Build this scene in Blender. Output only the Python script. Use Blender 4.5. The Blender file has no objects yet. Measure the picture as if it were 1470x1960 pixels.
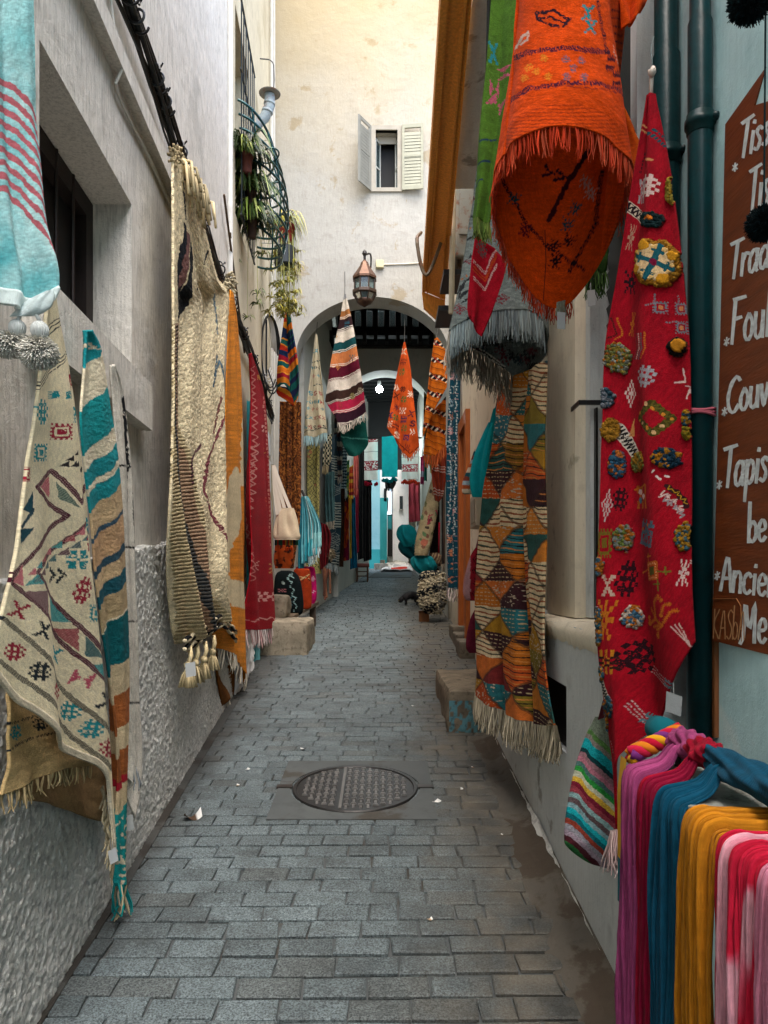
import bpy, bmesh, math, random
import numpy as np
from mathutils import Vector, Matrix
random.seed(7); RS = np.random.RandomState(11)
D = bpy.data; SC = bpy.context.scene; COL = SC.collection
# ---------------------------------------------------------------- camera, world, sun, exposure
F = 26.0/36.0*1960; HZ = 1110.0; EYE = 1.5; SLOPE = 0.0883
cam = D.objects.new('camera', D.cameras.new('camera')); COL.objects.link(cam)
cam.location = (0, 0, EYE); cam.rotation_euler = (math.radians(90), 0, 0)
cam.data.sensor_fit = 'VERTICAL'; cam.data.sensor_height = 36; cam.data.lens = 26
cam.data.shift_y = (HZ-980)/1960; cam.data.clip_start = .02; cam.data.clip_end = 900
SC.camera = cam
SC.render.resolution_x = 768; SC.render.resolution_y = 1024
w = D.worlds.new('World'); SC.world = w; w.use_nodes = True
nt = w.node_tree; bg = nt.nodes['Background']
sky = nt.nodes.new('ShaderNodeTexSky'); sky.sky_type = 'NISHITA'; sky.sun_disc = False
SUN_EL, SUN_AZ = math.radians(67), math.radians(180)
sky.sun_elevation = SUN_EL; sky.sun_rotation = SUN_AZ; sky.air_density = 1.0; sky.dust_density = 3.5; sky.ozone_density = 1.0
nt.links.new(sky.outputs[0], bg.inputs[0]); bg.inputs[1].default_value = 0.15
sl = D.lights.new('sun', 'SUN'); sl.energy = 1.5; sl.angle = math.radians(70); sl.color = (1, .94, .85)
so = D.objects.new('sun', sl); COL.objects.link(so); so.location = (0, -3, 14)
_sd = Vector((math.sin(SUN_AZ)*math.cos(SUN_EL), math.cos(SUN_AZ)*math.cos(SUN_EL), math.sin(SUN_EL)))
so.rotation_euler = _sd.to_track_quat('Z', 'Y').to_euler()
SC.view_settings.view_transform = 'Standard'; SC.view_settings.look = 'None'
SC.view_settings.exposure = 2.16; SC.view_settings.gamma = 1.0

# ---------------------------------------------------------------- geometry of the place
def P(px, py, d): return np.array(((px-735)/F*d, d, EYE-(py-HZ)/F*d))
def gz(d): return SLOPE*min(d, 23.0)
def GP(px, py):                                   # point of the street seen at a pixel
    d = EYE*F/(py-HZ+SLOPE*F); return P(px, py, d)
def XL(d): return -.932-.058*d                    # face of the left row of houses
def dl(px, off=.1): return (.932-off)/((735-px)/F-.058)
def dr(px, X=.75): return X*F/(px-735)
def XPL(d): return -1.23+.0975*(d-10.5)           # left wall inside the passage
def XPR(d): return .93-.01*(d-10.5)
def dpl(px, off=.08): return (2.254-off)/(.0975+(735-px)/F)
DA = 10.5

def lin(c):
    c = np.asarray(c, float); return np.where(c <= .04045, c/12.92, ((np.clip(c, 0, 9)+.055)/1.055)**2.4)
def hx(s):
    if not isinstance(s, str): return np.asarray(s, float)
    s = s.lstrip('#'); return np.array([int(s[i:i+2], 16)/255 for i in (0, 2, 4)])
_R = np.random.RandomState(5).rand(256, 256)
def vn(x, y, seed=0):                             # value noise, arrays in, 0..1 out
    x = np.asarray(x, float)+seed*17.3; y = np.asarray(y, float)+seed*9.7
    xi = np.floor(x).astype(int); yi = np.floor(y).astype(int); fx = x-xi; fy = y-yi
    fx = fx*fx*(3-2*fx); fy = fy*fy*(3-2*fy); r = lambda a, b: _R[a & 255, b & 255]
    return (r(xi, yi)*(1-fx)+r(xi+1, yi)*fx)*(1-fy)+(r(xi, yi+1)*(1-fx)+r(xi+1, yi+1)*fx)*fy
def fbm(x, y, seed=0, o=4):
    s = 0; a = .5; t = 0
    for k in range(o): s = s+a*vn(np.asarray(x)*2**k, np.asarray(y)*2**k, seed+k); t += a; a *= .5
    return s/t

# ---------------------------------------------------------------- materials
MATS = {}
class NT:
    def __init__(s, name):
        s.m = D.materials.new(name); s.m.use_nodes = True; s.t = s.m.node_tree; s.b = s.t.nodes['Principled BSDF']
        s.tc = s.n('TexCoord'); MATS[name] = s.m
    def n(s, kind, **kw):
        o = s.t.nodes.new('ShaderNode'+kind)
        for k, v in kw.items(): setattr(o, k, v)
        return o
    def l(s, a, b): s.t.links.new(a, b)
    def noise(s, scale, detail=4, rough=.55, vec=None, stretch=None, dist=0):
        o = s.n('TexNoise'); o.inputs['Scale'].default_value = scale; o.inputs['Detail'].default_value = detail
        o.inputs['Roughness'].default_value = rough; o.inputs['Distortion'].default_value = dist
        v = vec or s.tc.outputs['Object']
        if stretch:
            mp = s.n('Mapping'); mp.inputs['Scale'].default_value = stretch; s.l(v, mp.inputs[0]); v = mp.outputs[0]
        s.l(v, o.inputs['Vector']); return o.outputs[0]
    def ramp(s, x, stops):
        o = s.n('ValToRGB'); e = o.color_ramp.elements
        while len(e) < len(stops): e.new(.5)
        for k, (p, c) in enumerate(stops):
            e[k].position = p; e[k].color = (c, c, c, 1) if not hasattr(c, '__len__') else (*c[:3], 1)
        s.l(x, o.inputs[0]); return o.outputs[0]
    def mix(s, f, a, b, mode='MIX'):
        o = s.n('MixRGB', blend_type=mode)
        for i, v in ((0, f), (1, a), (2, b)):
            if hasattr(v, 'links') or hasattr(v, 'is_linked'): s.l(v, o.inputs[i])
            elif hasattr(v, '__len__'): o.inputs[i].default_value = (*v[:3], 1)
            else: o.inputs[i].default_value = v if i == 0 else (v, v, v, 1)
        return o.outputs[0]
    def math(s, op, a, b=0):
        o = s.n('Math', operation=op)
        for i, v in ((0, a), (1, b)):
            if hasattr(v, 'is_linked'): s.l(v, o.inputs[i])
            else: o.inputs[i].default_value = v
        return o.outputs[0]
    def bump(s, h, dist, strength=1, prev=None):
        o = s.n('Bump'); o.inputs['Distance'].default_value = dist; o.inputs['Strength'].default_value = strength
        s.l(h, o.inputs['Height'])
        if prev: s.l(prev, o.inputs['Normal'])
        return o.outputs[0]
    def attr(s):
        o = s.n('Attribute'); o.attribute_name = 'Col'; return o.outputs['Color']
    def out(s, col, rough=.9, normal=None, metal=0, spec=.3):
        if hasattr(col, 'is_linked'): s.l(col, s.b.inputs['Base Color'])
        else: s.b.inputs['Base Color'].default_value = (*col[:3], 1)
        if hasattr(rough, 'is_linked'): s.l(rough, s.b.inputs['Roughness'])
        else: s.b.inputs['Roughness'].default_value = rough
        s.b.inputs['Metallic'].default_value = metal; s.b.inputs['Specular IOR Level'].default_value = spec
        if normal: s.l(normal, s.b.inputs['Normal'])
        return s.m

def cloth_mat(name, yarn, bump, var=.35, sheen=.15, streak=(1, 1, 1)):
    s = NT(name); uv = s.tc.outputs['UV']
    a = s.noise(yarn, 3, .7, uv, streak); b = s.noise(yarn*.17, 4, .6, uv); c = s.noise(6, 3, .5, uv)
    f = s.ramp(a, [(.3, 1-var*.85), (.7, 1+var*.75)]); f2 = s.ramp(b, [(.3, 1-var*.45), (.7, 1+var*.3)]); f3 = s.ramp(c, [(.25, .90), (.7, 1.07)])
    col = s.mix(1, s.mix(1, s.mix(1, s.attr(), f, 'MULTIPLY'), f2, 'MULTIPLY'), f3, 'MULTIPLY')
    nb = s.bump(a, bump); nb = s.bump(b, bump*3, .6, nb)
    s.out(col, .95, nb, 0, .06)
    s.b.inputs['Sheen Weight'].default_value = sheen*.15; s.b.inputs['Sheen Roughness'].default_value = .6
    return s.m
WEAVE = cloth_mat('flat_woven_wool', 260, .0022, .42, .1, (.45, 1.3, 1))
WEAVEF = cloth_mat('far_woven_wool', 120, .003, .35, .05)
SHAG = cloth_mat('shaggy_wool', 120, .0028, .6, .15)
COTTON = cloth_mat('soft_cotton', 330, .001, .16, .2, (1.6, .16, 1))
SCARF = cloth_mat('thin_scarf_cotton', 150, .0016, .30, .2, (3.2, .10, 1))
YARN = cloth_mat('loose_yarn', 200, .0005, .2, .1)

def painted(name, rough=.6, metal=0, var=.2, scale=9, bump=.001, bscale=120, spec=.3, stretch=None, grime=None):
    s = NT(name); a = s.noise(scale, 6, .6, None, stretch); b = s.noise(bscale, 3, .6, None, stretch)
    col = s.mix(1, s.attr(), s.ramp(a, [(.25, 1-var), (.75, 1+var*.35)]), 'MULTIPLY')
    if grime:
        g = s.noise(scale*2.3, 8, .7); col = s.mix(s.ramp(g, [(.52, 0), (.66, grime[1])]), col, lin(hx(grime[0])))
    return s.out(col, rough, s.bump(b, bump, 1), metal, spec)
PAINT = painted('painted_surface', .6)
METAL = painted('dark_iron', .42, .35, .3, 14, .0006, 90, .5)
GLOSSPIPE = painted('glossy_green_paint', .36, 0, .3, 11, .0016, 26, .16, None, ('#14201e', .5))
RUSTY = painted('rusty_white_sheet', .55, 0, .15, 6, .0006, 60, .4, None, ('#7a3f1e', .85))
WOOD = painted('worn_wood', .6, 0, .4, 7, .002, 30, .3, (9, 9, .8))
SIGNW = painted('varnished_wood', .45, 0, .45, 4, .001, 18, .4, (1, 1.4, 9))
STONE = painted('worn_stone', .9, 0, .45, 7, .006, 26, .15, None, ('#2c2620', .7))
LEAFM = painted('leaf', .5, 0, .3, 30, .0005, 60, .4)
COPPER = painted('aged_copper', .45, .6, .4, 12, .001, 40, .5)
CLAY = painted('terracotta', .75, 0, .2, 12)
FUR = painted('black_fur', .7, 0, .3, 40, .004, 180, .2)
PAPER = painted('paper', .7, 0, .05)

def plaster(name, base, dark, light, streak=.5, rel=.004, sc=1.0, warm=None, patch=None, lines=None):
    s = NT(name); o = s.tc.outputs['Object']
    big = s.noise(1.1*sc, 5, .6); med = s.noise(7*sc, 6, .65); st = s.noise(70*sc, 6, .7, None, (1, 1, .11)); fine = s.noise(120*sc, 4, .75); spk = s.noise(42*sc, 5, .75)
    col = s.mix(s.ramp(big, [(.3, 0), (.7, 1)]), lin(hx(base)), lin(hx(light)))
    col = s.mix(s.ramp(st, [(.46, 0), (.66, streak)]), col, lin(hx(dark)))
    col = s.mix(s.ramp(med, [(.55, 0), (.75, .45)]), col, lin(hx(dark)))
    col = s.mix(s.ramp(spk, [(.60, 0), (.70, .35+.3*streak)]), col, lin(hx(dark)))
    if warm:                                      # warm sunlight painted into the colour high on the wall
        sep = s.n('SeparateXYZ'); s.l(o, sep.inputs[0])
        h = s.math('ADD', sep.outputs[2], s.math('MULTIPLY', s.noise(.9, 5, .6), 2.4))
        h = s.ramp(s.math('DIVIDE', h, 12.0), [(warm[1], 0), (warm[2], 1)])
        col = s.mix(h, col, lin(hx(warm[0])))
    if patch:
        pn = s.noise(patch[1], 6, .65, None, None, .4); col = s.mix(s.ramp(pn, [(patch[2], 0), (patch[2]+.05, patch[3])]), col, lin(hx(patch[0])))
    nb = s.bump(fine, rel*.5); nb = s.bump(st, rel*streak, 1, nb); nb = s.bump(med, rel*2.0, .7, nb); nb = s.bump(big, rel*9, .5, nb)
    return s.out(col, .88, nb, 0, .2)
WALL_L = plaster('combed_grey_plaster', '#d8d3c8', '#86827a', '#e2ddd3', .48, .007, 1, None, ('#a9a79f', .7, .58, .5))
WALL_L2 = plaster('cream_side_plaster', '#c9bfa6', '#94886f', '#d9cfb4', .4, .003, 1, None, ('#a99b79', 1.2, .57, .4))
WALL_A = plaster('lumpy_limewash', '#a4a39d', '#7b766d', '#b0aea7', .25, .008, .8, ('#ab9c7c', .60, .86), ('#8f7d58', 1.9, .585, .55))
WALL_R = plaster('smooth_grey_plaster', '#c3c8c7', '#85888a', '#d0d4d2', .2, .003, 1, None, ('#6f695c', 3.4, .60, .6))
WALL_RC = plaster('cream_pillar_plaster', '#d3c9b4', '#9c9180', '#ddd3bd', .2, .002, 1, None, ('#85775f', 3.2, .60, .55))
WALL_B = plaster('pale_blue_plaster', '#aed2d5', '#7fa9ae', '#bfdcdd', .2, .004, 1, None, ('#d7e0dc', 1.8, .6, .5))
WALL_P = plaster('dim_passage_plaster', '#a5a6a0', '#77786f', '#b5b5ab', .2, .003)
WALL_F = plaster('far_white_plaster', '#e8eaea', '#c2c9cb', '#f1f1ee', .2, .003)
WALL_FB = plaster('far_blue_plaster', '#7fb3bf', '#5b97a6', '#93c1c9', .2, .003)
WALL_FT = plaster('far_teal_plaster', '#2f8f95', '#23757c', '#3fa0a4', .2, .003)
WALL_FC = plaster('far_cream_plaster', '#d8cdb4', '#a89d88', '#e2d8c0', .2, .003)
STUCCO = plaster('rough_cast', '#c9c9c2', '#8d8f8e', '#e2e2dc', .0, .009, 2.6, None, ('#85878a', 34, .52, .45))
GUTR = plaster('dirty_cement_strip', '#4a4640', '#2f2c28', '#58534a', 0, .004, 2, None, ('#3a2f24', 2.5, .5, .7))
GUT = plaster('dirty_gutter_cement', '#3d3d3b', '#262523', '#4a4a47', 0, .003, 2, None, ('#2b2621', 2.5, .5, .7))
CONC = plaster('worn_concrete', '#484c4d', '#323434', '#565a59', 0, .002, 1.4, None, ('#3b342b', 1.5, .55, .7))
DARKW = painted('dark_timber', .6, 0, .4, 5, .002, 30, .3, (9, .8, 9))

def glass_mat():
    s = NT('window_glass'); s.out(lin(hx('#8fa6a8')), .08, None, 0, .5); s.b.inputs['Transmission Weight'].default_value = .85; return s.m
GLASS = glass_mat()
def glow(name, col, st):
    s = NT(name); s.b.inputs['Base Color'].default_value = (1, 1, 1, 1); s.b.inputs['Emission Color'].default_value = (*col, 1); s.b.inputs['Emission Strength'].default_value = st; return s.m
BULB = glow('lit_bulb', (.85, .97, 1), 150)

def pavers():
    s = NT('granite_pavers'); o = s.tc.outputs['Object']
    sp = s.noise(150, 3, .75); sp2 = s.noise(62, 3, .7); big = s.noise(1.2, 5, .65); med = s.noise(6, 6, .65)
    sep = s.n('SeparateXYZ'); s.l(o, sep.inputs[0])
    col = s.mix(1, s.attr(), s.ramp(sp, [(.38, .40), (.60, 1.75)]), 'MULTIPLY'); col = s.mix(1, col, s.ramp(sp2, [(.3, .72), (.7, 1.25)]), 'MULTIPLY')
    col = s.mix(1, col, s.ramp(big, [(.3, .70), (.7, 1.18)]), 'MULTIPLY')
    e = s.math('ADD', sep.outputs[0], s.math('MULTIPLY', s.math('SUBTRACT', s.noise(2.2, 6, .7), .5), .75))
    dr_ = s.ramp(s.math('DIVIDE', s.math('ADD', e, 1.5), 3.0), [(.585, 0), (.70, .80)])   # trodden dirt along the right side
    col = s.mix(dr_, col, s.mix(s.ramp(med, [(.35, 0), (.65, 1)]), lin(hx('#2c2822')), lin(hx('#5c5447'))))
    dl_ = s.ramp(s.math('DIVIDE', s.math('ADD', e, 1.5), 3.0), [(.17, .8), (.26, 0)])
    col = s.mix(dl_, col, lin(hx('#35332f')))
    dk = s.ramp(s.noise(2.3, 8, .75), [(.52, 0), (.68, .6)]); col = s.mix(dk, col, lin(hx('#2f302e')))
    nb = s.bump(sp, .0016); nb = s.bump(med, .006, .6, nb)
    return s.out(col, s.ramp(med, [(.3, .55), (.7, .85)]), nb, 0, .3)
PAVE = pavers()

# ---------------------------------------------------------------- object helpers
WP = {}                                           # world position of each built object's origin
def tag(o, label=None, cat=None, group=None, kind=None):
    for k, v in (('label', label), ('category', cat), ('group', group), ('kind', kind)):
        if v: o[k] = v
    return o
def thing(name, loc, label, cat, group=None, kind=None):
    o = D.objects.new(name, None); COL.objects.link(o); o.empty_display_size = .1
    o.location = tuple(loc); WP[o.name] = np.array(loc, float); return tag(o, label, cat, group, kind)
def mk(name, V, Fc, mat, parent=None, col=None, uv=None, smooth=True, label=None, cat=None, group=None, kind=None, solid=0):
    V = np.asarray(V, float).reshape(-1, 3)
    if parent: org = WP[parent.name]
    else: lo, hi = V.min(0), V.max(0); org = np.array([(lo[0]+hi[0])/2, (lo[1]+hi[1])/2, lo[2]])
    me = D.meshes.new(name); L = V-org
    if isinstance(Fc, np.ndarray):
        n, k = Fc.shape; me.vertices.add(len(L)); me.vertices.foreach_set('co', L.ravel().astype('f'))
        me.loops.add(n*k); me.loops.foreach_set('vertex_index', Fc.ravel().astype('i'))
        me.polygons.add(n); me.polygons.foreach_set('loop_start', np.arange(0, n*k, k, dtype='i')); me.update(calc_edges=True)
        li = Fc.ravel()
    else:
        me.from_pydata(L.tolist(), [], Fc); li = np.array([i for f in Fc for i in f])
    if smooth: me.polygons.foreach_set('use_smooth', np.ones(len(me.polygons), bool))
    if col is not None:
        c = np.ones((len(L), 4)); c[:, :3] = lin(col); a = me.color_attributes.new('Col', 'FLOAT_COLOR', 'POINT'); a.data.foreach_set('color', c.ravel().astype('f'))
    if uv is not None:
        u = me.uv_layers.new(name='UVMap'); u.data.foreach_set('uv', np.asarray(uv)[li].ravel().astype('f'))
    me.materials.append(mat); me.validate(); o = D.objects.new(name, me); COL.objects.link(o)
    if parent: o.parent = parent
    else: o.location = tuple(org)
    WP[o.name] = org.copy()
    if solid:
        md = o.modifiers.new('thickness', 'SOLIDIFY'); md.thickness = solid; md.offset = 0
    return tag(o, label, cat, group, kind)

class MB:
    """collects shapes into one mesh"""
    def __init__(s, col='#808080'): s.v = []; s.f = []; s.cc = []; s.c = hx(col); s.uvs = []
    def color(s, c): s.c = hx(c); return s
    def add(s, V, Fs, jit=0):
        b = len(s.v); c = s.c*(1+jit*(random.random()-.5)) if jit else s.c
        for p in V: s.v.append(tuple(p)); s.cc.append(c)
        for f in Fs: s.f.append(tuple(i+b for i in f))
        return s
    def hexa(s, q, jit=0):                        # 8 corners: bottom ring 0-3, top ring 4-7
        return s.add(q, [(3, 2, 1, 0), (4, 5, 6, 7), (0, 1, 5, 4), (1, 2, 6, 5), (2, 3, 7, 6), (3, 0, 4, 7)], jit)
    def box(s, a, b, jit=0):
        x0, y0, z0 = a; x1, y1, z1 = b
        return s.hexa([(x0, y0, z0), (x1, y0, z0), (x1, y1, z0), (x0, y1, z0), (x0, y0, z1), (x1, y0, z1), (x1, y1, z1), (x0, y1, z1)], jit)
    def bbox(s, a, b, bev=.01):                   # box with chamfered edges
        bm = bmesh.new(); bmesh.ops.create_cube(bm, size=1)
        for v in bm.verts: v.co = Vector([(a[i]+b[i])/2+v.co[i]*(b[i]-a[i]) for i in range(3)])
        bmesh.ops.bevel(bm, geom=bm.edges[:], offset=bev, segments=2, affect='EDGES', profile=.6)
        bm.verts.index_update(); s.add([tuple(v.co) for v in bm.verts], [tuple(v.index for v in f.verts) for f in bm.faces]); bm.free(); return s
    def slab(s, pts, n, t):                       # polygon pts extruded by vector n*t
        n = np.asarray(n, float); pts = [np.asarray(p, float) for p in pts]; k = len(pts)
        V = pts+[p+n*t for p in pts]
        return s.add(V, [tuple(range(k))[::-1], tuple(range(k, 2*k))]+[(i, (i+1) % k, k+(i+1) % k, k+i) for i in range(k)])
    def tube(s, pts, r, seg=8, cap=True, jit=0):
        pts = [Vector(p) for p in pts]; n = len(pts); r = [r]*n if not hasattr(r, '__len__') else r
        b = len(s.v); c = s.c*(1+jit*(random.random()-.5)) if jit else s.c; up = None
        for i, p in enumerate(pts):
            t = (pts[min(i+1, n-1)]-pts[max(i-1, 0)])
            t = t.normalized() if t.length > 1e-9 else Vector((0, 0, 1))
            if up is None: up = t.orthogonal().normalized()
            else:
                up = up-t*up.dot(t); up = up.normalized() if up.length > 1e-6 else t.orthogonal().normalized()
            sd = t.cross(up)
            for k in range(seg):
                a = 2*math.pi*k/seg; q = p+(up*math.cos(a)+sd*math.sin(a))*r[i]; s.v.append(tuple(q)); s.cc.append(c)
        for i in range(n-1):
            for k in range(seg): s.f.append((b+i*seg+k, b+i*seg+(k+1) % seg, b+(i+1)*seg+(k+1) % seg, b+(i+1)*seg+k))
        if cap: s.f.append(tuple(b+k for k in range(seg))[::-1]); s.f.append(tuple(b+(n-1)*seg+k for k in range(seg)))
        return s
    def ribbon(s, pts, wv, taper=None, jit=0):    # flat strip; wv half-width vector
        n = len(pts); b = len(s.v); wv = np.asarray(wv, float); c = s.c*(1+jit*(random.random()-.5)) if jit else s.c
        for i, p in enumerate(pts):
            k = taper[i] if taper else 1
            s.v.append(tuple(np.asarray(p)-wv*k)); s.v.append(tuple(np.asarray(p)+wv*k)); s.cc += [c, c]
        for i in range(n-1): s.f.append((b+2*i, b+2*i+1, b+2*i+3, b+2*i+2))
        return s
    def lathe(s, prof, c, seg=24, squash=(1, 1), rot=0, jag=0):
        b = len(s.v); n = len(prof)
        for (r, z) in prof:
            for k in range(seg):
                a = 2*math.pi*k/seg+rot; rr = r*(1+jag*(random.random()-.5)); s.v.append((c[0]+rr*math.cos(a)*squash[0], c[1]+rr*math.sin(a)*squash[1], c[2]+z)); s.cc.append(s.c)
        for i in range(n-1):
            for k in range(seg): s.f.append((b+i*seg+k, b+i*seg+(k+1) % seg, b+(i+1)*seg+(k+1) % seg, b+(i+1)*seg+k))
        s.f.append(tuple(b+k for k in range(seg))[::-1]); s.f.append(tuple(b+(n-1)*seg+k for k in range(seg)))
        return s
    def ball(s, c, r, seg=14, rings=9, amp=0, sq=(1, 1, 1)):
        b = len(s.v)
        for i in range(rings+1):
            ph = math.pi*i/rings
            for k in range(seg):
                a = 2*math.pi*k/seg; q = r*(1+amp*(random.random()-.5)); s.v.append((c[0]+q*math.sin(ph)*math.cos(a)*sq[0], c[1]+q*math.sin(ph)*math.sin(a)*sq[1], c[2]+q*math.cos(ph)*sq[2])); s.cc.append(s.c)
        for i in range(rings):
            for k in range(seg): s.f.append((b+i*seg+k, b+(i+1)*seg+k, b+(i+1)*seg+(k+1) % seg, b+i*seg+(k+1) % seg))
        return s
    def build(s, name, mat, parent=None, smooth=False, **kw):
        return mk(name, s.v, s.f, mat, parent, np.clip(np.array(s.cc), 0, 1), None, smooth, **kw)

# ---------------------------------------------------------------- painter for woven patterns
BM = {
 'lat': ['..#.#..', '.#####.', '#.#.#.#', '.#####.', '#.#.#.#', '.#####.', '..#.#..'],
 'x': ['##...##', '.##.##.', '..###..', '...#...', '..###..', '.##.##.', '##...##'],
 'sq': ['#.#.#.#.#', '.#######.', '##.....##', '.#.###.#.', '##.###.##', '.#.###.#.', '##.....##', '.#######.', '#.#.#.#.#'],
 'dia': ['...#...', '..#.#..', '.#.#.#.', '#.###.#', '.#.#.#.', '..#.#..', '...#...'],
 'flo': ['.##.##.', '.##.##.', '###.###', '...#...', '###.###', '.##.##.', '.##.##.'],
 'bow': ['#.....#', '##...##', '###.###', '##...##', '#.....#'],
 'key': ['#######', '#......', '#.#####', '#.#...#', '#.###.#', '#.....#', '#######'],
 'cro': ['..#..', '.###.', '##.##', '.###.', '..#..'],
 'chk': ['##..##..##', '##..##..##', '..##..##..', '..##..##..', '##..##..##', '##..##..##'],
 'arr': ['#...#...', '##..##..', '.##..##.', '..##..##', '.##..##.', '##..##..', '#...#...'],
 'bug': ['#..#..#', '.#.#.#.', '..###..', '###.###', '..###..', '.#.#.#.', '#..#..#'],
 'win': ['..#.....', '..####..', '.##..##.', '..#..#..', '..####..', '...#.###', '...###..'],
 'tri': ['......#', '.....##', '....###', '...####', '..#####', '.######', '#######'],
 'bar': ['#.#.#.#.#', '#########', '.........', '#########', '#.#.#.#.#'],
 'ss': ['.###.', '##.##', '##...', '.###.', '...##', '##.##', '.###.'],
}
BM = {k: np.array([[c == '#' for c in r] for r in v]) for k, v in BM.items()}
class Pt:
    def __init__(s, x, y, u, v, base):
        s.x, s.y, s.u, s.v = x+2.2*(vn(x/6, y/6, 11)-.5), y+2.2*(vn(x/6, y/6, 12)-.5), u, v; s.rag = vn(x/1.9, y/1.5, 13)+.35*(vn(x/9, y/9, 14)-.5) > .14; s.C = np.tile(hx(base), x.shape+(1,)).astype(float); s.H = np.zeros(x.shape)
    def put(s, m, c, h=0, a=1):
        s.C[m] = s.C[m]*(1-a)+hx(c)*a
        if h: s.H[m] = h
    def poly(s, pts, c, h=0, a=1):
        pts = np.asarray(pts, float); lo, hi = pts.min(0), pts.max(0)
        bb = (s.x >= lo[0]) & (s.x <= hi[0]) & (s.y >= lo[1]) & (s.y <= hi[1])
        x, y = s.x[bb], s.y[bb]; ins = np.zeros(x.shape, bool); n = len(pts)
        for i in range(n):
            x0, y0 = pts[i]; x1, y1 = pts[(i+1) % n]
            if y0 == y1: continue
            ins ^= ((y0 > y) != (y1 > y)) & (x < (x1-x0)*(y-y0)/(y1-y0)+x0)
        m = np.zeros(s.x.shape, bool); m[bb] = ins; s.put(m, c, h, a); return s
    def dist(s, pts, pad):
        pts = np.asarray(pts, float); d = np.full(s.x.shape, 1e9); T = np.zeros(s.x.shape); acc = 0
        for (a, b) in zip(pts[:-1], pts[1:]):
            bb = (s.x > min(a[0], b[0])-pad) & (s.x < max(a[0], b[0])+pad) & (s.y > min(a[1], b[1])-pad) & (s.y < max(a[1], b[1])+pad)
            L = np.hypot(*(b-a))+1e-9; e = (b-a)/L; px = s.x[bb]-a[0]; py = s.y[bb]-a[1]; t = np.clip(px*e[0]+py*e[1], 0, L)
            dd = np.hypot(px-e[0]*t, py-e[1]*t); o = d[bb]; mm = dd < o; o[mm] = dd[mm]; d[bb] = o; tt = T[bb]; tt[mm] = acc+t[mm]; T[bb] = tt; acc += L
        return d, T
    def line(s, pts, wd, c, dash=None, h=0, a=1):
        d, T = s.dist(pts, wd+2); m = d < wd/2
        if dash: m &= (T % dash[0]) < dash[1]
        if wd < 8: m &= s.rag
        s.put(m, c, h, a); return s
    def zig(s, pts, amp, per, wd, c):
        pts = np.asarray(pts, float); q = []; i = 0
        for a, b in zip(pts[:-1], pts[1:]):
            L = np.hypot(*(b-a)); n = max(1, int(L/per*2)); e = (b-a)/L; nn = np.array((-e[1], e[0]))
            for k in range(n): q.append(a+(b-a)*k/n+nn*amp*(1 if i % 2 else -1)); i += 1
        return s.line(q, wd, c)
    def stamp(s, cx, cy, w_, h_, key, c, ang=0, hgt=0, sh=0):
        b = BM[key]; r = max(w_, h_)
        bb = (abs(s.x-cx) < r) & (abs(s.y-cy) < r); dx = s.x[bb]-cx; dy = s.y[bb]-cy+sh*(s.x[bb]-cx); ca, sa = math.cos(ang), math.sin(ang)
        X = (dx*ca+dy*sa)/w_+.5; Y = (-dx*sa+dy*ca)/h_+.5; ok = (X >= 0) & (X < 1) & (Y >= 0) & (Y < 1)
        ok[ok] = b[(Y[ok]*b.shape[0]).astype(int), (X[ok]*b.shape[1]).astype(int)]; ok &= s.rag[bb]
        m = np.zeros(s.x.shape, bool); m[bb] = ok; s.put(m, c, hgt); return s
    def ell(s, cx, cy, rx, ry, c, h=0, wob=.18):
        X = (s.x-cx)/rx; Y = (s.y-cy)/ry; r = np.hypot(X, Y); m = r < 1+wob*(vn(s.x/3.1, s.y/3.1, 3)-.5)*2; s.put(m, c, h); return s
    def bands(s, coord, lst):
        for a, b, c in lst: s.put((coord >= a) & (coord < b), c)
        return s
    def mottle(s, amp, sc, seed=1):
        s.C *= (1-amp/2+amp*fbm(s.x/sc, s.y/sc, seed))[..., None]; return s

def crs(pts, n, smooth=True):
    pts = np.asarray(pts, float)
    if len(pts) == 1: return np.repeat(pts, n, 0)
    if smooth and len(pts) > 2:
        q = []; e = np.vstack([2*pts[0]-pts[1], pts, 2*pts[-1]-pts[-2]])
        for i in range(1, len(e)-2):
            for t in np.linspace(0, 1, 10, endpoint=False):
                a, b, c, d = e[i-1], e[i], e[i+1], e[i+2]
                q.append(.5*(2*b+(c-a)*t+(2*a-5*b+4*c-d)*t*t+(3*b-a-3*c+d)*t**3))
        q.append(pts[-1]); pts = np.array(q)
    L = np.r_[0, np.cumsum(np.hypot(np.diff(pts[:, 0]), np.diff(pts[:, 1]))+1e-6)]; t = np.linspace(0, L[-1], n)
    return np.stack([np.interp(t, L, pts[:, k]) for k in range(pts.shape[1])], 1)

def quads(nv, nu, wrap=False):
    i = np.arange(nv*nu).reshape(nv, nu)
    if wrap: i = np.concatenate([i, i[:, :1]], 1)
    return np.stack([i[:-1, :-1], i[1:, :-1], i[1:, 1:], i[:-1, 1:]], -1).reshape(-1, 4)

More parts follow.
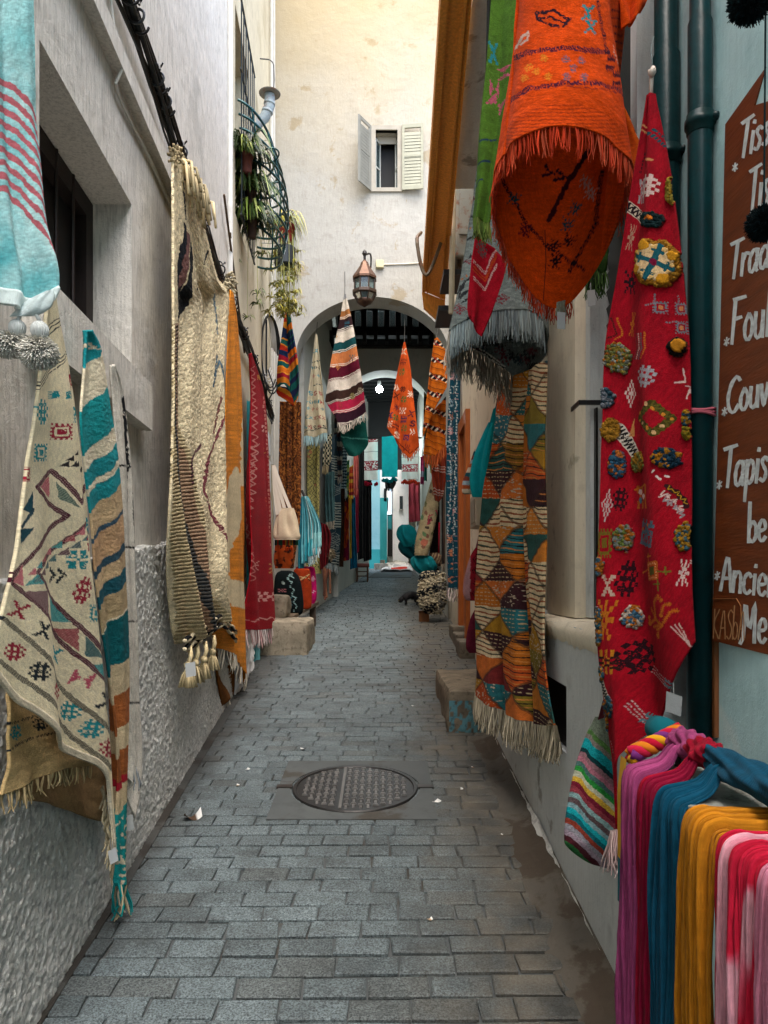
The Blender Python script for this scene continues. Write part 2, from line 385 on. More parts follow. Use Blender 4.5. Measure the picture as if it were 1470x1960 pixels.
def cloth(name, left, right, paint, top=(), bottom=(), nu=60, nv=160, folds=(), rough=0, seed=1, mat=None, thick=.008,
          depth=None, parent=None, label=None, cat='rug', group=None, smooth=True, flip=1, base='#888888'):
    """a hanging textile: a patch between its edges, each edge point (px, py, depth)"""
    def full(pts): return [tuple(p) if len(p) == 3 else (p[0], p[1], depth(p[0], p[1])) for p in pts]
    left, right, top, bottom = map(full, (left, right, top, bottom))
    Lc = crs(left, nv, smooth); Rc = crs(right, nv, smooth)
    Tc = crs([left[0], *top, right[0]], nu, smooth); Bc = crs([left[-1], *bottom, right[-1]], nu, smooth)
    u = np.linspace(0, 1, nu)[None, :, None]; v = np.linspace(0, 1, nv)[:, None, None]
    G = (1-u)*Lc[:, None]+u*Rc[:, None]+(1-v)*Tc[None]+v*Bc[None]-((1-u)*(1-v)*Lc[0]+u*(1-v)*Rc[0]+(1-u)*v*Lc[-1]+u*v*Rc[-1])
    px, py, d = G[..., 0], G[..., 1], G[..., 2]
    W = np.stack([(px-735)/F*d, d, EYE-(py-HZ)/F*d], -1)
    U = np.broadcast_to(u[..., 0], px.shape); V = np.broadcast_to(v[..., 0], px.shape)
    p = Pt(px, py, U, V, base); p.mu = U*np.linalg.norm(np.diff(W, axis=1), axis=-1).sum(1).max(); p.mv = V*np.linalg.norm(np.diff(W, axis=0), axis=-1).sum(0).max(); paint(p)
    du = np.gradient(W, axis=1); dv = np.gradient(W, axis=0); N = np.cross(du, dv); N /= np.linalg.norm(N, axis=-1, keepdims=True)+1e-9
    if np.mean(np.sum(N*(W-np.array((0, 0, EYE))), -1)) > 0: N = -N
    h = p.H.copy()
    for (n, amp, ph, r0, r1) in folds:            # count, depth, phase, ramp at top, ramp at bottom
        ramp = r0+(r1-r0)*V
        h += amp*ramp*np.sin(2*np.pi*(n*U+ph+.22*np.sin(3*V+seed)+.35*(vn(U*3, V*2.2, seed)-.5)))
    if rough: h += rough*(fbm(px/2.6, py/2.6, seed, 2)-.5)*2
    h += .010*(fbm(U*2.5, V*5, seed+3)-.5)
    W = W+N*h[..., None]
    wl = np.linalg.norm(np.diff(W, axis=1), axis=-1).sum(1).max(); hl = np.linalg.norm(np.diff(W, axis=0), axis=-1).sum(0).max()
    o = mk(name, W, quads(nv, nu), mat or WEAVE, parent, np.clip(p.C, 0, 1).reshape(-1, 3), np.stack([U*wl, V*hl], -1).reshape(-1, 2), True, label, cat if not parent else None, group, None, thick)
    o_grid[o.name] = W
    return o, W
o_grid = {}
def fringe(parent, edge, length, n, col, name='fringe', r=.0022, sway=.25, dirv=(0, 0, -1), ends=None, clump=1, label=None):
    edge = np.asarray(edge); L = np.r_[0, np.cumsum(np.linalg.norm(np.diff(edge, axis=0), axis=1))]; m = MB(col if isinstance(col, str) else col[0]); dv = Vector(dirv)
    cols = [hx(c) for c in ([col] if isinstance(col, str) else col)]
    for i in range(n):
        t = L[-1]*(i+.5+random.uniform(-.3, .3))/n; p = Vector([np.interp(t, L, edge[:, k]) for k in range(3)])
        m.c = random.choice(cols)*random.uniform(.72, 1.1)
        ln = length*random.uniform(.7, 1.12)
        for c in range(clump):
            a = Vector((random.uniform(-1, 1), random.uniform(-1, 1), 0))*sway*ln; b = Vector((random.uniform(-1, 1), random.uniform(-1, 1), 0))*sway*ln
            o = Vector((random.uniform(-1, 1), random.uniform(-1, 1), 0))*r*1.5
            m.tube([p+o, p+o+dv*ln*.35+a*.35, p+o+dv*ln*.7+a*.6+b*.3, p+o+dv*ln+b*.8+a*.3], [r, r*1.1, r, r*.6], 3, False)
    return m.build(name, YARN, parent, True, label=label)
def pompom(name, c, r, col, parent=None, n=420, th=1.0, **kw):
    m = MB(col if isinstance(col, str) else col[0]); m.ball(c, r*.7, 12, 8, .15); cols = [hx(k) for k in ([col] if isinstance(col, str) else col)]
    for i in range(n):
        z = random.uniform(-1, 1); a = random.uniform(0, 6.283); q = math.sqrt(1-z*z); dv = np.array((q*math.cos(a), q*math.sin(a), z)); m.c = random.choice(cols)*random.uniform(.7, 1.2)
        c0 = np.asarray(c); jt = np.array([random.uniform(-.12, .12) for _ in range(3)])*r
        m.tube([c0+dv*r*.5, c0+dv*r*.8+jt*.4, c0+dv*r*random.uniform(.9, 1.08)+jt], [r*.06*th, r*.06*th, r*.035*th], 3, False)
    return m.build(name, YARN, parent, True, **kw)
def smoothm(o, lv=1):
    md = o.modifiers.new('subdiv', 'SUBSURF'); md.levels = md.render_levels = lv; return o
# ================================================================ THE SETTING
def ground():
    ds = [-300, -3, 0, 4, 8, 12, 16, 20, 23, 60, 300]; V = []; Fs = []
    for d in ds:
        z = SLOPE*max(-3, min(d, 23))-.014
        for x in (-200, -1.7, 1.5, 200): V.append((x, d, z))
    for i in range(len(ds)-1):
        for k in range(3): a = i*4+k; Fs.append((a, a+1, a+5, a+4))
    mk('ground', V, Fs, CONC, None, None, None, False, kind='structure')
ground()
def street():
    m = MB(); rng = random.Random(3); pd = .104
    for i in range(220):
        d0 = .55+i*pd; off = (.1 if i % 2 else 0)+rng.uniform(-.025, .025)
        if d0 > 22.8: break
        x = -1.75+off
        while x < 1.6:
            wdt = .2*rng.uniform(.92, 1.08) if rng.random() > .06 else .11
            cx, cd = x+wdt/2, d0+pd/2; x += wdt
            if not (XL(cd)-.1 < cx < 1.35): continue
            g = .0035 if d0 < 9 else .004
            gx, gd = g*rng.uniform(.6, 1.7), g*rng.uniform(.6, 1.7); sk = rng.uniform(-.004, .004); dz = rng.uniform(-.0018, .0012); tl = rng.uniform(-.0015, .0015); tl2 = rng.uniform(-.002, .002)
            wob = .012*math.sin(cx*2.3+i*.31)+.010*math.sin(i*.7+cx)
            t = rng.random(); base = np.array((.335, .372, .380))*(1+.16*(rng.random()-.5)); base = base if t > .1 else base*np.array((.95, .92, .9)); m.c = base
            x0, x1 = x-wdt+gx, x-gx; y0, y1 = d0+gd+wob, d0+pd-gd+wob; bv = .007
            q = []
            for (ix, zz) in ((0, -.014), (0, -.004), (bv, 0)):
                for (a, b) in ((x0+ix, y0+ix), (x1-ix, y0+ix), (x1-ix, y1-ix), (x0+ix, y1-ix)):
                    a += sk*(1 if b > d0+pd/2 else -1)+rng.uniform(-.0012, .0012); b += rng.uniform(-.0012, .0012)
                    q.append((a, b, SLOPE*b+zz+dz+tl*(a-cx)/.1+tl2*(b-cd)/.05))
            m.add(q, [(8, 9, 10, 11)]+[(r*4+k, r*4+(k+1) % 4, r*4+4+(k+1) % 4, r*4+4+k) for r in (0, 1) for k in range(4)])
    m.build('street', PAVE, kind='structure')
    g = MB('#3b3a37'); pts = [(-1.03, .6), (-1.06, 1.5), (-1.11, 3), (-1.17, 4.2), (-1.25, 6)]
    for (xa, a), (xb, b) in zip(pts[:-1], pts[1:]):
        w0 = .075; g.hexa([(XL(a)-.05, a, SLOPE*a-.05), (xa+w0+.0, a, SLOPE*a-.05), (xb+w0, b, SLOPE*b-.05), (XL(b)-.05, b, SLOPE*b-.05),
                          (XL(a)-.05, a, SLOPE*a+.012), (xa+w0, a, SLOPE*a+.004), (xb+w0, b, SLOPE*b+.004), (XL(b)-.05, b, SLOPE*b+.012)])
    g.build('gutter', GUT, kind='structure')
street()
def right_strip():
    nS, nX = 260, 16; V = []
    for s in np.linspace(.6, 5.0, nS):
        wd = .06+.13*vn(s*1.7, 1, 4)+.06*vn(s*6, 2, 5)+.03*vn(s*19, 2, 6)
        for k in range(nX):
            t = k/(nX-1); z = (.034*max(0, t-.55)/.45)+.006*fbm(s*9, t*2, 3)+.003-(.012*(1-t)**6); V.append((.738-wd*(1-t), s, SLOPE*s+z))
    mk('gutter', V, quads(nS, nX), GUTR, None, None, None, True, kind='structure')
right_strip()

def wall(name, mapf, s0, s1, z0, z1, holes, mat, parent, thick=.4):
    ss = sorted({s0, s1, *[h[0] for h in holes], *[h[1] for h in holes]}); zz = sorted({z0, z1, *[h[2] for h in holes], *[h[3] for h in holes]})
    V = []; Fs = []; idx = {}
    def v(s, z, t):
        k = (round(s, 5), round(z, 5), round(t, 5))
        if k not in idx: idx[k] = len(V); V.append(mapf(s, z, t))
        return idx[k]
    ins = lambda s, z: next((h for h in holes if h[0] < s < h[1] and h[2] < z < h[3]), None)
    for a, b in zip(ss[:-1], ss[1:]):
        for c, e in zip(zz[:-1], zz[1:]):
            h = ins((a+b)/2, (c+e)/2)
            if not h: Fs.append((v(a, c, 0), v(b, c, 0), v(b, e, 0), v(a, e, 0)))
    for h in holes:
        a, b, c, e, t = h[:5]; q = [(a, c), (b, c), (b, e), (a, e)]
        for i in range(4):
            p, r = q[i], q[(i+1) % 4]; Fs.append((v(*p, 0), v(*r, 0), v(*r, t), v(*p, t)))
        Fs.append(tuple(v(*p, t) for p in q))
    q = [(s0, z0), (s1, z0), (s1, z1), (s0, z1)]
    for i in range(4):
        p, r = q[i], q[(i+1) % 4]; Fs.append((v(*p, 0), v(*r, 0), v(*r, thick), v(*p, thick)))
    Fs.append(tuple(v(*p, thick) for p in q))
    return mk(name, V, Fs, mat, parent, None, None, False)

def rough_panel(name, fn, ss, zz, amp, mat, parent, sc=9, seed=1):
    """lumpy plaster: fn(s, z, out) -> point; edges are turned back into the wall"""
    S, Z = np.meshgrid(ss, zz); h = amp*(fbm(S*sc, Z*1.4*sc, seed, 4)-.4)*2+amp*1.5*np.clip(vn(S*sc*2.2, Z*1.4*sc*2.2, seed+5)-.45, 0, 1)
    h[-1] = -.06; h[:, 0] = -.06; h[:, -1] = -.06
    V = np.array([[fn(S[i, j], Z[i, j], h[i, j]) for j in range(S.shape[1])] for i in range(S.shape[0])])
    return mk(name, V, quads(*S.shape), mat, parent, None, None, True)

# ---- grey house on the left
lh = thing('house', (XL(2.5), 2.5, .2), 'grey combed-plaster house with barred window and rough-cast foot on the left', 'house')
mapL = lambda s, z, t: (XL(s)-t, s, z)
wall('wall', mapL, -7.0, 6.11, -.4, 9.6, [(2.284, 3.29, 2.40, 3.17, .24)], WALL_L, lh)
fn = lambda s, z, o: (XL(s)+.035+o, s, z*(1.312+.1*s-SLOPE*s+.06+.03*(float(vn(s*7, 1, 3))-.5)+.015*(float(vn(s*31, 1, 3))-.5))+SLOPE*s-.06)
rough_panel('rough_cast_base', fn, np.linspace(.9, 6.1, 900), np.linspace(0, 1, 260), .0052, STUCCO, lh, 52, 2)
m = MB('#a9a69c'); a, b = -.8, 6.0
m.hexa([(XL(a)-.02, a, 3.57), (XL(a)+.05, a, 3.57), (XL(4.6)+.05, 4.6, 3.57), (XL(4.6)-.02, 4.6, 3.57), (XL(a)-.02, a, 3.68), (XL(a)+.05, a, 3.66), (XL(4.6)+.05, 4.6, 3.66), (XL(4.6)-.02, 4.6, 3.68)])
m.build('ledge', WALL_L, lh)
m = MB('#a9a69c'); a, b = 2.16, 3.42
q = lambda a, b, i, o, z0, z1: [(XL(a)-i, a, z0), (XL(a)+o, a, z0), (XL(b)+o, b, z0), (XL(b)-i, b, z0), (XL(a)-i, a, z1), (XL(a)+o, a, z1), (XL(b)+o, b, z1), (XL(b)-i, b, z1)]
m.hexa(q(a, b, .15, .06, 2.19, 2.402)); sill = m.build('window_sill', WALL_L, lh)
wf = MB('#231915')
for (d0, d1, z0, z1) in ((2.29, 2.37, 2.41, 3.165), (3.2, 3.285, 2.41, 3.165), (2.37, 3.2, 3.08, 3.165), (2.37, 3.2, 2.41, 2.48)): wf.hexa(q(d0, d1, .238, -.17, z0, z1))
wfo = wf.build('window', DARKW, lh)
m = MB('#050404'); m.hexa(q(2.37, 3.2, .237, -.225, 2.48, 3.08)); m.build('pane', PAINT, wfo)  # black sheet, the unlit room behind the bars painted as colour
m = MB('#2c211d')
for d in (2.5, 2.68, 2.86, 3.04): m.tube([(XL(d)-.17, d, 2.41), (XL(d)-.17, d, 3.165)], .008, 8)
m.build('bar', METAL, wfo)
m = MB('#d8d6cf'); m.tube([(XL(6.11)+.02, 6.09, 1.9), (XL(6.11)+.02, 6.09, 9.5)], .022, 10); m.build('conduit', PAINT, lh)
m = MB('#cfccc2'); pp = [(XL(2.9)+.01, 2.9, 4.6), (XL(2.95)+.012, 2.95, 3.75), (XL(3.0)+.05, 3.02, 3.62), (XL(3.0)+.015, 3.02, 3.5), (XL(3.6)+.012, 3.6, 3.52), (XL(4.3)+.012, 4.3, 3.5)]
m.tube(crs([(*p,) for p in pp], 40), .007, 6); m.build('wire', PAINT, lh)
m = MB('#5a4630'); m.tube([(XL(5.7)+.03, 5.7, 4.47), (XL(6.9)+.03, 6.9, 3.62)], .012, 4); m.tube([(XL(6.0)+.03, 6.0, 4.32), (XL(6.02)+.03, 6.02, 4.28)], .014, 4)
m.build('wooden_batten', WOOD, lh)

# ---- cream house, farther on the left
ch = thing('house', (XL(8.3), 8.3, .7), 'cream rendered house with turquoise shop door, plants and iron window guard on the left', 'house')
wall('wall', lambda s, z, t: (XL(s)-.006-t, s, z), 6.11, 10.6, -.2, 11.5, [(6.55, 7.5, 4.75, 6.6, .16), (7.35, 8.75, .5, 3.3, .3)], WALL_L2, ch)
fn2 = lambda s, z, o: (XL(s)+.06+o, s, SLOPE*s-.05+z*.75)
rough_panel('rough_cast_base', fn2, np.linspace(6.15, 7.33, 90), np.linspace(0, 1, 60), .02, WALL_F, ch, 9, 4)
m = MB('#2f9aa2'); m.hexa(q(7.36, 7.62, .02, .05, .62, 3.28)); m.hexa(q(7.62, 8.48, .02, .04, 3.05, 3.28)); m.hexa(q(8.48, 8.74, .02, .05, .72, 3.28))
dr0 = m.build('door_frame', PAINT, ch)
m = MB('#7cc3c6'); m.hexa(q(7.64, 7.7, .1, .09, .66, 3.0)); m.hexa(q(8.38, 8.46, .1, .09, .72, 3.0)); m.build('door', PAINT, ch)
m = MB('#0b0b0c'); m.hexa(q(7.4, 8.7, .29, -.27, .6, 3.25)); m.build('doorway_shade_panel', PAINT, ch)  # near-black panel, shade of the shop interior painted as colour
m = MB('#cfd6d8')
for (y0, y1, d) in ((3.05, 3.3, 9.0), (2.6, 2.98, 9.05), (2.1, 2.5, 9.1)): m.hexa(q(d, d+.25, .01, .05, y0, y1))
m.build('meter_box', PAINT, ch)
wg = MB('#57544c'); wg.hexa(q(6.56, 7.49, .158, -.15, 4.76, 6.59)); wo = wg.build('window', PAINT, ch)
m = MB('#1b2426')
for k in range(7): d = 6.55+k*.157; m.tube([(XL(d)+.05, d, 4.7), (XL(d)+.05, d, 6.65)], .007, 6)
for z in (4.72, 5.35, 6.0, 6.63): m.tube([(XL(6.5)+.05, 6.5, z), (XL(7.55)+.05, 7.55, z)], .010, 6)
m.build('grille', METAL, wo)
m = MB('#c6c4bc'); pw = [(XL(9.6)+.03, 9.6, z) for z in (3.0, 5, 7, 9, 11)]; m.tube(pw, .022, 8)
m.tube([(XL(9.95)+.03, 9.95, z) for z in (1.5, 5, 7, 11)], .016, 8); m.build('conduit', PAINT, ch)

# iron guard of bulging hoops
bk = thing('window_guard', (XL(7.2), 7.2, 4.6), 'bulging guard of dark green iron hoops below the barred upper window', 'window guard')
m = MB('#12494b'); cd = 7.15
for k in range(10):
    z = 5.74-k*.098; bul = .20+.18*math.sin((k+1.5)/10*2.4); ln = .62-.012*k
    pts = [(XL(cd+ln*math.cos(a))+.02+bul*math.sin(a), cd+ln*math.cos(a)+.03*k, z-.10*math.sin(a)) for a in np.linspace(0, math.pi, 36)]
    m.tube(pts, .0115, 6)
m.build('hoop', METAL, bk)
m = MB('#12494b')
for a in (.5, 1.1, 1.57, 2.1, 2.7):
    pts = []
    for k in range(10):
        z = 5.74-k*.098; bul = .20+.18*math.sin((k+1.5)/10*2.4); ln = .62-.012*k
        pts.append((XL(cd+ln*math.cos(a))+.02+bul*math.sin(a), cd+ln*math.cos(a)+.03*k, z-.10*math.sin(a)))
    m.tube(pts, .009, 6)
for (d, z) in ((6.8, 5.4), (7.3, 5.36)):
    c = (XL(d)+.27, d); m.tube([(c[0]+.09*math.cos(a), c[1]+.11*math.sin(a), z+.03*math.cos(a)) for a in np.linspace(0, 6.283, 20)], .008, 6)
m.build('upright', METAL, bk)

def spider_plant(name, loc, label, n, ln, pot=True, cols=('#4e6a2c', '#6f8a3e', '#8d9a50', '#3c5526'), spread=1.0, potcol='#8c3f35', trail=0, group=None, seed=1, potr=1):
    rng = random.Random(seed); t = thing(name, loc, label, 'plant', group); x0, y0, z0 = loc
    m = MB()
    def leaf(c, a, L, up, wd):
        pts = []; tp = []; nn = 7
        for i in range(nn):
            s = i/(nn-1); r = L*spread*(.75*s); z = up*L*(s*1.25-1.25*s*s*s-.3*s*s)
            pts.append((c[0]+math.cos(a+.3*s)*r, c[1]+math.sin(a+.3*s)*r, c[2]+z)); tp.append(.55+.9*s*(1-s)*2 if s < .95 else .15)
        m.c = hx(rng.choice(cols))*rng.uniform(.7, 1.2); m.ribbon(pts, (-math.sin(a)*wd, math.cos(a)*wd, wd*.4), tp)
    for k in range(n): leaf((x0+rng.uniform(-.05, .05), y0+rng.uniform(-.05, .05), z0+.16), rng.uniform(0, 6.283), ln*rng.uniform(.5, 1.15), rng.uniform(.3, 1.1), rng.uniform(.006, .011))
    for k in range(trail):                        # plantlets on hanging runners
        a = rng.uniform(0, 6.283); zz = z0-rng.uniform(.15, 1.0)*ln*2.1; c = (x0+.22*math.cos(a)*rng.random(), y0+.22*math.sin(a)*rng.random(), zz)
        m.c = hx('#a3a55c'); m.tube([(x0, y0, z0+.15), (x0+(c[0]-x0)*.8, y0+(c[1]-y0)*.8, z0+.05), c], .0025, 3, False)
        for j in range(13): leaf(c, rng.uniform(0, 6.283), ln*rng.uniform(.22, .42), rng.uniform(.1, .9), .005)
    m.build('foliage', LEAFM, t, True)
    if pot:
        m = MB(potcol); m.lathe([(a_*potr, b_) for a_, b_ in ((.075, 0), (.085, .02), (.105, .15), (.118, .15), (.12, .18), (.104, .18), (.1, .155), (.02, .15))], loc, 24); m.build('pot', CLAY, t, True)
    return t
G4 = ('#33491f', '#4a6428', '#6f8338', '#2b3d1a', '#8a9450')
spider_plant('spider_plant', (XL(6.6)+.09, 6.6, 5.12), 'upper dark green spider plant inside the iron guard', 190, .36, cols=G4, seed=3, potr=.5, potcol='#5a2f26')
spider_plant('spider_plant', (XL(6.8)+.10, 6.8, 4.90), 'middle spider plant in a dark pot inside the iron guard', 200, .36, cols=G4, seed=4, potr=.45, potcol='#3b2820')
spider_plant('spider_plant', (XL(6.85)+.11, 6.85, 4.66), 'lowest spider plant spilling out of the bottom of the iron guard', 230, .34, cols=G4, trail=5, potcol='#3a2a22', seed=5, potr=.4)
pc = P(545, 462, 8.6)
hp = spider_plant('spider_plant', tuple(pc), 'yellowing spider plant in a red hanging pot beside the arch, long runners trailing down', 150, .42, cols=('#8f8a34', '#a79a3c', '#7f8a3a', '#b8ab55'), trail=75, spread=.8, potcol='#a83f37', seed=9)
m = MB('#2a3032'); m.lathe([(.10, -.30), (.12, -.28), (.125, -.08), (.11, -.08), (.09, -.27)], tuple(pc), 20); m.build('hanging_basket', METAL, hp)
m = MB('#c9c6bd')
for k in range(3):
    a = 2.1*k; m.tube([(pc[0]+.11*math.cos(a), pc[1]+.11*math.sin(a), pc[2]-.06), (pc[0]+.115*math.cos(a), pc[1]+.115*math.sin(a), pc[2]+.05)], .004, 5); m.build('strap', METAL, hp); m = MB('#c9c6bd')
m.tube([tuple(pc+np.array((-.1, 0, -.02))), (XL(8.6), 8.6, pc[2]-.02)], .008, 6); m.build('bracket', METAL, hp)

# flue on the left wall
fl = P(512, 190, 8.2)
vp = thing('flue_pipe', (XL(8.2), 8.2, fl[2]-.5), 'galvanised flue elbow with a round rain cap on the cream wall', 'flue')
m = MB('#8f9ca1'); m.tube([(XL(8.2)-.02, 8.2, fl[2]-.33), (fl[0]-.12, 8.2, fl[2]-.28), (fl[0]-.03, 8.2, fl[2]-.2), (fl[0]+.02, 8.2, fl[2]-.08), (fl[0]+.025, 8.2, fl[2]+.05)], .058, 18)
for (a, z) in ((-.005, -.14), (.02, -.05)): m.tube([(fl[0]+a, 8.2, fl[2]+z-.012), (fl[0]+a+.004, 8.2, fl[2]+z+.012)], .064, 18)
m.build('elbow', RUSTY, vp, True)
m = MB('#7d7a74'); m.lathe([(.115, 0), (.12, .008), (.03, .05), (.005, .055)], (fl[0]+.025, 8.2, fl[2]+.055), 24); m.build('cap', RUSTY, vp)
m = MB('#3a3a38'); m.tube(crs([(fl[0]+.05, 8.3, fl[2]+.1), (fl[0]+.06, 8.3, fl[2]+.4), (fl[0]+.02, 8.3, fl[2]+.5), (fl[0]-.1, 8.3, fl[2]+.52)], 20), .007, 5); m.build('wire', METAL, vp)

# ---- cream house with the arch
ah = thing('arch_house', (0, DA, SLOPE*DA), 'tall whitewashed house spanning the lane on a wide arch with one shuttered window', 'house')
AX, AW, ASP, ACR, ATH = -.163, 1.09, 4.66, 5.52, .45
def archz(x, cx=AX, hw=AW, sp=ASP, cr=ACR): return sp+(cr-sp)*math.sqrt(max(0, 1-((x-cx)/hw)**2))
def arch_wall(name, d, x0, x1, zb, zt, cx, hw, sp, cr, th, mat, parent, n=40):
    V = []; Fs = []
    def qd(*p): b = len(V); V.extend(p); Fs.append((b, b+1, b+2, b+3))
    xs = [cx-hw*math.cos(math.pi*i/n) for i in range(n+1)]
    for yy in (d, d+th):
        qd((x0, yy, zb), (cx-hw, yy, zb), (cx-hw, yy, sp), (x0, yy, sp)); qd((x0, yy, sp), (cx-hw, yy, sp), (cx-hw, yy, zt), (x0, yy, zt))
        qd((cx+hw, yy, zb), (x1, yy, zb), (x1, yy, sp), (cx+hw, yy, sp)); qd((cx+hw, yy, sp), (x1, yy, sp), (x1, yy, zt), (cx+hw, yy, zt))
        for a, b in zip(xs[:-1], xs[1:]): qd((a, yy, archz(a, cx, hw, sp, cr)), (b, yy, archz(b, cx, hw, sp, cr)), (b, yy, zt), (a, yy, zt))
    for a, b in zip(xs[:-1], xs[1:]):
        za, zb_ = archz(a, cx, hw, sp, cr), archz(b, cx, hw, sp, cr); qd((a, d, za), (b, d, zb_), (b, d+th, zb_), (a, d+th, za))
    for x in (cx-hw, cx+hw): qd((x, d, zb), (x, d, sp), (x, d+th, sp), (x, d+th, zb))
    o = mk(name, V, Fs, mat, parent, None, None, False)
    bm = bmesh.new(); bm.from_mesh(o.data); bmesh.ops.remove_doubles(bm, verts=bm.verts[:], dist=.0005); bm.to_mesh(o.data); bm.free(); return o
arch_wall('arch_wall', DA, -2.0, 2.2, .3, 6.4, AX, AW, ASP, ACR, ATH, WALL_A, ah)
WX0, WX1, WZ0, WZ1 = -.148, .222, 7.045, 7.88
wall('wall', lambda s, z, t: (s, DA+t, z), -2.0, 2.2, 6.4, 12.5, [(WX0, WX1, WZ0, WZ1, .3)], WALL_A, ah, .45)
m = MB('#9c978b')
for (a, b, c, e) in ((WX0-.05, WX0+.03, WZ0-.04, WZ1+.06), (WX1-.03, WX1+.05, WZ0-.04, WZ1+.06), (WX0+.03, WX1-.03, WZ1, WZ1+.06), (WX0+.03, WX1-.03, WZ0-.04, WZ0+.015)): m.box((a, DA-.025, c), (b, DA+.06, e))
aw = m.build('window', PAINT, ah)
m = MB('#07090a'); m.box((WX0+.01, DA+.26, WZ0+.005), (WX1-.01, DA+.29, WZ1-.005)); m.build('room_shade_panel', PAINT, aw)  # near-black panel, the room's shade painted as colour
m = MB('#b9b6ac'); m.box((WX0+.04, DA+.15, WZ1-.10), (WX1-.05, DA+.17, WZ1-.005)); m.build('curtain', COTTON, aw)
def casement(x, ang, sgn):
    m = MB('#b9bdb8'); ww, hh = .16, WZ1-WZ0-.1; R = lambda u, z, t: (x+sgn*(u*math.cos(ang))-t*math.sin(ang)*sgn, DA+.05+u*math.sin(ang)+t*math.cos(ang), WZ0+.03+z)
    def bar(u0, u1, z0, z1): m.hexa([R(u0, z0, 0), R(u1, z0, 0), R(u1, z0, .022), R(u0, z0, .022), R(u0, z1, 0), R(u1, z1, 0), R(u1, z1, .022), R(u0, z1, .022)])
    bar(0, .022, 0, hh); bar(ww-.022, ww, 0, hh); bar(.022, ww-.022, 0, .025); bar(.022, ww-.022, hh-.025, hh); bar(.022, ww-.022, hh*.44, hh*.44+.02)
    o = m.build('casement', PAINT, aw); g = MB('#9fb4b8'); g.hexa([R(.022, .025, .008), R(ww-.022, .025, .008), R(ww-.022, .025, .012), R(.022, .025, .012), R(.022, hh-.025, .008), R(ww-.022, hh-.025, .008), R(ww-.022, hh-.025, .012), R(.022, hh-.025, .012)])
    g.build('glass', GLASS, aw)
casement(WX0+.03, 1.1, 1); casement(WX1-.03, 1.35, -1)
def shutter(x, sgn, ang, col):
    ww, hh = .30, .92; m = MB(col); R = lambda u, z, t: (x+sgn*u*math.cos(ang)+sgn*t*math.sin(ang), DA-.03-u*math.sin(ang)-t*math.cos(ang)*0-t*math.cos(ang), WZ0-.035+z)
    def bar(u0, u1, z0, z1, t0=0, t1=.03, dz=0): m.hexa([R(u0, z0, t0), R(u1, z0, t0), R(u1, z0-dz, t1), R(u0, z0-dz, t1), R(u0, z1, t0), R(u1, z1, t0), R(u1, z1-dz, t1), R(u0, z1-dz, t1)])
    bar(0, .035, 0, hh); bar(ww-.035, ww, 0, hh); bar(.035, ww-.035, 0, .05); bar(.035, ww-.035, hh-.05, hh); bar(.035, ww-.035, hh*.5, hh*.5+.03)
    o = m.build('shutter', PAINT, aw); m2 = MB(col); m, mm = m2, m
    k = 0
    for i in range(18):
        z = .06+i*.045
        if z > hh-.1: break
        m2.hexa([R(.035, z, .008), R(ww-.035, z, .008), R(ww-.035, z-.018, .026), R(.035, z-.018, .026), R(.035, z+.036, .006), R(ww-.035, z+.036, .006), R(ww-.035, z+.020, .022), R(.035, z+.020, .022)])
    m2.build('slat', PAINT, aw)
    return o
shutter(WX0-.03, -1, 1.02, '#7b7b73'); shutter(WX1+.03, 1, .12, '#9a9b8a')
m = MB('#c9c39e'); jb = P(727, 507, DA); m.bbox((jb[0]-.055, DA-.05, jb[2]-.055), (jb[0]+.055, DA+.01, jb[2]+.055)); m.build('junction_box', PAINT, ah)
m = MB('#d8d3c4'); m.tube([(jb[0]+.05, DA-.01, jb[2]), (.35, DA-.012, jb[2]+.01), (.85, DA-.01, jb[2]+.05)], .009, 6); m.build('wire', PAINT, ah)

# ---- lantern over the arch
lp = P(698, 570, 10.05); LD = 10.05
ln = thing('wall_lantern', tuple(lp), 'copper eight-sided lantern with clear panes hanging over the crown of the arch', 'lantern')
sc = LD/F; z_ = lambda py: (570-py)*sc
m = MB('#5f4434'); m.lathe([(.012*1, z_(497)), (.05, z_(503)), (.07, z_(510)), (.115, z_(520)), (.15, z_(527)), (.172, z_(532)), (.172, z_(536)), (.14, z_(537))], tuple(lp), 8, rot=.39); m.build('roof', COPPER, ln)
m = MB('#4a3a30'); m.lathe([(.15, z_(556)), (.176, z_(558)), (.176, z_(563)), (.155, z_(565))], tuple(lp), 8, rot=.39)
for k in range(8):
    a = .39+k*math.pi/4; m.tube([(lp[0]+.148*math.cos(a), lp[1]+.148*math.sin(a), lp[2]+z_(536)), (lp[0]+.148*math.cos(a), lp[1]+.148*math.sin(a), lp[2]+z_(557))], .010, 5)
    m.tube([(lp[0]+.158*math.cos(a), lp[1]+.158*math.sin(a), lp[2]+z_(563)), (lp[0]+.10*math.cos(a), lp[1]+.10*math.sin(a), lp[2]+z_(577))], .010, 5)
m.build('frame', METAL, ln)
m = MB('#9fb3b3'); m.lathe([(.143, z_(557)), (.143, z_(536))], tuple(lp), 8, rot=.39); m.build('glass', GLASS, ln)
m = MB('#c9c2b4'); m.lathe([(.148, z_(564)), (.098, z_(576))], tuple(lp), 8, rot=.39); m.build('lower_glass', GLASS, ln)
m = MB('#4f382c'); m.lathe([(.105, z_(574)), (.108, z_(577)), (.085, z_(582)), (.03, z_(586)), (.01, z_(588))], tuple(lp), 16); m.build('bowl', COPPER, ln, True)
m = MB('#2a2624'); m.tube([(lp[0], lp[1], lp[2]+z_(498)), (lp[0], lp[1], lp[2]+z_(484))], .018, 8); m.lathe([(.02, z_(490)), (.035, z_(486)), (.03, z_(482)), (.008, z_(478))], tuple(lp), 10)
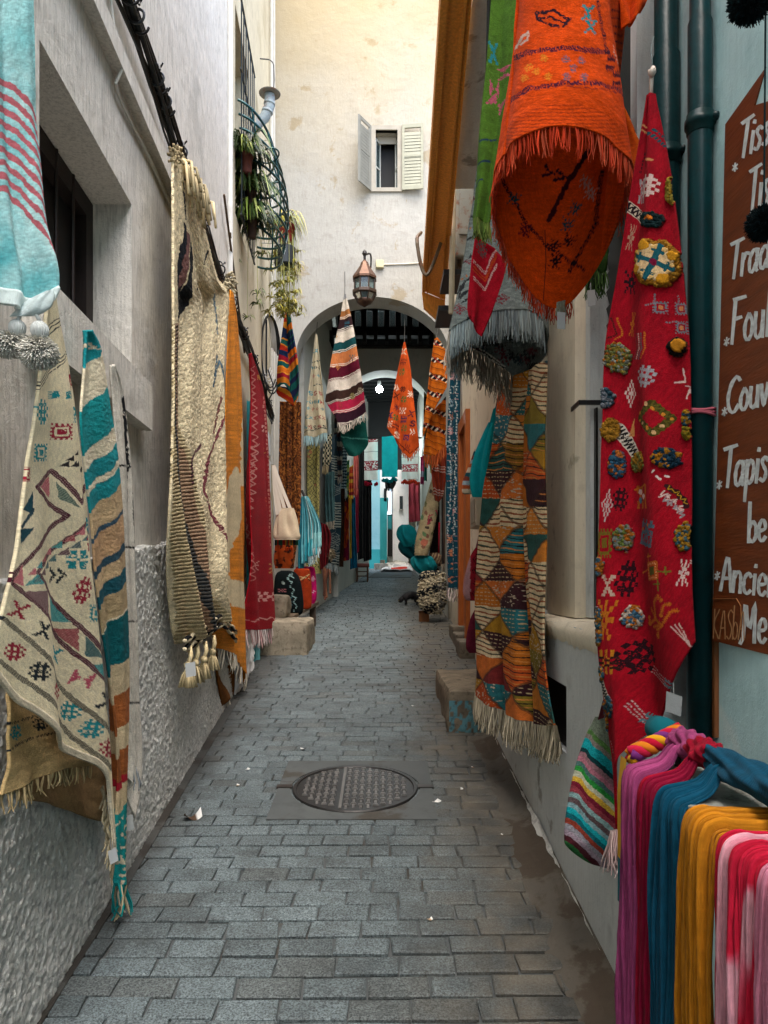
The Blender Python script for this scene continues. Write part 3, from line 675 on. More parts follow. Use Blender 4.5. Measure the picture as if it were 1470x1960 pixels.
m.tube(crs([(lp[0], lp[1], lp[2]+z_(488)), (lp[0]+.08, lp[1]+.1, lp[2]+z_(482)), (lp[0]+.07, DA-.005, lp[2]+z_(500))], 14), .013, 6); m.build('bracket', METAL, ln)
m = MB('#e9e4d2'); m.lathe([(.02, z_(558)), (.035, z_(550)), (.03, z_(543)), (.008, z_(540))], tuple(lp), 12); m.build('bulb', PAINT, ln, True)

# ---- the covered passage
ps = thing('covered_passage', (0, 15, 1.2), 'dark covered passage with beamed ceiling behind the big arch', 'passage')
def pslab(name, f, a, b, z0, z1, t, mat): 
    m = MB(); m.hexa([(f(a), a, z0), (f(b), b, z0), (f(b)+t, b, z0), (f(a)+t, a, z0), (f(a), a, z1), (f(b), b, z1), (f(b)+t, b, z1), (f(a)+t, a, z1)]); return m.build(name, mat, ps)
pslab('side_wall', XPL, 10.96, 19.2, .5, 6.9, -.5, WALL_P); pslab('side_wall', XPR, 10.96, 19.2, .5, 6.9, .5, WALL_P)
arch_wall('inner_arch', 13.5, -1.6, 1.7, .9, 5.72, .02, .86, 4.5, 5.33, .5, WALL_P, ps)
m = MB('#15110f'); m.box((-2.2, 10.96, 6.9), (2.2, 14.0, 7.05)); m.box((-1.6, 13.45, 5.95), (1.7, 13.6, 6.1)); m.box((-1.6, 13.45, 6.42), (1.7, 13.6, 6.9))
for x in np.arange(-1.0, 1.2, .21): m.box((x-.05, 13.46, 6.1), (x+.05, 13.58, 6.42))
m.build('timber_gallery', DARKW, ps)
m = MB('#7f9aa2')
for x in np.arange(-.895, 1.0, .21):
    if -.5 < x < .65: m.box((x-.05, 13.52, 6.12), (x+.05, 13.53, 6.41))
m.build('pane', GLASS, ps); m = MB('#3a3c3c'); m.box((-1.8, 15.0, 6.31), (1.9, 15.1, 7.4)); m.box((-1.8, 14.01, 7.06), (1.9, 14.75, 7.12)); m.build('pane_dimming_screen', PAINT, ps)  # back wall and gapped roof added behind the panes to dim the sky
m = MB('#1c1815')
for x in np.arange(-1.35, 1.4, .2): m.box((x-.03, 13.15, 5.74), (x+.03, 13.7, 5.94))
m.box((-1.6, 13.35, 5.72), (1.7, 13.48, 5.76)); m.build('beam', DARKW, ps)
m = MB('#0c0d0e'); m.box((-1.8, 14.0, 6.12), (2.0, 19.0, 6.3)); m.box((-1.8, 18.95, 4.35), (2.0, 19.15, 6.119))
for d in np.arange(14.2, 19, .32): m.box((-1.6, d, 6.02), (1.7, d+.1, 6.12))
m.build('ceiling', DARKW, ps)
bb = P(726, 745, 14.6)
bl = thing('light_bulb', tuple(bb), 'lit round bulb hanging on a wire under the inner arch', 'light bulb')
m = MB(); m.ball(bb, .066, 18, 12); m.build('globe', BULB, bl, True)
m = MB('#4a4a48'); m.tube([tuple(bb+(0, 0, .06)), tuple(bb+(0, 0, .16))], .032, 10); m.build('socket', PAINT, bl)
m = MB('#222222'); m.tube([tuple(bb+(0, 0, .16)), (bb[0], bb[1], 6.1)], .006, 5); m.build('wire', METAL, bl)
b2 = P(757, 851, 17.3); b2t = thing('light_bulb', tuple(b2), 'smaller lit bulb behind the orange motif rug, farther down the passage', 'light bulb')
m = MB(); m.ball(b2, .05, 14, 10); m.build('globe', BULB, b2t, True); m = MB('#222222'); m.tube([tuple(b2+(0, 0, .05)), (b2[0], b2[1], 6.1)], .006, 5); m.build('wire', METAL, b2t)

# ---- houses beyond the passage
def house(name, label, parts):
    a = parts[0][1]; t = thing(name, ((a[0][0]+a[1][0])/2, a[0][1], 2.0), label, 'house')
    for (nm, bx, mat, c) in parts: m = MB(c); m.box(*bx); m.build(nm, mat, t)
    return t
X = lambda px, d: (px-735)/F*d
Zp = lambda py, d: EYE-(py-HZ)/F*d
house('far_house', 'pale blue house front just past the passage on the left', [('wall', ((-1.9, 20.6, 1.7), (X(727, 20.6), 23, 6.5)), WALL_FB, '#ffffff'), ('plinth', ((-1.8, 20.55, 1.8), (X(727.5, 20.6), 20.7, 2.35)), WALL_FT, '#ffffff')])
house('far_house', 'narrow teal and white house with a dark doorway in the middle distance', [('wall', ((X(727, 21.8), 21.6, 1.8), (X(741, 21.6), 26, 3.9)), WALL_FT, '#ffffff'), ('upper_wall', ((X(727, 21.8)+.002, 21.65, 3.9), (X(744, 21.6), 26, 6.5)), WALL_F, '#ffffff'),
   ('window', ((X(735, 21.6), 21.6, Zp(960, 21.6)), (X(740, 21.6), 21.7, Zp(935, 21.6))), PAINT, '#1a2224'), ('door', ((X(741.5, 22), 22.6, 1.9), (X(752, 22), 22.8, 3.5)), PAINT, '#1d1a19'), ('awning', ((X(742, 21), 21.3, Zp(1010, 21)), (X(750, 21), 21.9, Zp(985, 21))), PAINT, '#22777c'), ('doorstep', ((X(741, 22), 22, 1.9), (X(752, 22), 22.6, 2.2)), STONE, '#888880')])
house('far_house', 'bright white corner house with a small window in the middle distance', [('wall', ((X(752, 23), 23, 1.8), (X(782, 23), 30, 6.8)), WALL_F, '#ffffff'), ('pilaster', ((X(751.5, 22.9), 22.9, 1.85), (X(759, 22.9), 23.05, 6.6)), WALL_F, '#ffffff'),
   ('window', ((X(765, 22.95), 22.94, Zp(975, 23)), (X(771, 22.95), 23.1, Zp(950, 23))), PAINT, '#2a3336'), ('sill', ((X(764, 22.9), 22.9, Zp(977.5, 23)), (X(772, 22.9), 23.05, Zp(975, 23))), PAINT, '#9a9a95')])
fc = thing('far_house', (1.1, 21.5, 2.0), 'cream house with teal shuttered windows at the far right end of the lane', 'house')
A = np.array((X(779, 24.5), 24.5)); B = np.array((X(834, 19.4), 19.4))
mp = lambda s, z, t: (A[0]+(B[0]-A[0])*s+t*.9, A[1]+(B[1]-A[1])*s+t*.2, z)
wall('wall', mp, 0, 1, 1.8, 5.4, [(.12, .26, 3.55, 4.75, .15), (.18, .34, 2.2, 3.3, .15), (.55, .7, 3.9, 4.6, .12)], WALL_FC, fc, .8)
m = MB('#1d6166')
for (a, b, c, e) in ((.125, .255, 3.56, 4.2), (.185, .335, 2.21, 3.29), (.555, .695, 3.91, 4.59)): m.hexa([mp(a, c, .1), mp(b, c, .1), mp(b, c, .14), mp(a, c, .14), mp(a, e, .1), mp(b, e, .1), mp(b, e, .14), mp(a, e, .14)])
m.build('shutter', PAINT, fc)
m = MB('#6f5a4a'); m.hexa([mp(.3, 5.0, -.5), mp(1, 5.0, -.5), mp(1, 5.1, .1), mp(.3, 5.1, .1), mp(.3, 5.06, -.5), mp(1, 5.06, -.5), mp(1, 5.4, .1), mp(.3, 5.4, .1)]); m.build('eave', WOOD, fc)

# ---- the shops on the right
rh = thing('house', (.85, 3, .25), 'grey shop house with rolling shutter, low base wall and pale blue end wall', 'house')
mapR = lambda s, z, t: (.735+t, s, z)
rp = lambda s, z, o: (.735-o-.012, s, SLOPE*s-.06+z*(1.335-SLOPE*s+.06))
wall('base_wall', mapR, 2.2, 4.8, -.1, 1.318, [(2.98, 3.55, .80, 1.07, .3)], WALL_R, rh, .5)
m = MB('#0d0c0c'); m.box((.76, 2.985, .805), (1.02, 3.545, 1.065)); m.build('hole_shade_fill', PAINT, rh)  # black block fills the hole, its shade painted as colour
# sloping skirt of lumpy cement at the wall foot
sk = []
nS = 120; ss = np.linspace(2.2, 4.9, nS)
for i, s in enumerate(ss):
    hh = .035+.05*vn(s*4, 0, 2)*vn(s*1.3, 5, 2)+.02*vn(s*17, 3, 4)
    for k in range(7):
        t = k/6; sk.append((.735-.004-(.05+.04*vn(s*4, 1, 7))*(1-t)**2-.008*vn(s*20, k, 3), s, SLOPE*s-.02+hh*t))
mk('cement_skirt', sk, quads(nS, 7), STUCCO, rh, None, None, True)
lg = []
nS = 70; ss = np.linspace(2.46, 3.63, nS)
for s in ss:
    e = .02*vn(s*9, 2, 5)+.012*vn(s*25, 1, 6)
    lg += [(.733, s, 1.27-e*1.6), (.724-e*.2, s, 1.305-e*.5), (.738+e*.3, s, 1.334-e*.3), (.95, s, 1.345), (1.24, s, 1.345)]
mk('ledge', lg, quads(nS, 5), WALL_RC, rh, None, None, False)
m = MB(); m.box((.80, 3.1, 1.34), (1.6, 3.62, 4.6)); m.build('pillar', WALL_RC, rh)
m = MB(); m.box((.845, 3.03, 1.345), (1.5, 3.098, 4.6)); m.box((.84, 2.455, 1.345), (1.5, 2.52, 4.6)); m.build('jamb', WALL_R, rh)
m = MB(); m.box((.90, -7.0, -.7), (1.6, 2.455, 5.6)); m.build('blue_wall', WALL_B, rh)
m = MB(); m.box((.82, 2.455, 4.6), (1.6, 4.5, 5.6)); m.build('lintel', WALL_R, rh)
m = MB(); m.box((1.6, 2.3, .2), (1.75, 4.6, 5.6)); m.box((1.25, 2.5, 1.0), (1.6, 3.1, 1.3)); m.build('back_wall', PAINT, rh)
m = MB('#26282a'); prof = []
zz = 2.28
while zz < 4.6:
    m.hexa([(.915, 2.52, zz), (.922, 3.02, zz), (.95, 3.02, zz), (.95, 2.52, zz), (.90, 2.52, zz+.055), (.907, 3.02, zz+.055), (.95, 3.02, zz+.055), (.95, 2.52, zz+.055)])
    m.box((.925, 2.52, zz+.055), (.95, 3.02, zz+.068)); zz += .068
m.box((.895, 2.52, 2.2), (.955, 3.02, 2.279)); sh = m.build('rolling_shutter', METAL, rh)
m = MB('#1d1f20'); m.box((.79, 3.0, 2.212), (.9, 3.015, 2.23)); m.box((.79, 3.015, 2.212), (.797, 3.13, 2.23)); m.build('latch', METAL, rh)
m = MB('#101112'); m.box((.86, 3.0, 1.35), (.868, 3.095, 2.2)); m.build('shutter_rail', METAL, rh)

rc = thing('house', (1.0, 6.5, .6), 'cream shop house with orange door frame and jettied upper floor on the right', 'house')
m = MB(); m.box((.95, 4.5, .2), (1.6, 8.15, 4.2)); m.box((.95, 9.03, .5), (1.6, 10.49, 4.2)); m.box((.95, 8.15, 3.4), (1.6, 9.03, 4.2)); m.build('wall', WALL_RC, rc)
m = MB(); m.box((.80, 3.625, 4.62), (.82, 3.63, 4.63)); 
m = MB('#a0551f'); m.box((.90, 8.16, .72), (.97, 8.28, 3.39)); m.box((.90, 8.9, .72), (.97, 9.02, 3.39)); m.box((.90, 8.28, 3.25), (.97, 8.9, 3.39)); df = m.build('door_frame', WOOD, rc)
m = MB('#b0622a'); m.box((.955, 8.28, .76), (.985, 8.9, 3.25)); m.build('door', WOOD, rc)
m = MB(); m.box((.42, 3.0, 4.25), (1.6, 5.2, 5.7)); m.build('jetty', WALL_R, rc)
m = MB(); m.box((1.0, 7.0, 4.2), (1.7, 10.49, 6.6)); m.box((.80, 5.203, 4.203), (1.7, 6.998, 6.0)); m.build('upper_wall', WALL_RC, rc)
m = MB('#e89a3c'); a = [P(850, -20, 3.4), P(905, -20, 3.4), P(852, 575, 6.95), P(808, 556, 6.95)]
a = [P(862, -300, 2.7), P(930, -300, 2.7)]+a[2:]
m.slab(a, (0, 0, 1), .06); m.hexa([a[0]+(0, 0, -.02), a[0]+(.03, 0, -.02), a[3]+(.03, 0, -.02), a[3]+(0, 0, -.02), a[0]+(0, 0, .12), a[0]+(.03, 0, .12), a[3]+(.03, 0, .12), a[3]+(0, 0, .12)])
cx = (a[2]+a[3])/2; m.slab([a[3]+(0, 0, -.01), a[3]+(.02, .05, -.14), (a[2]+a[3])/2+(.03, .05, -.20), a[2]+(0, .05, -.22), a[2]+(0, 0, .0)], (0, 1, 0), .05)
for t in (.22, .8):
    p0 = a[0]*(1-t)+a[1]*t; p1 = a[3]*(1-t)+a[2]*t; m.hexa([p0+(-.006, 0, -.012), p0+(.006, 0, -.012), p1+(.006, 0, -.012), p1+(-.006, 0, -.012), p0+(-.006, 0, .01), p0+(.006, 0, .01), p1+(.006, 0, .01), p1+(-.006, 0, .01)])
m.build('eave_board', WOOD, rc)
m = MB('#6b5a44'); m.tube(crs([P(838, 230, 6.3), P(826, 290, 6.2), P(838, 330, 6.1), P(856, 350, 6.0), P(850, 440, 5.9), P(822, 520, 5.8), P(808, 515, 5.8), P(798, 460, 5.8), P(806, 445, 5.9)], 60)+np.array((0, 0, 0)), .014, 6)
m.build('loose_cable', RUSTY, rc)
m = MB('#d0c7ae'); m.tube([P(868, 345, 5.7), P(864, 600, 5.7)], .022, 8); m.build('post', PAINT, rc)
m = MB('#222325'); e = P(855, 540, 5.9); m.box((e[0]-.04, 5.7, e[2]-.02), (e[0]+.16, 6.1, e[2]+.02)); m.build('shelf_bracket', METAL, rc); m = MB('#222325'); e = P(850, 607, 5.9); m.box((e[0]-.06, 5.7, e[2]-.02), (e[0]+.2, 6.1, e[2]+.02)); m.build('bracket', METAL, rc)
m = MB('#6d6659'); 
for (px, py, dd, w_, h_) in ((866, 1222, 8.9, .16, .16), (873, 1235, 8.5, .14, .14), (880, 1254, 7.9, .18, .16)):
    g = GP(px, py); m.bbox((g[0]-.02, g[1]-.2, g[2]-.05), (g[0]+w_+.05, g[1]+.25, g[2]+h_), .02)
m.build('kerb_stone', STONE, rc)
# the air conditioner
ac = thing('air_conditioner', (.64, 6.2, 4.05), 'rusty white air conditioner box on the wall under the orange eave', 'air conditioner')
m = MB('#93958c'); m.bbox((.565, 5.9, 4.08), (.80, 6.6, 4.82), .015); m.build('casing', RUSTY, ac)
m = MB('#8f938d'); m.bbox((.60, 5.885, 4.25), (.74, 5.902, 4.65), .006); m.build('side_panel', RUSTY, ac)
m = MB('#3c2c20'); m.box((.59, 5.95, 4.02), (.62, 6.55, 4.078)); m.box((.74, 5.95, 4.02), (.78, 6.55, 4.078)); m.build('foot', METAL, ac)

# stone bench and step
g = GP(590, 1252)
def lump(name, boxes, label, cat, mat=STONE, col='#8a8272', bev=.05, disp=.022, group=None):
    lo = np.array([b[0] for b in boxes]).min(0); t = thing(name, ((lo[0]+boxes[0][1][0])/2, boxes[0][0][1], lo[2]), label, cat, group)
    for i, (a, b, nm, c) in enumerate(boxes):
        m = MB(c or col); m.bbox(a, b, bev); o = m.build(nm, mat, t, True)
        s = o.modifiers.new('subdiv', 'SUBSURF'); s.levels = s.render_levels = 3; s.subdivision_type = 'SIMPLE'
        tx = D.textures.new('lumps', 'CLOUDS'); tx.noise_scale = .16; dm = o.modifiers.new('lumps', 'DISPLACE'); dm.texture = tx; dm.strength = disp*2; dm.mid_level = .5
    return t
lump('stone_bench', [((XL(8)-.02, 7.9, .6), (g[0], 8.75, 1.06), 'seat', '#948b78'), ((XL(8)-.02, 8.5, 1.06), (-1.12, 8.95, 1.32), 'back_block', '#857c6a')], 'worn stone bench of two blocks beside the fringed red rug', 'bench')
g = GP(868, 1402)
lump('door_step', [((g[0]-.035, g[1], g[2]-.1), (.95, 6.35, g[2]+.29), 'step', '#7a6f5e')], 'worn stone doorstep with flaking blue paint under the patchwork rug', 'step', STONE)
m = MB('#3f6f76'); 
V = []; n1, n2 = 30, 20
for i in range(n1):
    for k in range(n2): V.append((g[0]-.03+.25*i/(n1-1), g[1]-.004-.004*vn(i*.6, k*.6, 3), g[2]+.22*k/(n2-1)))
cc = np.array([hx('#5b8890') if vn(i*.45, k*.45, 9)+.4*vn(i*.12, k*.2, 2) > .62 else hx('#6b6152') for i in range(n1) for k in range(n2)])
mk('flaked_paint', V, quads(n1, n2), STONE, D.objects['door_step'], cc)

# manhole
mc = GP(680, 1508); mh = thing('manhole_cover', tuple(mc), 'round cast iron manhole cover with a ribbed pattern and two lifting lugs', 'manhole cover')
tilt = lambda x, y, z: (mc[0]+x, mc[1]+y, mc[2]+SLOPE*y+z)
m = MB('#474a4a')
pa = [(-.40, -.47, 0), (.41, -.46, 0), (.40, .46, 0), (-.39, .45, 0)]
V = []; n = 48; ring = [(.355*math.cos(2*math.pi*i/n), .355*math.sin(2*math.pi*i/n)) for i in range(n)]
sq = []
for (x, y) in ring:
    k = .43/max(abs(x), abs(y)); sq.append((x*k, y*k))
for (x, y), (X2, Y2) in zip(ring, sq): V += [tilt(x, y, -.012), tilt(x, y, .006), tilt(X2*.98, Y2, .006), tilt(X2*.98, Y2, -.012)]
Fs = [(i*4+k, i*4+k+1, ((i+1) % n)*4+k+1, ((i+1) % n)*4+k) for i in range(n) for k in range(3)]
m.add(V, Fs); m.build('surround', CONC, mh)
m = MB('#262524')
V = [tilt(.343*math.cos(2*math.pi*i/n), .343*math.sin(2*math.pi*i/n), z) for z in (-.012, .004) for i in range(n)]
m.add(V, [(i, (i+1) % n, n+(i+1) % n, n+i) for i in range(n)]+[tuple(range(n, 2*n))])
V = [tilt(r*math.cos(2*math.pi*i/n), r*math.sin(2*math.pi*i/n), z) for (r, z) in ((.343, .0042), (.338, .010), (.322, .010), (.318, .0042)) for i in range(n)]
m.add(V, [(r*n+i, r*n+(i+1) % n, (r+1)*n+(i+1) % n, (r+1)*n+i) for r in range(3) for i in range(n)])
m.color('#6a6763')
for ix in range(-8, 9):
    for iy in range(-9, 10):
        x, y = ix*.038, iy*.034+(.017 if ix % 2 else 0)
        if math.hypot(x, y) > .298 or ix == -2: continue
        a_, b_ = (.015, .006) if (ix+iy) % 2 else (.007, .014)
        m.hexa([tilt(x-a_, y-b_, .004), tilt(x+a_, y-b_, .004), tilt(x+a_, y+b_, .004), tilt(x-a_, y+b_, .004), tilt(x-a_*.8, y-b_*.8, .013), tilt(x+a_*.8, y-b_*.8, .013), tilt(x+a_*.8, y+b_*.8, .013), tilt(x-a_*.8, y+b_*.8, .013)], .3)
m.hexa([tilt(-.075, -.3, .004), tilt(-.06, -.3, .004), tilt(-.06, .3, .004), tilt(-.075, .3, .004), tilt(-.075, -.3, .010), tilt(-.06, -.3, .010), tilt(-.06, .3, .010), tilt(-.075, .3, .010)])
m.build('lid', METAL, mh)
for s in (-1, 1):
    m = MB('#37332f'); m.hexa([tilt(s*.345, -.022, -.01), tilt(s*.43, -.018, -.01), tilt(s*.43, .018, -.01), tilt(s*.345, .022, -.01), tilt(s*.345, -.022, .012), tilt(s*.43, -.018, .012), tilt(s*.43, .018, .012), tilt(s*.345, .022, .012)])
    m.build('lug', METAL, mh)

# cables along the left wall
cb = thing('cable_bundle', (XL(5), 5, 3.7), 'bundle of black cables strung along the left house walls above the rugs', 'cables')
m = MB('#17191a'); rng = random.Random(4)
for k in range(11):
    pts = []; ph = rng.uniform(0, 6); oz = rng.uniform(-.026, .026); ox = rng.uniform(.03, .065)
    for d in np.arange(-.5, 9.7, .25):
        zc = np.interp(d, [-.5, 3, 4, 5.4, 6.8, 8.2, 9.6], [4.02, 3.92, 3.83, 3.74, 3.72, 3.72, 3.55]); pts.append((XL(d)+ox+.012*math.sin(d*2.3+ph), d, zc+oz+.022*math.sin(d*3.1+ph*2)-(.05*abs(math.sin(d*2.2+ph)) if k > 8 else 0)))
    m.color(rng.choice(['#17191a', '#202325', '#0e1a1c'])).tube(pts, rng.uniform(.005, .010), 6)
m.build('cable', METAL, cb)
for d in (2.6, 2.95, 3.1, 3.45, 3.6, 3.98, 4.6, 5.3, 5.9, 6.6, 7.4, 8.1, 8.9):
    m = MB('#0d0f10'); zc = np.interp(d, [-.5, 3, 4, 5.4, 6.8, 8.2, 9.6], [4.02, 3.92, 3.83, 3.74, 3.72, 3.72, 3.55])
    m.tube([(XL(d)+.052+.034*math.cos(a), d+.010*a, zc+.042*math.sin(a)) for a in np.linspace(0, 12.5, 40)], .006, 5); m.tube([(XL(d)+.08, d+.02, zc+.02), (XL(d)+.10, d, zc+.03), (XL(d)+.105, d-.02, zc+.015)], .005, 4)
    m.build('tie', METAL, cb)
wc = thing('wire_coil', (XL(9.2), 9.2, 3.2), 'tangle of white and black wire hooked on the wall left of the striped rug', 'wire')
m = MB('#d4d2cb'); c0 = P(513, 660, 8.9)
for k in range(7):
    pts = [c0+np.array((.01*k-.02, .05*math.cos(a)*k*.3, 0))+np.array((.05*math.cos(a)*(1+.12*k), .1*math.cos(a), .36*math.sin(a)*(1+.05*k)-.02*k)) for a in np.linspace(0, 5.5, 30)]
    m.color('#d4d2cb' if k < 4 else '#26282a').tube(pts, .009, 5)
m.tube([c0+(-.02, 0, .3), c0+(-.02, 0, -.6)], .012, 6); m.tube(crs([c0+(0, 0, -.3), c0+(.07, -.05, -.55), c0+(-.03, 0, -.75), c0+(.05, 0, -.95)], 30), .009, 5); m.build('coil', PAINT, wc, True)
# ================================================================ TEXTILES AND GOODS
def loft(name, rows, d, rel, paint, nu=48, nv=60, folds=(), rough=0, seed=1, mat=None, parent=None, base='#888888', label=None, cat=None, group=None, dd=0, tilt=0, smooth=True, power=1.0):
    """closed rounded body; rows (py, left px, right px) from top to bottom at depth d"""
    R = crs([(r[1], r[0], r[2]) for r in rows], nv, smooth); u = np.linspace(0, 1, nu, endpoint=False); a = 2*np.pi*u
    c = (R[:, 0]+R[:, 2])/2; hw = (R[:, 2]-R[:, 0])/2; v = np.linspace(0, 1, nv)
    ca = np.sign(np.cos(a))*abs(np.cos(a))**power; sa = np.sign(np.sin(a))*abs(np.sin(a))**power
    px = c[:, None]-hw[:, None]*ca[None]; py = np.repeat(R[:, 1][:, None], nu, 1)+tilt*hw[:, None]*sa[None]
    dv = d+dd*v[:, None]-rel*hw[:, None]/F*d*sa[None]
    U, V = np.meshgrid(u, v); p = Pt(px, py, U, V, base); paint(p)
    W = np.stack([(px-735)/F*dv, dv, EYE-(py-HZ)/F*dv], -1)
    N = W-W.mean(1, keepdims=True); N /= np.linalg.norm(N, axis=-1, keepdims=True)+1e-9; h = p.H.copy()
    for (n, amp, ph) in folds: h += amp*np.sin(2*np.pi*(n*U+ph+.3*np.sin(2.5*V+seed)))*np.sin(np.pi*np.clip(V*.9+.08, 0, 1))
    if rough: h += rough*(fbm(px/2.2, py/2.2, seed, 2)-.5)*2
    W = W+N*h[..., None]; n0 = nv*nu
    verts = np.vstack([W.reshape(-1, 3), W[0].mean(0)[None], W[-1].mean(0)[None]]); cols = np.vstack([p.C.reshape(-1, 3), p.C[0].mean(0)[None], p.C[-1].mean(0)[None]])
    Q = quads(nv, nu, True); i = np.arange(nu); j = (i+1) % nu
    T = [(n0, int(a_), int(b_)) for a_, b_ in zip(j, i)]+[(n0+1, int((nv-1)*nu+a_), int((nv-1)*nu+b_)) for a_, b_ in zip(i, j)]
    uv = np.vstack([np.stack([U*.6, V*.6], -1).reshape(-1, 2), [[0, 0], [0, 1]]])
    o = mk(name, verts, [tuple(f) for f in Q.tolist()]+T, mat or COTTON, parent, np.clip(cols, 0, 1), uv, True, label, cat if not parent else None, group)
    return o, W
def tubeloop(name, top, rim, dtop, drim, paint, nu=220, nv=150, mat=None, label=None, seed=1, folds=(), rough=0, bow=1.0):
    """a rug hung as an open loop: closed outline top -> closed rim, both (px, py, depth)"""
    Tc = crs(top+[top[0]], nu+1)[:-1]; Rc = crs(rim+[rim[0]], nu+1)[:-1]; v = np.linspace(0, 1, nv)[:, None, None]
    G = Tc[None]*(1-v)+Rc[None]*v; vb = v[..., 0]**bow; G[..., 0] = Tc[None, :, 0]*(1-vb)+Rc[None, :, 0]*vb; px, py, d = G[..., 0], G[..., 1], G[..., 2]; U = np.broadcast_to(np.arange(nu)/nu, px.shape); V = np.broadcast_to(v[..., 0], px.shape)
    p = Pt(px, py, U, V, '#888888'); paint(p); W = np.stack([(px-735)/F*d, d, EYE-(py-HZ)/F*d], -1)
    N = W-W.mean(1, keepdims=True); N[..., 2] = 0; N /= np.linalg.norm(N, axis=-1, keepdims=True)+1e-9
    h = .018*(fbm(U*7, V*4, seed)-.5)*2*V
    for (n, amp, ph) in folds: h = h+amp*V*np.sin(2*np.pi*(n*U+ph+.2*np.sin(3*V)))
    if rough: h = h+rough*(fbm(px/3, py/3, seed, 2)-.5)*2
    W = W+N*h[..., None]
    Wc = np.concatenate([W, W[:, :1]], 1); Cc = np.concatenate([p.C, p.C[:, :1]], 1); Uv = np.stack([np.broadcast_to(np.linspace(0, 1, nu+1), Wc.shape[:2])*1.4, np.broadcast_to(v[..., 0], Wc.shape[:2])*1.2], -1)
    o = mk(name, Wc, quads(nv, nu+1), mat or WEAVE, None, np.clip(Cc, 0, 1).reshape(-1, 3), Uv.reshape(-1, 2), True, label, 'rug', None, None, .010)
    return o, W
def pricetag(parent, p, w_=.05, h_=.07, ang=.2, col='#b2b6b6'):
    p = np.asarray(p); ca, sa = math.cos(ang), math.sin(ang); m = MB(col); R = lambda x, z: p+np.array((x*ca-z*sa*.3, -.004+.004*z, z*ca+x*sa))
    m.slab([R(-w_/2, 0), R(w_/2, 0), R(w_/2*1.05, -h_), R(-w_/2*.9, -h_)], (0, 1, 0), .0015)
    m.tube([tuple(p), tuple(p+(0, .004, .03))], .0012, 3); m.build('price_tag', PAPER, parent)

# ---------------------------------------------------- left side, nearest first
T = lambda px, py: 1.66+.0011*px
def paint_towel(p):
    p.C[:] = hx('#6fb0b4'); s = p.y; p.C[:] += (np.clip((fbm(p.x/40, p.y/70, 3)-.45), -.2, .3)[..., None]*np.array((.7, .35, .3)))
    drop = 66*(np.clip(p.x, 0, 120)/66)**1.55; st = fbm(p.x/5+p.y/60, p.y/2.5, 8, 2)
    p.C[s-drop < 120] = p.C[s-drop < 120]*.45+hx('#98bdbc')*.55
    for k in range(9): y0 = 150+k*26; p.put((s-drop > y0) & (s-drop < y0+13+3*(vn(p.x/9, p.y/9, k)-.5)), '#a85a62')
    for k in range(9): y0 = 163+k*26; p.put((s-drop > y0) & (s-drop < y0+12), '#b9d3cf', 0, .35)
    p.C *= (.86+.3*st)[..., None]; p.put(p.v > .955, '#c9d6d4', .006)
tw, W = cloth('striped_towel', [(-75, -60), (-75, 200), (-72, 400), (-70, 560)], [(63, -60), (68, 180), (76, 300), (84, 430), (101, 505), (104, 550), (93, 578)], paint_towel, bottom=[(-5, 580), (50, 600), (75, 592)],
      depth=T, nu=130, nv=420, folds=((2.2, .012, .2, .2, 1), (5, .004, .6, .2, 1)), mat=COTTON, thick=.01, label='pale turquoise towel with thin red stripes and white tassels, nearest at upper left', cat='towel')
o, _ = loft('hem', [(556, 90, 103), (572, 60, 104), (590, 35, 96), (604, 20, 70), (606, 15, 40)], 1.70, .5, lambda p: p.mottle(.2, 6), base='#b9c7c7', parent=tw, mat=COTTON, folds=((5, .004, 0),))
for (cx, cy, r) in ((33, 628, 15), (76, 632, 16)):
    dd = 1.70; c = P(cx, cy, dd); rr = r/F*dd; m = MB('#c4c8c6'); m.ball(c, rr, 22, 14, 0, (1, 1, 1.05))
    for k in range(22): a = k*.2856; m.tube([(c[0]+rr*1.0*math.cos(a)*math.sin(t), c[1]+rr*1.0*math.sin(a)*math.sin(t), c[2]+rr*1.06*math.cos(t)) for t in np.linspace(.15, 2.9, 9)], rr*.09, 4, False)
    top = P(cx-2 if cx < 50 else cx-14, 588, dd-.01); m.tube([tuple(top), tuple((top+c)/2+(.006, 0, 0)), tuple(c+(0, 0, rr))], .005, 6); m.build('tassel_head', YARN, tw, True)
for (cx, cy, sx, sz) in ((20, 652, 44, 26), (74, 668, 36, 32)):
    c = P(cx, cy, 1.71); m = MB('#aeb4b2'); rng = random.Random(cx)
    for k in range(1300):
        a = rng.uniform(0, 6.283); e = rng.uniform(-1, 1); q = math.sqrt(1-e*e); s0 = np.array((q*math.cos(a)*sx, q*math.sin(a)*sz, e*sz))/F*1.7
        m.c = hx('#dcd9ce')*rng.uniform(.88, 1.06); m.tube([c+s0*.35, c+s0*.75+(0, 0, -.003), c+s0*rng.uniform(.92, 1.1)+(rng.uniform(-.004, .004), 0, -.009)], [.002, .002, .0015], 3, False)
    m.build('tassel', YARN, tw, True)

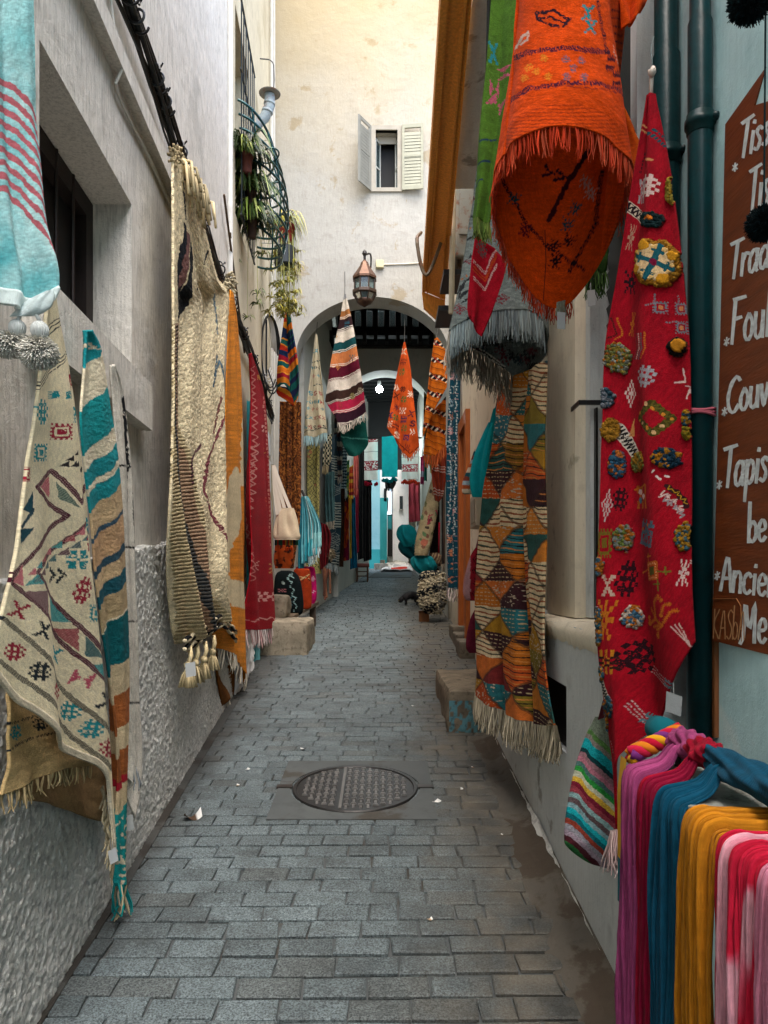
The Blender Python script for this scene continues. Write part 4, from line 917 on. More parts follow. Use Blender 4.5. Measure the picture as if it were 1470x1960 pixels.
# cream rug with woven signs
CR, TE, RE, DK, PK, MA = '#f0e2be', '#1f8f96', '#a3283c', '#20282e', '#c4596b', '#53222f'
def paint_A(p):
    p.C[:] = hx(CR); p.mottle(.16, 30)
    for (a, b) in (((92, 640), (114, 604)), ((62, 745), (128, 672))):
        for k in (-4, 0, 4): p.line([(a[0]+k, a[1]+k*.6), (b[0]+k, b[1]+k*.6)], 1.6, '#33363c')
    p.stamp(116, 636, 10, 16, 'cro', '#d58f96'); p.stamp(132, 731, 13, 40, 'lat', RE, .1); p.stamp(112, 756, 14, 40, 'bar', TE, 1.57); p.stamp(78, 788, 30, 48, 'lat', TE)
    p.stamp(138, 794, 16, 30, 'sq', TE); p.stamp(113, 826, 28, 32, 'sq', RE); p.stamp(76, 866, 34, 34, 'sq', TE); p.stamp(46, 908, 10, 28, 'sq', RE)
    for (x, y) in ((118, 888), (130, 888), (124, 877), (136, 866), (136, 888), (152, 898)): p.poly([(x-6, y+5), (x+6, y+5), (x+5, y-6)], '#2b2527')
    def rope(pts, c=MA):
        p.line(pts, 8, c); p.line(pts, 5, '#a98f88', (3.4, 1.7)); p.line(pts, 1.4, c)
    rope([(103, 900), (66, 933), (124, 987), (20, 1096), (17, 1117), (81, 1178), (152, 1259), (204, 1318)]); rope([(103, 900), (146, 962), (170, 922)])
    rope([(166, 993), (61, 1096), (118, 1161), (162, 1215), (196, 1262)])
    def hatch(pts, c):
        p.poly(pts, c); m = (np.floor((p.x*1.1+p.y)/2.6) % 2 == 0); pts = np.asarray(pts); q = Pt(p.x, p.y, p.u, p.v, '#000000'); q.poly(pts, '#ffffff'); mm = (q.C[..., 0] > .5) & m; p.C[mm] = p.C[mm]*.55+hx(CR)*.45
    for t, c in (([(98, 911), (74, 932), (100, 953)], PK), ([(108, 921), (113, 955), (143, 973)], '#4c655c'), ([(34, 1080), (18, 1113), (34, 1122)], PK), ([(61, 1099), (36, 1121), (77, 1117)], TE),
                 ([(36, 1132), (88, 1130), (82, 1177)], '#6b4653'), ([(99, 1142), (98, 1189), (137, 1191)], TE), ([(108, 1203), (148, 1203), (150, 1246)], '#9d3b48'), ([(157, 1216), (158, 1256), (188, 1260)], '#1e5560'), ([(169, 1272), (194, 1270), (196, 1309)], TE)): hatch(t, c)
    cs = [TE, '#3e5b66', PK, '#5a3a48', '#9d3b48', '#2e6670']; k = 0
    for i in range(8):
        for j in range(2):
            cx, cy = 160-i*15.5+j*9, 1003+i*13+j*13; hatch([(cx-9, cy+7), (cx+7, cy+7), (cx+6, cy-8)], cs[(i*2+j*3) % 6])
    for (x, y, c) in ((29, 1168, RE), (69, 1206, DK), (111, 1253, TE), (155, 1299, PK), (192, 1344, DK)): p.stamp(x, y, 30, 30, 'x' if c != PK else 'bow', c, .35)
    for (x, y, c) in ((25, 1247, RE), (64, 1285, DK), (104, 1324, RE), (140, 1361, TE), (172, 1395, TE), (200, 1432, RE)): p.stamp(x, y, 34, 36, 'lat', c, .12)
    for pts in ([(5, 1183), (60, 1240), (130, 1322), (206, 1404)], [(-2, 1263), (60, 1318), (130, 1392), (212, 1478)]): p.line(pts, 8, '#c4b798'); p.line(pts, 9, '#2c3036', (3.4, 1.9))
    p.stamp(115, 1101, 28, 30, 'arr', DK); p.stamp(151, 1130, 24, 52, 'lat', RE, .2); p.stamp(173, 1174, 22, 34, 'sq', TE); p.stamp(142, 1071, 32, 36, 'flo', TE); p.stamp(164, 1037, 16, 34, 'flo', RE)
    p.poly([(36, 975), (57, 940), (56, 985)], '#1f4c58'); p.line([(33, 1008), (57, 975)], 6, '#26434f'); p.poly([(30, 1042), (58, 1010), (30, 1012)], '#1f4c58'); p.stamp(171, 1005, 12, 30, 'lat', TE); p.stamp(176, 1100, 12, 40, 'chk', DK)
    p.put(p.v > .985, '#d4c8ae', .004)
dA = lambda px, py: dl(px, .17)
ra, W = cloth('kilim', [(93, 560), (78, 660), (62, 790), (45, 900), (24, 1050), (3, 1180), (-8, 1290)], [(106, 566), (131, 690), (150, 830), (166, 950), (186, 1150), (203, 1320), (213, 1440), (216, 1540), (219, 1655)], paint_A,
      bottom=[(30, 1342), (62, 1368), (112, 1425), (155, 1450), (192, 1480), (205, 1560), (210, 1640)], depth=dA, nu=230, nv=900, folds=((1.6, .016, .1, .3, 1), (3, .007, .5, .1, 1)), thick=.009,
      label='cream flat-woven rug covered in teal, red and black signs, hanging from the barred window', cat='rug')
def paint_A2(p):
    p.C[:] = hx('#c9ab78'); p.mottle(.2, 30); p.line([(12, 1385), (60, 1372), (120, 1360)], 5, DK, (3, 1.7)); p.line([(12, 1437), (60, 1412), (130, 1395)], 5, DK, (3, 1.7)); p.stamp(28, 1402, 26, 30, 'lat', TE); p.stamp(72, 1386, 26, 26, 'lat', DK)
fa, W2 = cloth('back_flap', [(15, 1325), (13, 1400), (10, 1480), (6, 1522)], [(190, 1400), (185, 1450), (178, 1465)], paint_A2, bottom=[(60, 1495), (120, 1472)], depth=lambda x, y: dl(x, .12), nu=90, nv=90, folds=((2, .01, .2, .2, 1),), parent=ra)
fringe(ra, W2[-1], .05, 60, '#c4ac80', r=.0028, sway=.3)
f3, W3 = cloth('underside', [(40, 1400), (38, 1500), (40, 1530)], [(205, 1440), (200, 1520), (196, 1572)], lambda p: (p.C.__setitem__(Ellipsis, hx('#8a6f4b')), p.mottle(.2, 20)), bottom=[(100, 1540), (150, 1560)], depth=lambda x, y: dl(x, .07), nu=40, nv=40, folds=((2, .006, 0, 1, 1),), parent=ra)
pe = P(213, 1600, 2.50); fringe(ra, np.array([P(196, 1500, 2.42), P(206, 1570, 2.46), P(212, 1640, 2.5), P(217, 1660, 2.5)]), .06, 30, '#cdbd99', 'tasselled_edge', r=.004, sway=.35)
pricetag(ra, P(215, 1625, 2.42), .03, .05, .5)

def paint_B(p):
    s = p.y+1.05*(p.x-197)+7*(fbm(p.x/14, p.y/22, 3)-.5); p.C[:] = hx('#e6dabd')
    p.bands(s, [(0, 668, TE), (742, 832, '#1d8f92'), (868, 905, TE), (918, 958, TE), (955, 1010, '#c9ad86'), (1008, 1018, '#3b5566'), (1018, 1075, '#c49f78'), (1075, 1092, '#33505f'), (1092, 1125, '#c9ad86'), (1125, 1155, '#1f5663'), (1155, 1205, '#b9a27c'), (1208, 1300, '#0f5a60'),
                (1300, 1360, '#c6b492'), (1360, 1425, '#9a5a30'), (1425, 1470, '#c6b492'), (1470, 1520, '#9a5a30'), (1520, 1536, '#a3202f'), (1536, 1580, '#c9b590'), (1580, 1900, '#1a8e8d')])
    p.put((p.y > 655) & (p.y < 668) & (vn(p.x/4, p.y/5, 2) > .7), '#d8cbb0'); p.put((s > 1590) & (vn(p.x/3, p.y/6, 4) > .66), '#d8cbb0'); p.mottle(.25, 18)
rb, W = cloth('kilim', [(165, 634), (162, 700), (153, 800), (161, 900), (172, 1000), (184, 1150), (206, 1350), (217, 1500), (218, 1600), (222, 1690)], [(172, 632), (190, 670), (206, 770), (221, 880), (231, 1000), (239, 1180), (239, 1350), (237, 1500), (239, 1610), (241, 1700)], paint_B,
      depth=lambda x, y: dl(x, .125), nu=90, nv=560, folds=((1, .02, .2, .5, 1), (2.4, .008, .4, .2, 1)), rough=.0012, label='narrow cream and teal rug with slanting wavy stripes beside the cream sign rug', cat='rug')
fringe(rb, W[-1], .12, 26, ['#d8cbb0', '#1a8e8d', '#cdbd99'], r=.004, sway=.3)
def paint_C(p):
    p.C[:] = hx('#d2ccbf'); p.mottle(.2, 22)
    for y, k in ((892, .3), (1047, .2), (1190, -.2), (1345, 0)): p.line([(205, y-8*k), (240, y), (285, y+22*k)], 4, '#1d1e20')
    p.line([(236, 760), (244, 890), (240, 960)], 3.5, '#1d1e20'); p.line([(249, 880), (256, 1040)], 3, '#1d1e20')
rc_, W = cloth('wool_blanket', [(213, 700), (219, 800), (228, 1000), (238, 1300), (240, 1480)], [(220, 698), (236, 760), (249, 920), (257, 1100), (267, 1300), (272, 1440), (266, 1530), (252, 1585)], paint_C, bottom=[(246, 1545)], depth=lambda x, y: dl(x, .10), nu=60, nv=380,
      folds=((1.5, .014, .3, .3, 1), (3, .006, 0, .2, 1)), label='off-white blanket with thin black grid lines, third from the left under the window', cat='blanket')
pricetag(rc_, P(247, 1560, 2.8), .03, .06, .3); fringe(rc_, [P(243, 1455, 2.9), P(262, 1470, 2.98)], .09, 18, '#8d9499', r=.003)

# shaggy cream rug with a ribbed border
dD = lambda x, y: dl(x, .13)
def paint_D(p):
    p.C[:] = hx('#e9d9b2'); p.mottle(.22, 26)
    ed = np.interp(p.y, [270, 400, 800, 1000, 1120, 1180, 1260], [338, 336, 346, 376, 404, 421, 432]); ld = np.interp(p.y, [270, 400, 700, 900, 1030, 1180, 1240], [329, 326, 322, 315, 320, 345, 355]); t = (p.x-ld)/(ed-ld+1e-6)
    bd = (t < 1) & (p.y > 620); rib = (np.floor(p.y*.28+p.x*.06) % 2 == 0)
    for a, b, c in ((.0, .28, '#b9a77f'), (.28, .40, '#1f2a35'), (.40, .53, '#8d6a57'), (.53, .66, '#1f2a35'), (.66, .90, '#94715c'), (.9, 1.0, '#c4b38b')):
        m = bd & (t >= a) & (t < b); p.put(m, c); 
        m2 = m & rib; p.put(m2, '#bfae88' if c != '#1f2a35' else '#a08a6c', .004, .35)
    sh = ~bd; p.H[sh] += .0055*(fbm(p.mu[sh]*52, p.mv[sh]*52, 5, 2)-.4); p.C[sh] *= (.80+.36*fbm(p.mu[sh]*42, p.mv[sh]*42, 9, 2))[..., None]
    p.poly([(347, 425), (352, 432), (349, 560), (341, 628), (338, 610), (343, 500)], '#1b1f25'); p.poly([(352, 440), (360, 452), (350, 540), (344, 560)], '#7b5650'); p.poly([(361, 448), (366, 490), (358, 580), (342, 632), (349, 560), (356, 500)], '#14181c')
    p.line([(380, 690), (378, 800), (383, 870)], 4, '#2a2327'); p.line([(394, 595), (383, 622)], 5, '#1d2025'); p.line([(382, 545), (374, 552)], 5, '#1d2025'); p.line([(392, 480), (386, 505)], 3, '#2a2c30')
    p.line([(412, 680), (404, 740), (414, 690), (424, 740)], 2.5, '#4e6a7a'); p.line([(405, 560), (412, 640)], 2.5, '#6f838a'); p.line([(380, 835), (358, 880), (360, 925)], 3, '#5d3940'); p.line([(380, 835), (381, 890)], 3, '#5d3940')
    p.line([(420, 790), (398, 880), (394, 940), (408, 1000), (420, 1055)], 3, '#7e4048'); p.line([(425, 935), (418, 970), (428, 1000)], 4, '#4c2f3a'); p.line([(414, 760), (405, 830)], 2.5, '#7a4a44')
    p.line([(352, 290), (365, 330), (352, 345)], 3, '#2a2c30'); p.line([(348, 345), (352, 420)], 2.5, '#2a2c30')
rd, W = cloth('shaggy_rug', [(332, 286), (328, 400), (322, 700), (315, 900), (320, 1030), (343, 1180), (354, 1232)], [(343, 282), (366, 330), (391, 425), (420, 530), (443, 570), (434, 700), (427, 900), (418, 1100), (424, 1188)], paint_D, bottom=[(375, 1218), (404, 1200)], top=[(338, 281)],
      depth=dD, nu=300, nv=820, folds=((2.4, .05, .05, .02, 1), (5.3, .02, .3, .05, 1)), mat=SHAG, thick=.012, label='thick shaggy cream rug with black marks and striped ribbed border on the left wall', cat='rug')
for k, off in enumerate((0, 16)):
    pts = np.array([P(x, y+off, dl(x, .15)) for x, y in crs([(354, 1226), (375, 1214), (400, 1196), (424, 1180), (440, 1196-off*.2), (452, 1210)], 60)]); m = MB()
    for j, cc in ((0, '#15171a'), (1, '#cfc2a2')):
        pp = [tuple(q+np.array((0, .010*math.cos(i*.55+j*3.14), .010*math.sin(i*.55+j*3.14)))) for i, q in enumerate(pts)]; m.color(cc).tube(pp, .011, 6)
    m.build('twisted_cord', YARN, rd, True)
kn = MB('#ddc99c'); rng = random.Random(2)
for (x, y) in ((362, 1236), (376, 1232), (392, 1228), (408, 1216)):
    p0 = P(x, y, dl(x, .15)); p1 = p0+np.array((.0, -.02, -.10)); kn.c = hx('#ddc99c')*rng.uniform(.85, 1.05); kn.tube([tuple(p0), tuple((p0+p1)/2+(.012, 0, 0)), tuple(p1)], .013, 7); kn.ball(p1, .022, 8, 6, .2)
    for j in range(26): a = rng.uniform(0, 6.28); r = rng.uniform(.01, .05); kn.c = hx('#dcc89a')*rng.uniform(.7, 1.05); kn.tube([tuple(p1), tuple(p1+(r*math.cos(a)*.6, r*math.sin(a)*.6, -.05)), tuple(p1+(r*math.cos(a), r*math.sin(a), -.11))], .006, 4)
    kn.build('knotted_tassel', YARN, rd, True); kn = MB('#ddc99c')
pricetag(rd, P(364, 1268, dl(366, .2)), .05, .07, .2)
kn = MB('#ddc99c')
for i in range(13):
    x, y = 347+i*3.6, 305+i*6.5; p0 = P(x, y, dl(x, .13)); 
    for j in range(4): a = rng.uniform(-.05, .05); kn.c = hx('#dccaa0')*rng.uniform(.7, 1.08); kn.tube([tuple(p0), tuple(p0+(.02+a, -.03, -.03)), tuple(p0+(.04+a, -.05, -.11-rng.random()*.1))], .008, 5)
for i in range(40):
    p0 = P(338+rng.uniform(-6, 8), 290+rng.uniform(-6, 20), 3.55); kn.c = hx('#c2ae86')*rng.uniform(.6, 1.05); kn.tube([tuple(p0), tuple(p0+(rng.uniform(-.03, .03), -.03, rng.uniform(-.06, .03)))], .008, 4)
kn.build('top_knot', YARN, rd, True); kn = MB('#ddc99c')
for i in range(30):
    p0 = P(436+rng.uniform(-6, 8), 535+rng.uniform(-8, 14), 5.3); kn.c = hx('#d0c2a2')*rng.uniform(.6, 1.05); kn.tube([tuple(p0), tuple(p0+(rng.uniform(-.03, .06), -.04, rng.uniform(-.07, .03)))], .009, 4)
kn.build('top_knot', YARN, rd, True)

# ochre rug
def paint_E(p):
    p.C[:] = hx('#cf8028'); p.C *= (.84+.34*fbm(p.x/9, p.y/1.7, 3, 2))[..., None]
    p.poly([(449, 892), (436, 940), (424, 1005), (424, 1096), (441, 1094), (449, 1040), (459, 985), (458, 912)], '#d0c09c'); p.poly([(422, 1098), (440, 1104), (462, 1116), (462, 1166), (440, 1158), (416, 1149)], '#d0c09c'); p.put((p.x > 459+.004*p.y) & (p.y > 800) & (p.y < 930), '#d0c09c')
    p.mottle(.18, 14)
re_, W = cloth('kilim', [(441, 556), (433, 700), (426, 900), (420, 1050), (411, 1190), (415, 1240)], [(446, 552), (456, 640), (463, 800), (468, 1000), (470, 1180), (470, 1312)], paint_E, bottom=[(430, 1246), (452, 1262), (462, 1290)], depth=lambda x, y: dl(x, .11), nu=90, nv=420,
      folds=((1.6, .03, .2, .2, 1), (4, .010, .3, .1, 1)), label='ochre rug with pale stepped bands hanging just behind the shaggy cream rug', cat='rug')
fringe(re_, W[-1], .12, 22, '#cfc6b2', r=.006, sway=.2)
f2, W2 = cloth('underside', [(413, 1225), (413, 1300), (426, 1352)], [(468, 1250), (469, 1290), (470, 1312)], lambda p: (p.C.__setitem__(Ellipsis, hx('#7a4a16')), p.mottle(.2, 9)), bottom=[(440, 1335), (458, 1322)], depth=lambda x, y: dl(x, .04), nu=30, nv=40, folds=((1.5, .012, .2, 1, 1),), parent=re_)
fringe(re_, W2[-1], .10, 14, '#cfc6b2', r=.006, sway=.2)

# red rug with white stitching
def paint_F(p):
    p.C[:] = hx('#8f0817'); p.mottle(.22, 16)
    ln_ = [(483, 700), (487, 780), (488, 830), (484, 930), (477, 1020), (472, 1060), (471, 1120)]; p.zig(ln_, 2.2, 13, 1.5, '#b9706a'); p.zig([(x+1, y+20) for x, y in ln_[2:5]], 3, 15, 1.5, '#c08880')
    p.line([(505, 760), (515, 880), (520, 1000), (524, 1190)], 2, '#c47a70', (8, 5)); p.zig([(470, 1188), (522, 1182)], 2.5, 7, 1.6, '#d0908a')
    for (x, y, k, c) in ((495, 718, 'tri', '#b87a3a'), (505, 862, 'win', '#b5652f'), (507, 960, 'bug', '#b8442c'), (490, 1082, 'bug', '#c4847c'), (511, 1088, 'bug', '#b5834a'), (503, 1142, 'chk', '#d0948e'), (502, 820, 'ss', '#d0948e')): p.stamp(x, y, 13, 18, k, c)
rf, W = cloth('wool_rug', [(478, 678), (481, 760), (478, 850), (471, 1000), (468, 1205)], [(482, 676), (497, 720), (508, 770), (517, 900), (524, 1060), (526, 1196)], paint_F, bottom=[(497, 1206)], depth=lambda x, y: dl(x, .13), nu=110, nv=520, folds=((1.4, .06, .3, .1, 1), (3.1, .022, .1, .1, 1)),
      label='deep red rug with white zigzag stitching and white fringe on the left wall', cat='rug')
fringe(rf, W[-1], .16, 90, ['#cdbdb8', '#d6c6c2', '#c29a98'], r=.005, sway=.18)

# tote bag
tb = thing('tote_bag', tuple(P(548, 1032, 8.1)), 'cream cotton tote bag hanging by long straps beside the red rug', 'bag')
o, _ = loft('bag_body', [(972, 538, 562), (985, 531, 565), (1005, 527, 570), (1025, 524, 575), (1033, 527, 573)], 8.1, .45, lambda p: p.mottle(.14, 12), base='#bfae92', parent=tb, folds=((5, .012, .2), (9, .006, 0)), nu=64, nv=60)
m = MB('#c9bfae')
for a, b in ((530, 538), (533, 548), (527, 531), (529, 560)): m.ribbon([tuple(P(x, y, 8.08)) for x, y in crs([(524, 890+a-527), ((524+b)/2-2, 935), (b, 985)], 10)], (.018, .005, .004))
m.build('strap', COTTON, tb)
m = MB('#c9a23a'); 
for k in range(18): m.color(random.choice(['#b98a2a', '#2d5f45', '#a3331f', '#2a2a2a'])).box((P(527+k*2.5, 1036, 8.2)[0], 8.15, P(0, 1044, 8.2)[2]), (P(527+k*2.5+2.2, 1036, 8.2)[0], 8.17, P(0, 1034, 8.2)[2]))
t2 = thing('small_bag', tuple(P(545, 1080, 8.4)), 'orange felt bag with a multicoloured band below the cream tote bag', 'bag')
m.build('trim', COTTON, t2)
def paint_ob(p): p.mottle(.4, 6); p.put(vn(p.x/5, p.y/9, 4) > .7, '#3a1d14')
loft('bag_body', [(1040, 527, 560), (1055, 527, 563), (1075, 525, 560), (1088, 527, 555)], 8.4, .3, paint_ob, base='#a8491c', parent=t2, folds=((5, .01, 0),))
m = MB('#c24a1a')
for k in range(14): q = P(545+random.uniform(-3, 14), 1050+random.uniform(-3, 4), 8.2); m.ball(q, .012, 6, 5, .3)
m.build('pompom', YARN, t2, True)

# brown carpet and striped wrap above it
br, W = cloth('carpet', [(536, 768), (534, 900), (530, 1000), (526, 1088)], [(576, 770), (576, 900), (574, 1000), (562, 1088)], lambda p: (p.C.__setitem__(Ellipsis, hx('#5d3217')), p.put(vn(p.x/2.2, p.y/2.6, 4) > .62, '#8a5426'), p.put(vn(p.x/2, p.y/2.4, 7) > .7, '#2a150c')),
      depth=lambda x, y: 9.5, nu=60, nv=260, folds=((2.3, .03, .1, .5, 1), (4, .012, .3, 1, 1)), mat=WEAVEF, label='mottled brown carpet hanging below the striped orange wrap', cat='carpet')
OR = ['#c8661a', '#1c2340', '#b8301c', '#15504a', '#c4701f', '#8e1a2a', '#d98a2c', '#1a2a4a', '#b9481a', '#1f5a50']
def stripes_diag(slope, per, pal, x0, sd=1):
    def f(p):
        s = p.y+slope*(p.x-x0); k = np.floor(s/per).astype(int); r = np.random.RandomState(sd); ids = r.randint(0, len(pal), 500); wv = (s/per-k)
        for i in range(len(pal)): p.put(ids[k % 500] == i, pal[i])
        p.put((wv < .22) & (ids[(k*3+1) % 500] % 2 == 0), pal[(sd+2) % len(pal)]); p.mottle(.2, 6)
    return f
pa_l = stripes_diag(-.1, 11, OR, 550, 4); pa_r = stripes_diag(.75, 13, OR, 550, 7)
def paint_or(p):
    q = Pt(p.x, p.y, p.u, p.v, '#000'+'000'); pa_r(p); pa_l(q); m = p.x < np.interp(p.y, [575, 640, 780], [549, 549, 556]); p.C[m] = q.C[m]
so_, W = cloth('striped_blanket', [(549, 573), (540, 640), (532, 700), (528, 742)], [(552, 574), (560, 630), (570, 690), (573, 745), (564, 776)], paint_or, bottom=[(545, 738), (556, 752)], depth=lambda x, y: 9.0, nu=80, nv=240, folds=((1, .05, .25, .1, 1), (2.2, .02, 0, .2, 1)), mat=WEAVEF,
      label='orange, teal and navy striped blanket folded to a point, hanging left of the arch', cat='blanket')
cloth('lower_flap', [(529, 738), (529, 750), (532, 757)], [(572, 745), (570, 762), (562, 777)], stripes_diag(-.55, 9, ['#b8301c', '#c8661a', '#1c2340', '#d98a2c'], 550, 3), bottom=[(545, 765)], depth=lambda x, y: 9.12, nu=30, nv=20, parent=so_, mat=WEAVEF)
def hook(parent, a, b, r=.004): m = MB('#2a2a28'); m.tube([tuple(a), tuple((np.asarray(a)+b)/2+(0, 0, -.02)), tuple(b)], r, 5); m.build('hanging_cord', METAL, parent)
hook(so_, P(550, 574, 9.0), P(548, 540, 9.0)); 

# ivory rug with small signs
def paint_iv(p):
    p.C[:] = hx('#a89f86'); p.mottle(.14, 10); r = random.Random(3)
    for j, y in enumerate((672, 690, 704, 719, 735, 753, 770, 783, 800, 818)):
        hw = 4+(y-640)*.13
        if j in (1, 4): p.line([(602-hw, y+5), (602+hw, y)], 2, '#39433f', (5, 3)); continue
        n = 2+j//2
        for i in range(n): p.stamp(602-hw+2*hw*(i+.5)/n-(y-640)*.02, y, 7, 7, ['x', 'ss', 'bow', 'dia'][j % 4], r.choice(['#7a2a30', '#1f5c68', '#2a2c2e', '#8a3a3a', '#3f7f8c']))
    p.line([(580, 826), (625, 820)], 1.5, '#2c3534')
ri, W = cloth('kilim', [(604, 640), (597, 700), (588, 770), (581, 834)], [(607, 640), (613, 700), (620, 770), (626, 828)], paint_iv, depth=lambda x, y: 10.6, bottom=[(602, 836)], nu=70, nv=260, folds=((1.5, .05, .2, .1, 1), (3, .015, 0, .2, 1)), mat=WEAVEF, label='ivory rug with rows of tiny signs and pale blue fringe just inside the arch', cat='rug')
fringe(ri, W[-1], .14, 60, ['#8fb0b5', '#9fb9ba'], r=.006, sway=.15); hook(ri, P(605, 640, 10.6), P(608, 612, 10.75))
def paint_ye(p):
    p.C[:] = hx('#a39a5e'); p.mottle(.3, 9)
    for k in range(9):
        x0 = 578+k*4.2; p.zig([(x0, 838), (x0+1.5, 1095)], 1.6, 9+k % 3, .9, '#34322c')
    r = random.Random(8)
    for k in range(26): p.line([(x := r.uniform(576, 612), y := r.uniform(842, 1085)), (x+r.uniform(-7, 7), y+r.uniform(-2, 2))], .9, '#3a352b')
    for k in range(16): p.stamp(r.uniform(577, 611), r.uniform(845, 1080), 5, 7, 'cro', r.choice(['#9a5a3a', '#b06a55', '#6f8a7a']))
cloth('carpet', [(578, 838), (576, 950), (576, 1098)], [(613, 832), (613, 950), (614, 1098)], paint_ye, depth=lambda x, y: 11.1-(x-594)*.004, nu=70, nv=300, folds=((2, .04, .1, .7, 1), (4, .012, .4, 1, 1)), mat=WEAVEF, label='pale yellow carpet with a black cracked-line pattern inside the arch on the left', cat='carpet')

# bunch of turquoise towels
bt = thing('towel_bunch', tuple(P(588, 1088, 9.9)), 'bunch of turquoise and white striped towels hung from one hook inside the arch', 'towels')
for i, (x0, x1, y1, c1, c2) in enumerate(((570, 580, 1090, '#1c6f80', '#1c6f80'), (576, 590, 1080, '#5aa3ad', '#2a6f7c'), (584, 598, 1076, '#1f7f8c', '#8ab5b8'), (590, 606, 1066, '#3b98a2', '#b4cccb'), (597, 614, 1050, '#7fb3b5', '#1f6a78'))):
    xt = 577+i*2.2
    o, W = cloth('towel', [(xt, 950), (x0+3, 1000), (x0, y1-10), (x0, y1)], [(xt+4, 950), (x1-2, 1000), (x1+1, y1-12), (x1, y1-3)], (lambda c1, c2: lambda p: (p.C.__setitem__(Ellipsis, hx(c1)), p.put(np.floor(p.u*9) % 2 == 1, c2), p.put(p.v > .72, c1), p.mottle(.2, 6)))(c1, c2), depth=lambda x, y, i=i: 9.9-.03*i-(y-950)*.001, nu=30, nv=80,
          folds=((2, .03, .2*i, .1, 1),), parent=bt, mat=COTTON)
    if i in (0, 3, 4): fringe(bt, W[-1], .13, 18, ['#9fc0c2', '#c4d4d3'], r=.006)
m = MB('#1a1a1a'); m.tube([tuple(P(578, 940, 9.95)), tuple(P(584, 952, 9.85))], .02, 6); m.build('hook', METAL, bt)

# cushions on a pallet
def cush(rows, d, rel, paint, base, label, group='cushions on the low board', mat=WEAVEF, **kw): return loft('cushion', rows, d, rel, paint, base=base, label=label, cat='cushion', group=group, mat=mat, nu=90, nv=90, power=.75, **kw)
def paint_bk(p):
    p.mottle(.3, 8); p.zig([(552, 1100), (560, 1130), (566, 1160), (565, 1182)], 3, 15, 1.5, '#8aa8a8'); p.zig([(557, 1098), (563, 1112)], 2, 8, 1.5, '#8aa8a8'); p.stamp(540, 1130, 14, 7, 'chk', '#8f5a5e')
    for k in range(3): p.line([(528, 1152+k*7), (558, 1144+k*7)], 1.6, '#3f6f78'); 
    p.stamp(542, 1116, 6, 6, 'ss', '#9aa8a4')
cush([(1092, 538, 556), (1098, 529, 568), (1115, 525, 576), (1150, 524, 581), (1170, 527, 580), (1178, 533, 574)], 9.25, .5, paint_bk, '#0e1516', 'black round cushion with a pale blue wavy line on the low board')
def paint_oc(p): p.mottle(.35, 7); p.line([(575, 1110), (592, 1100)], 2, '#b59a6a'); p.line([(578, 1114), (586, 1104), (592, 1112)], 1.8, '#2c1a14'); p.line([(574, 1104), (592, 1108)], 1.5, '#b59a6a')
cush([(1088, 566, 590), (1095, 562, 594), (1130, 562, 597), (1160, 565, 596), (1166, 570, 590)], 9.5, .5, paint_oc, '#8a2f14', 'rust orange cushion standing between the black and magenta cushions')
def paint_mg(p): p.mottle(.35, 7); p.stamp(600, 1108, 9, 12, 'dia', '#d8b0bc'); p.zig([(596, 1135), (606, 1128)], 2, 5, 1.2, '#d8b0bc'); p.put((p.x < 585) & (p.y < 1092), '#a02a4a')
cush([(1084, 570, 598), (1090, 566, 603), (1120, 572, 606), (1145, 580, 606), (1155, 584, 602)], 9.9, .6, paint_mg, '#b3155c', 'magenta cushion with white diamonds behind the orange cushion')
plt_ = thing('low_board', tuple(P(580, 1190, 9.2)), 'low wooden board on short feet carrying three cushions', 'board')
m = MB('#6a5a48'); a = P(555, 1183, 8.95); b = P(610, 1154, 10.1); m.hexa([(a[0]-.35, 8.9, a[2]-.02), (a[0]+.03, 8.95, a[2]-.02), (b[0], 10.1, b[2]-.02), (b[0]-.4, 10.1, b[2]-.02), (a[0]-.35, 8.9, a[2]+.02), (a[0]+.03, 8.95, a[2]+.02), (b[0], 10.1, b[2]+.02), (b[0]-.4, 10.1, b[2]+.02)]); m.build('top', WOOD, plt_)
for (x, y) in ((a[0]-.02, 9.0), (b[0]-.06, 10.0)): m = MB('#4a3d30'); m.box((x-.05, y-.04, gz(y)-.01), (x+.03, y+.04, gz(y)+max(.06, (a[2] if y < 9.5 else b[2])-gz(y)-.021))); m.build('foot', WOOD, plt_)

# ---------------------------------------------------- hanging in front of the arch
PALS = ['#b9b0a0', '#8d5a30', '#2a1a1c', '#c2b8a8', '#123c3e', '#a8653a', '#4c1020', '#c0b6a8', '#33211c', '#9c1f3c', '#2c1420', '#c4bbaa', '#85522c', '#17393c', '#7d1826']
def paint_st(p):
    s = p.y+.30*(p.x-665)*1.55-6*np.sin((p.x-640)/26); lo = 566
    bw = [(22, 0), (16, 1), (22, 2), (20, 3), (20, 4), (26, 5), (26, 6), (20, 7), (22, 8), (22, 9), (24, 10), (24, 11), (16, 12), (14, 13), (8, 14), (40, 13)]
    for w_, c in bw:
        hi = lo+w_; p.put((s >= lo) & (s < hi), PALS[c]); p.put((s >= hi-5) & (s < hi-3.6), '#c9beb0'); p.put((s >= hi-2) & (s < hi-.8), '#c9beb0'); lo = hi
    for (x, y, k, c) in ((664, 622, 'bar', '#274a58'), (647, 703, 'dia', '#a86a38'), (675, 686, 'chk', '#5a5a58'), (651, 775, 'lat', '#8a2a34'), (675, 757, 'lat', '#7a7048'), (641, 645, 'dia', '#b07a3a'), (690, 748, 'lat', '#8a7f6a')): p.stamp(x, y, 10, 12, k, c)
    p.mottle(.2, 8)
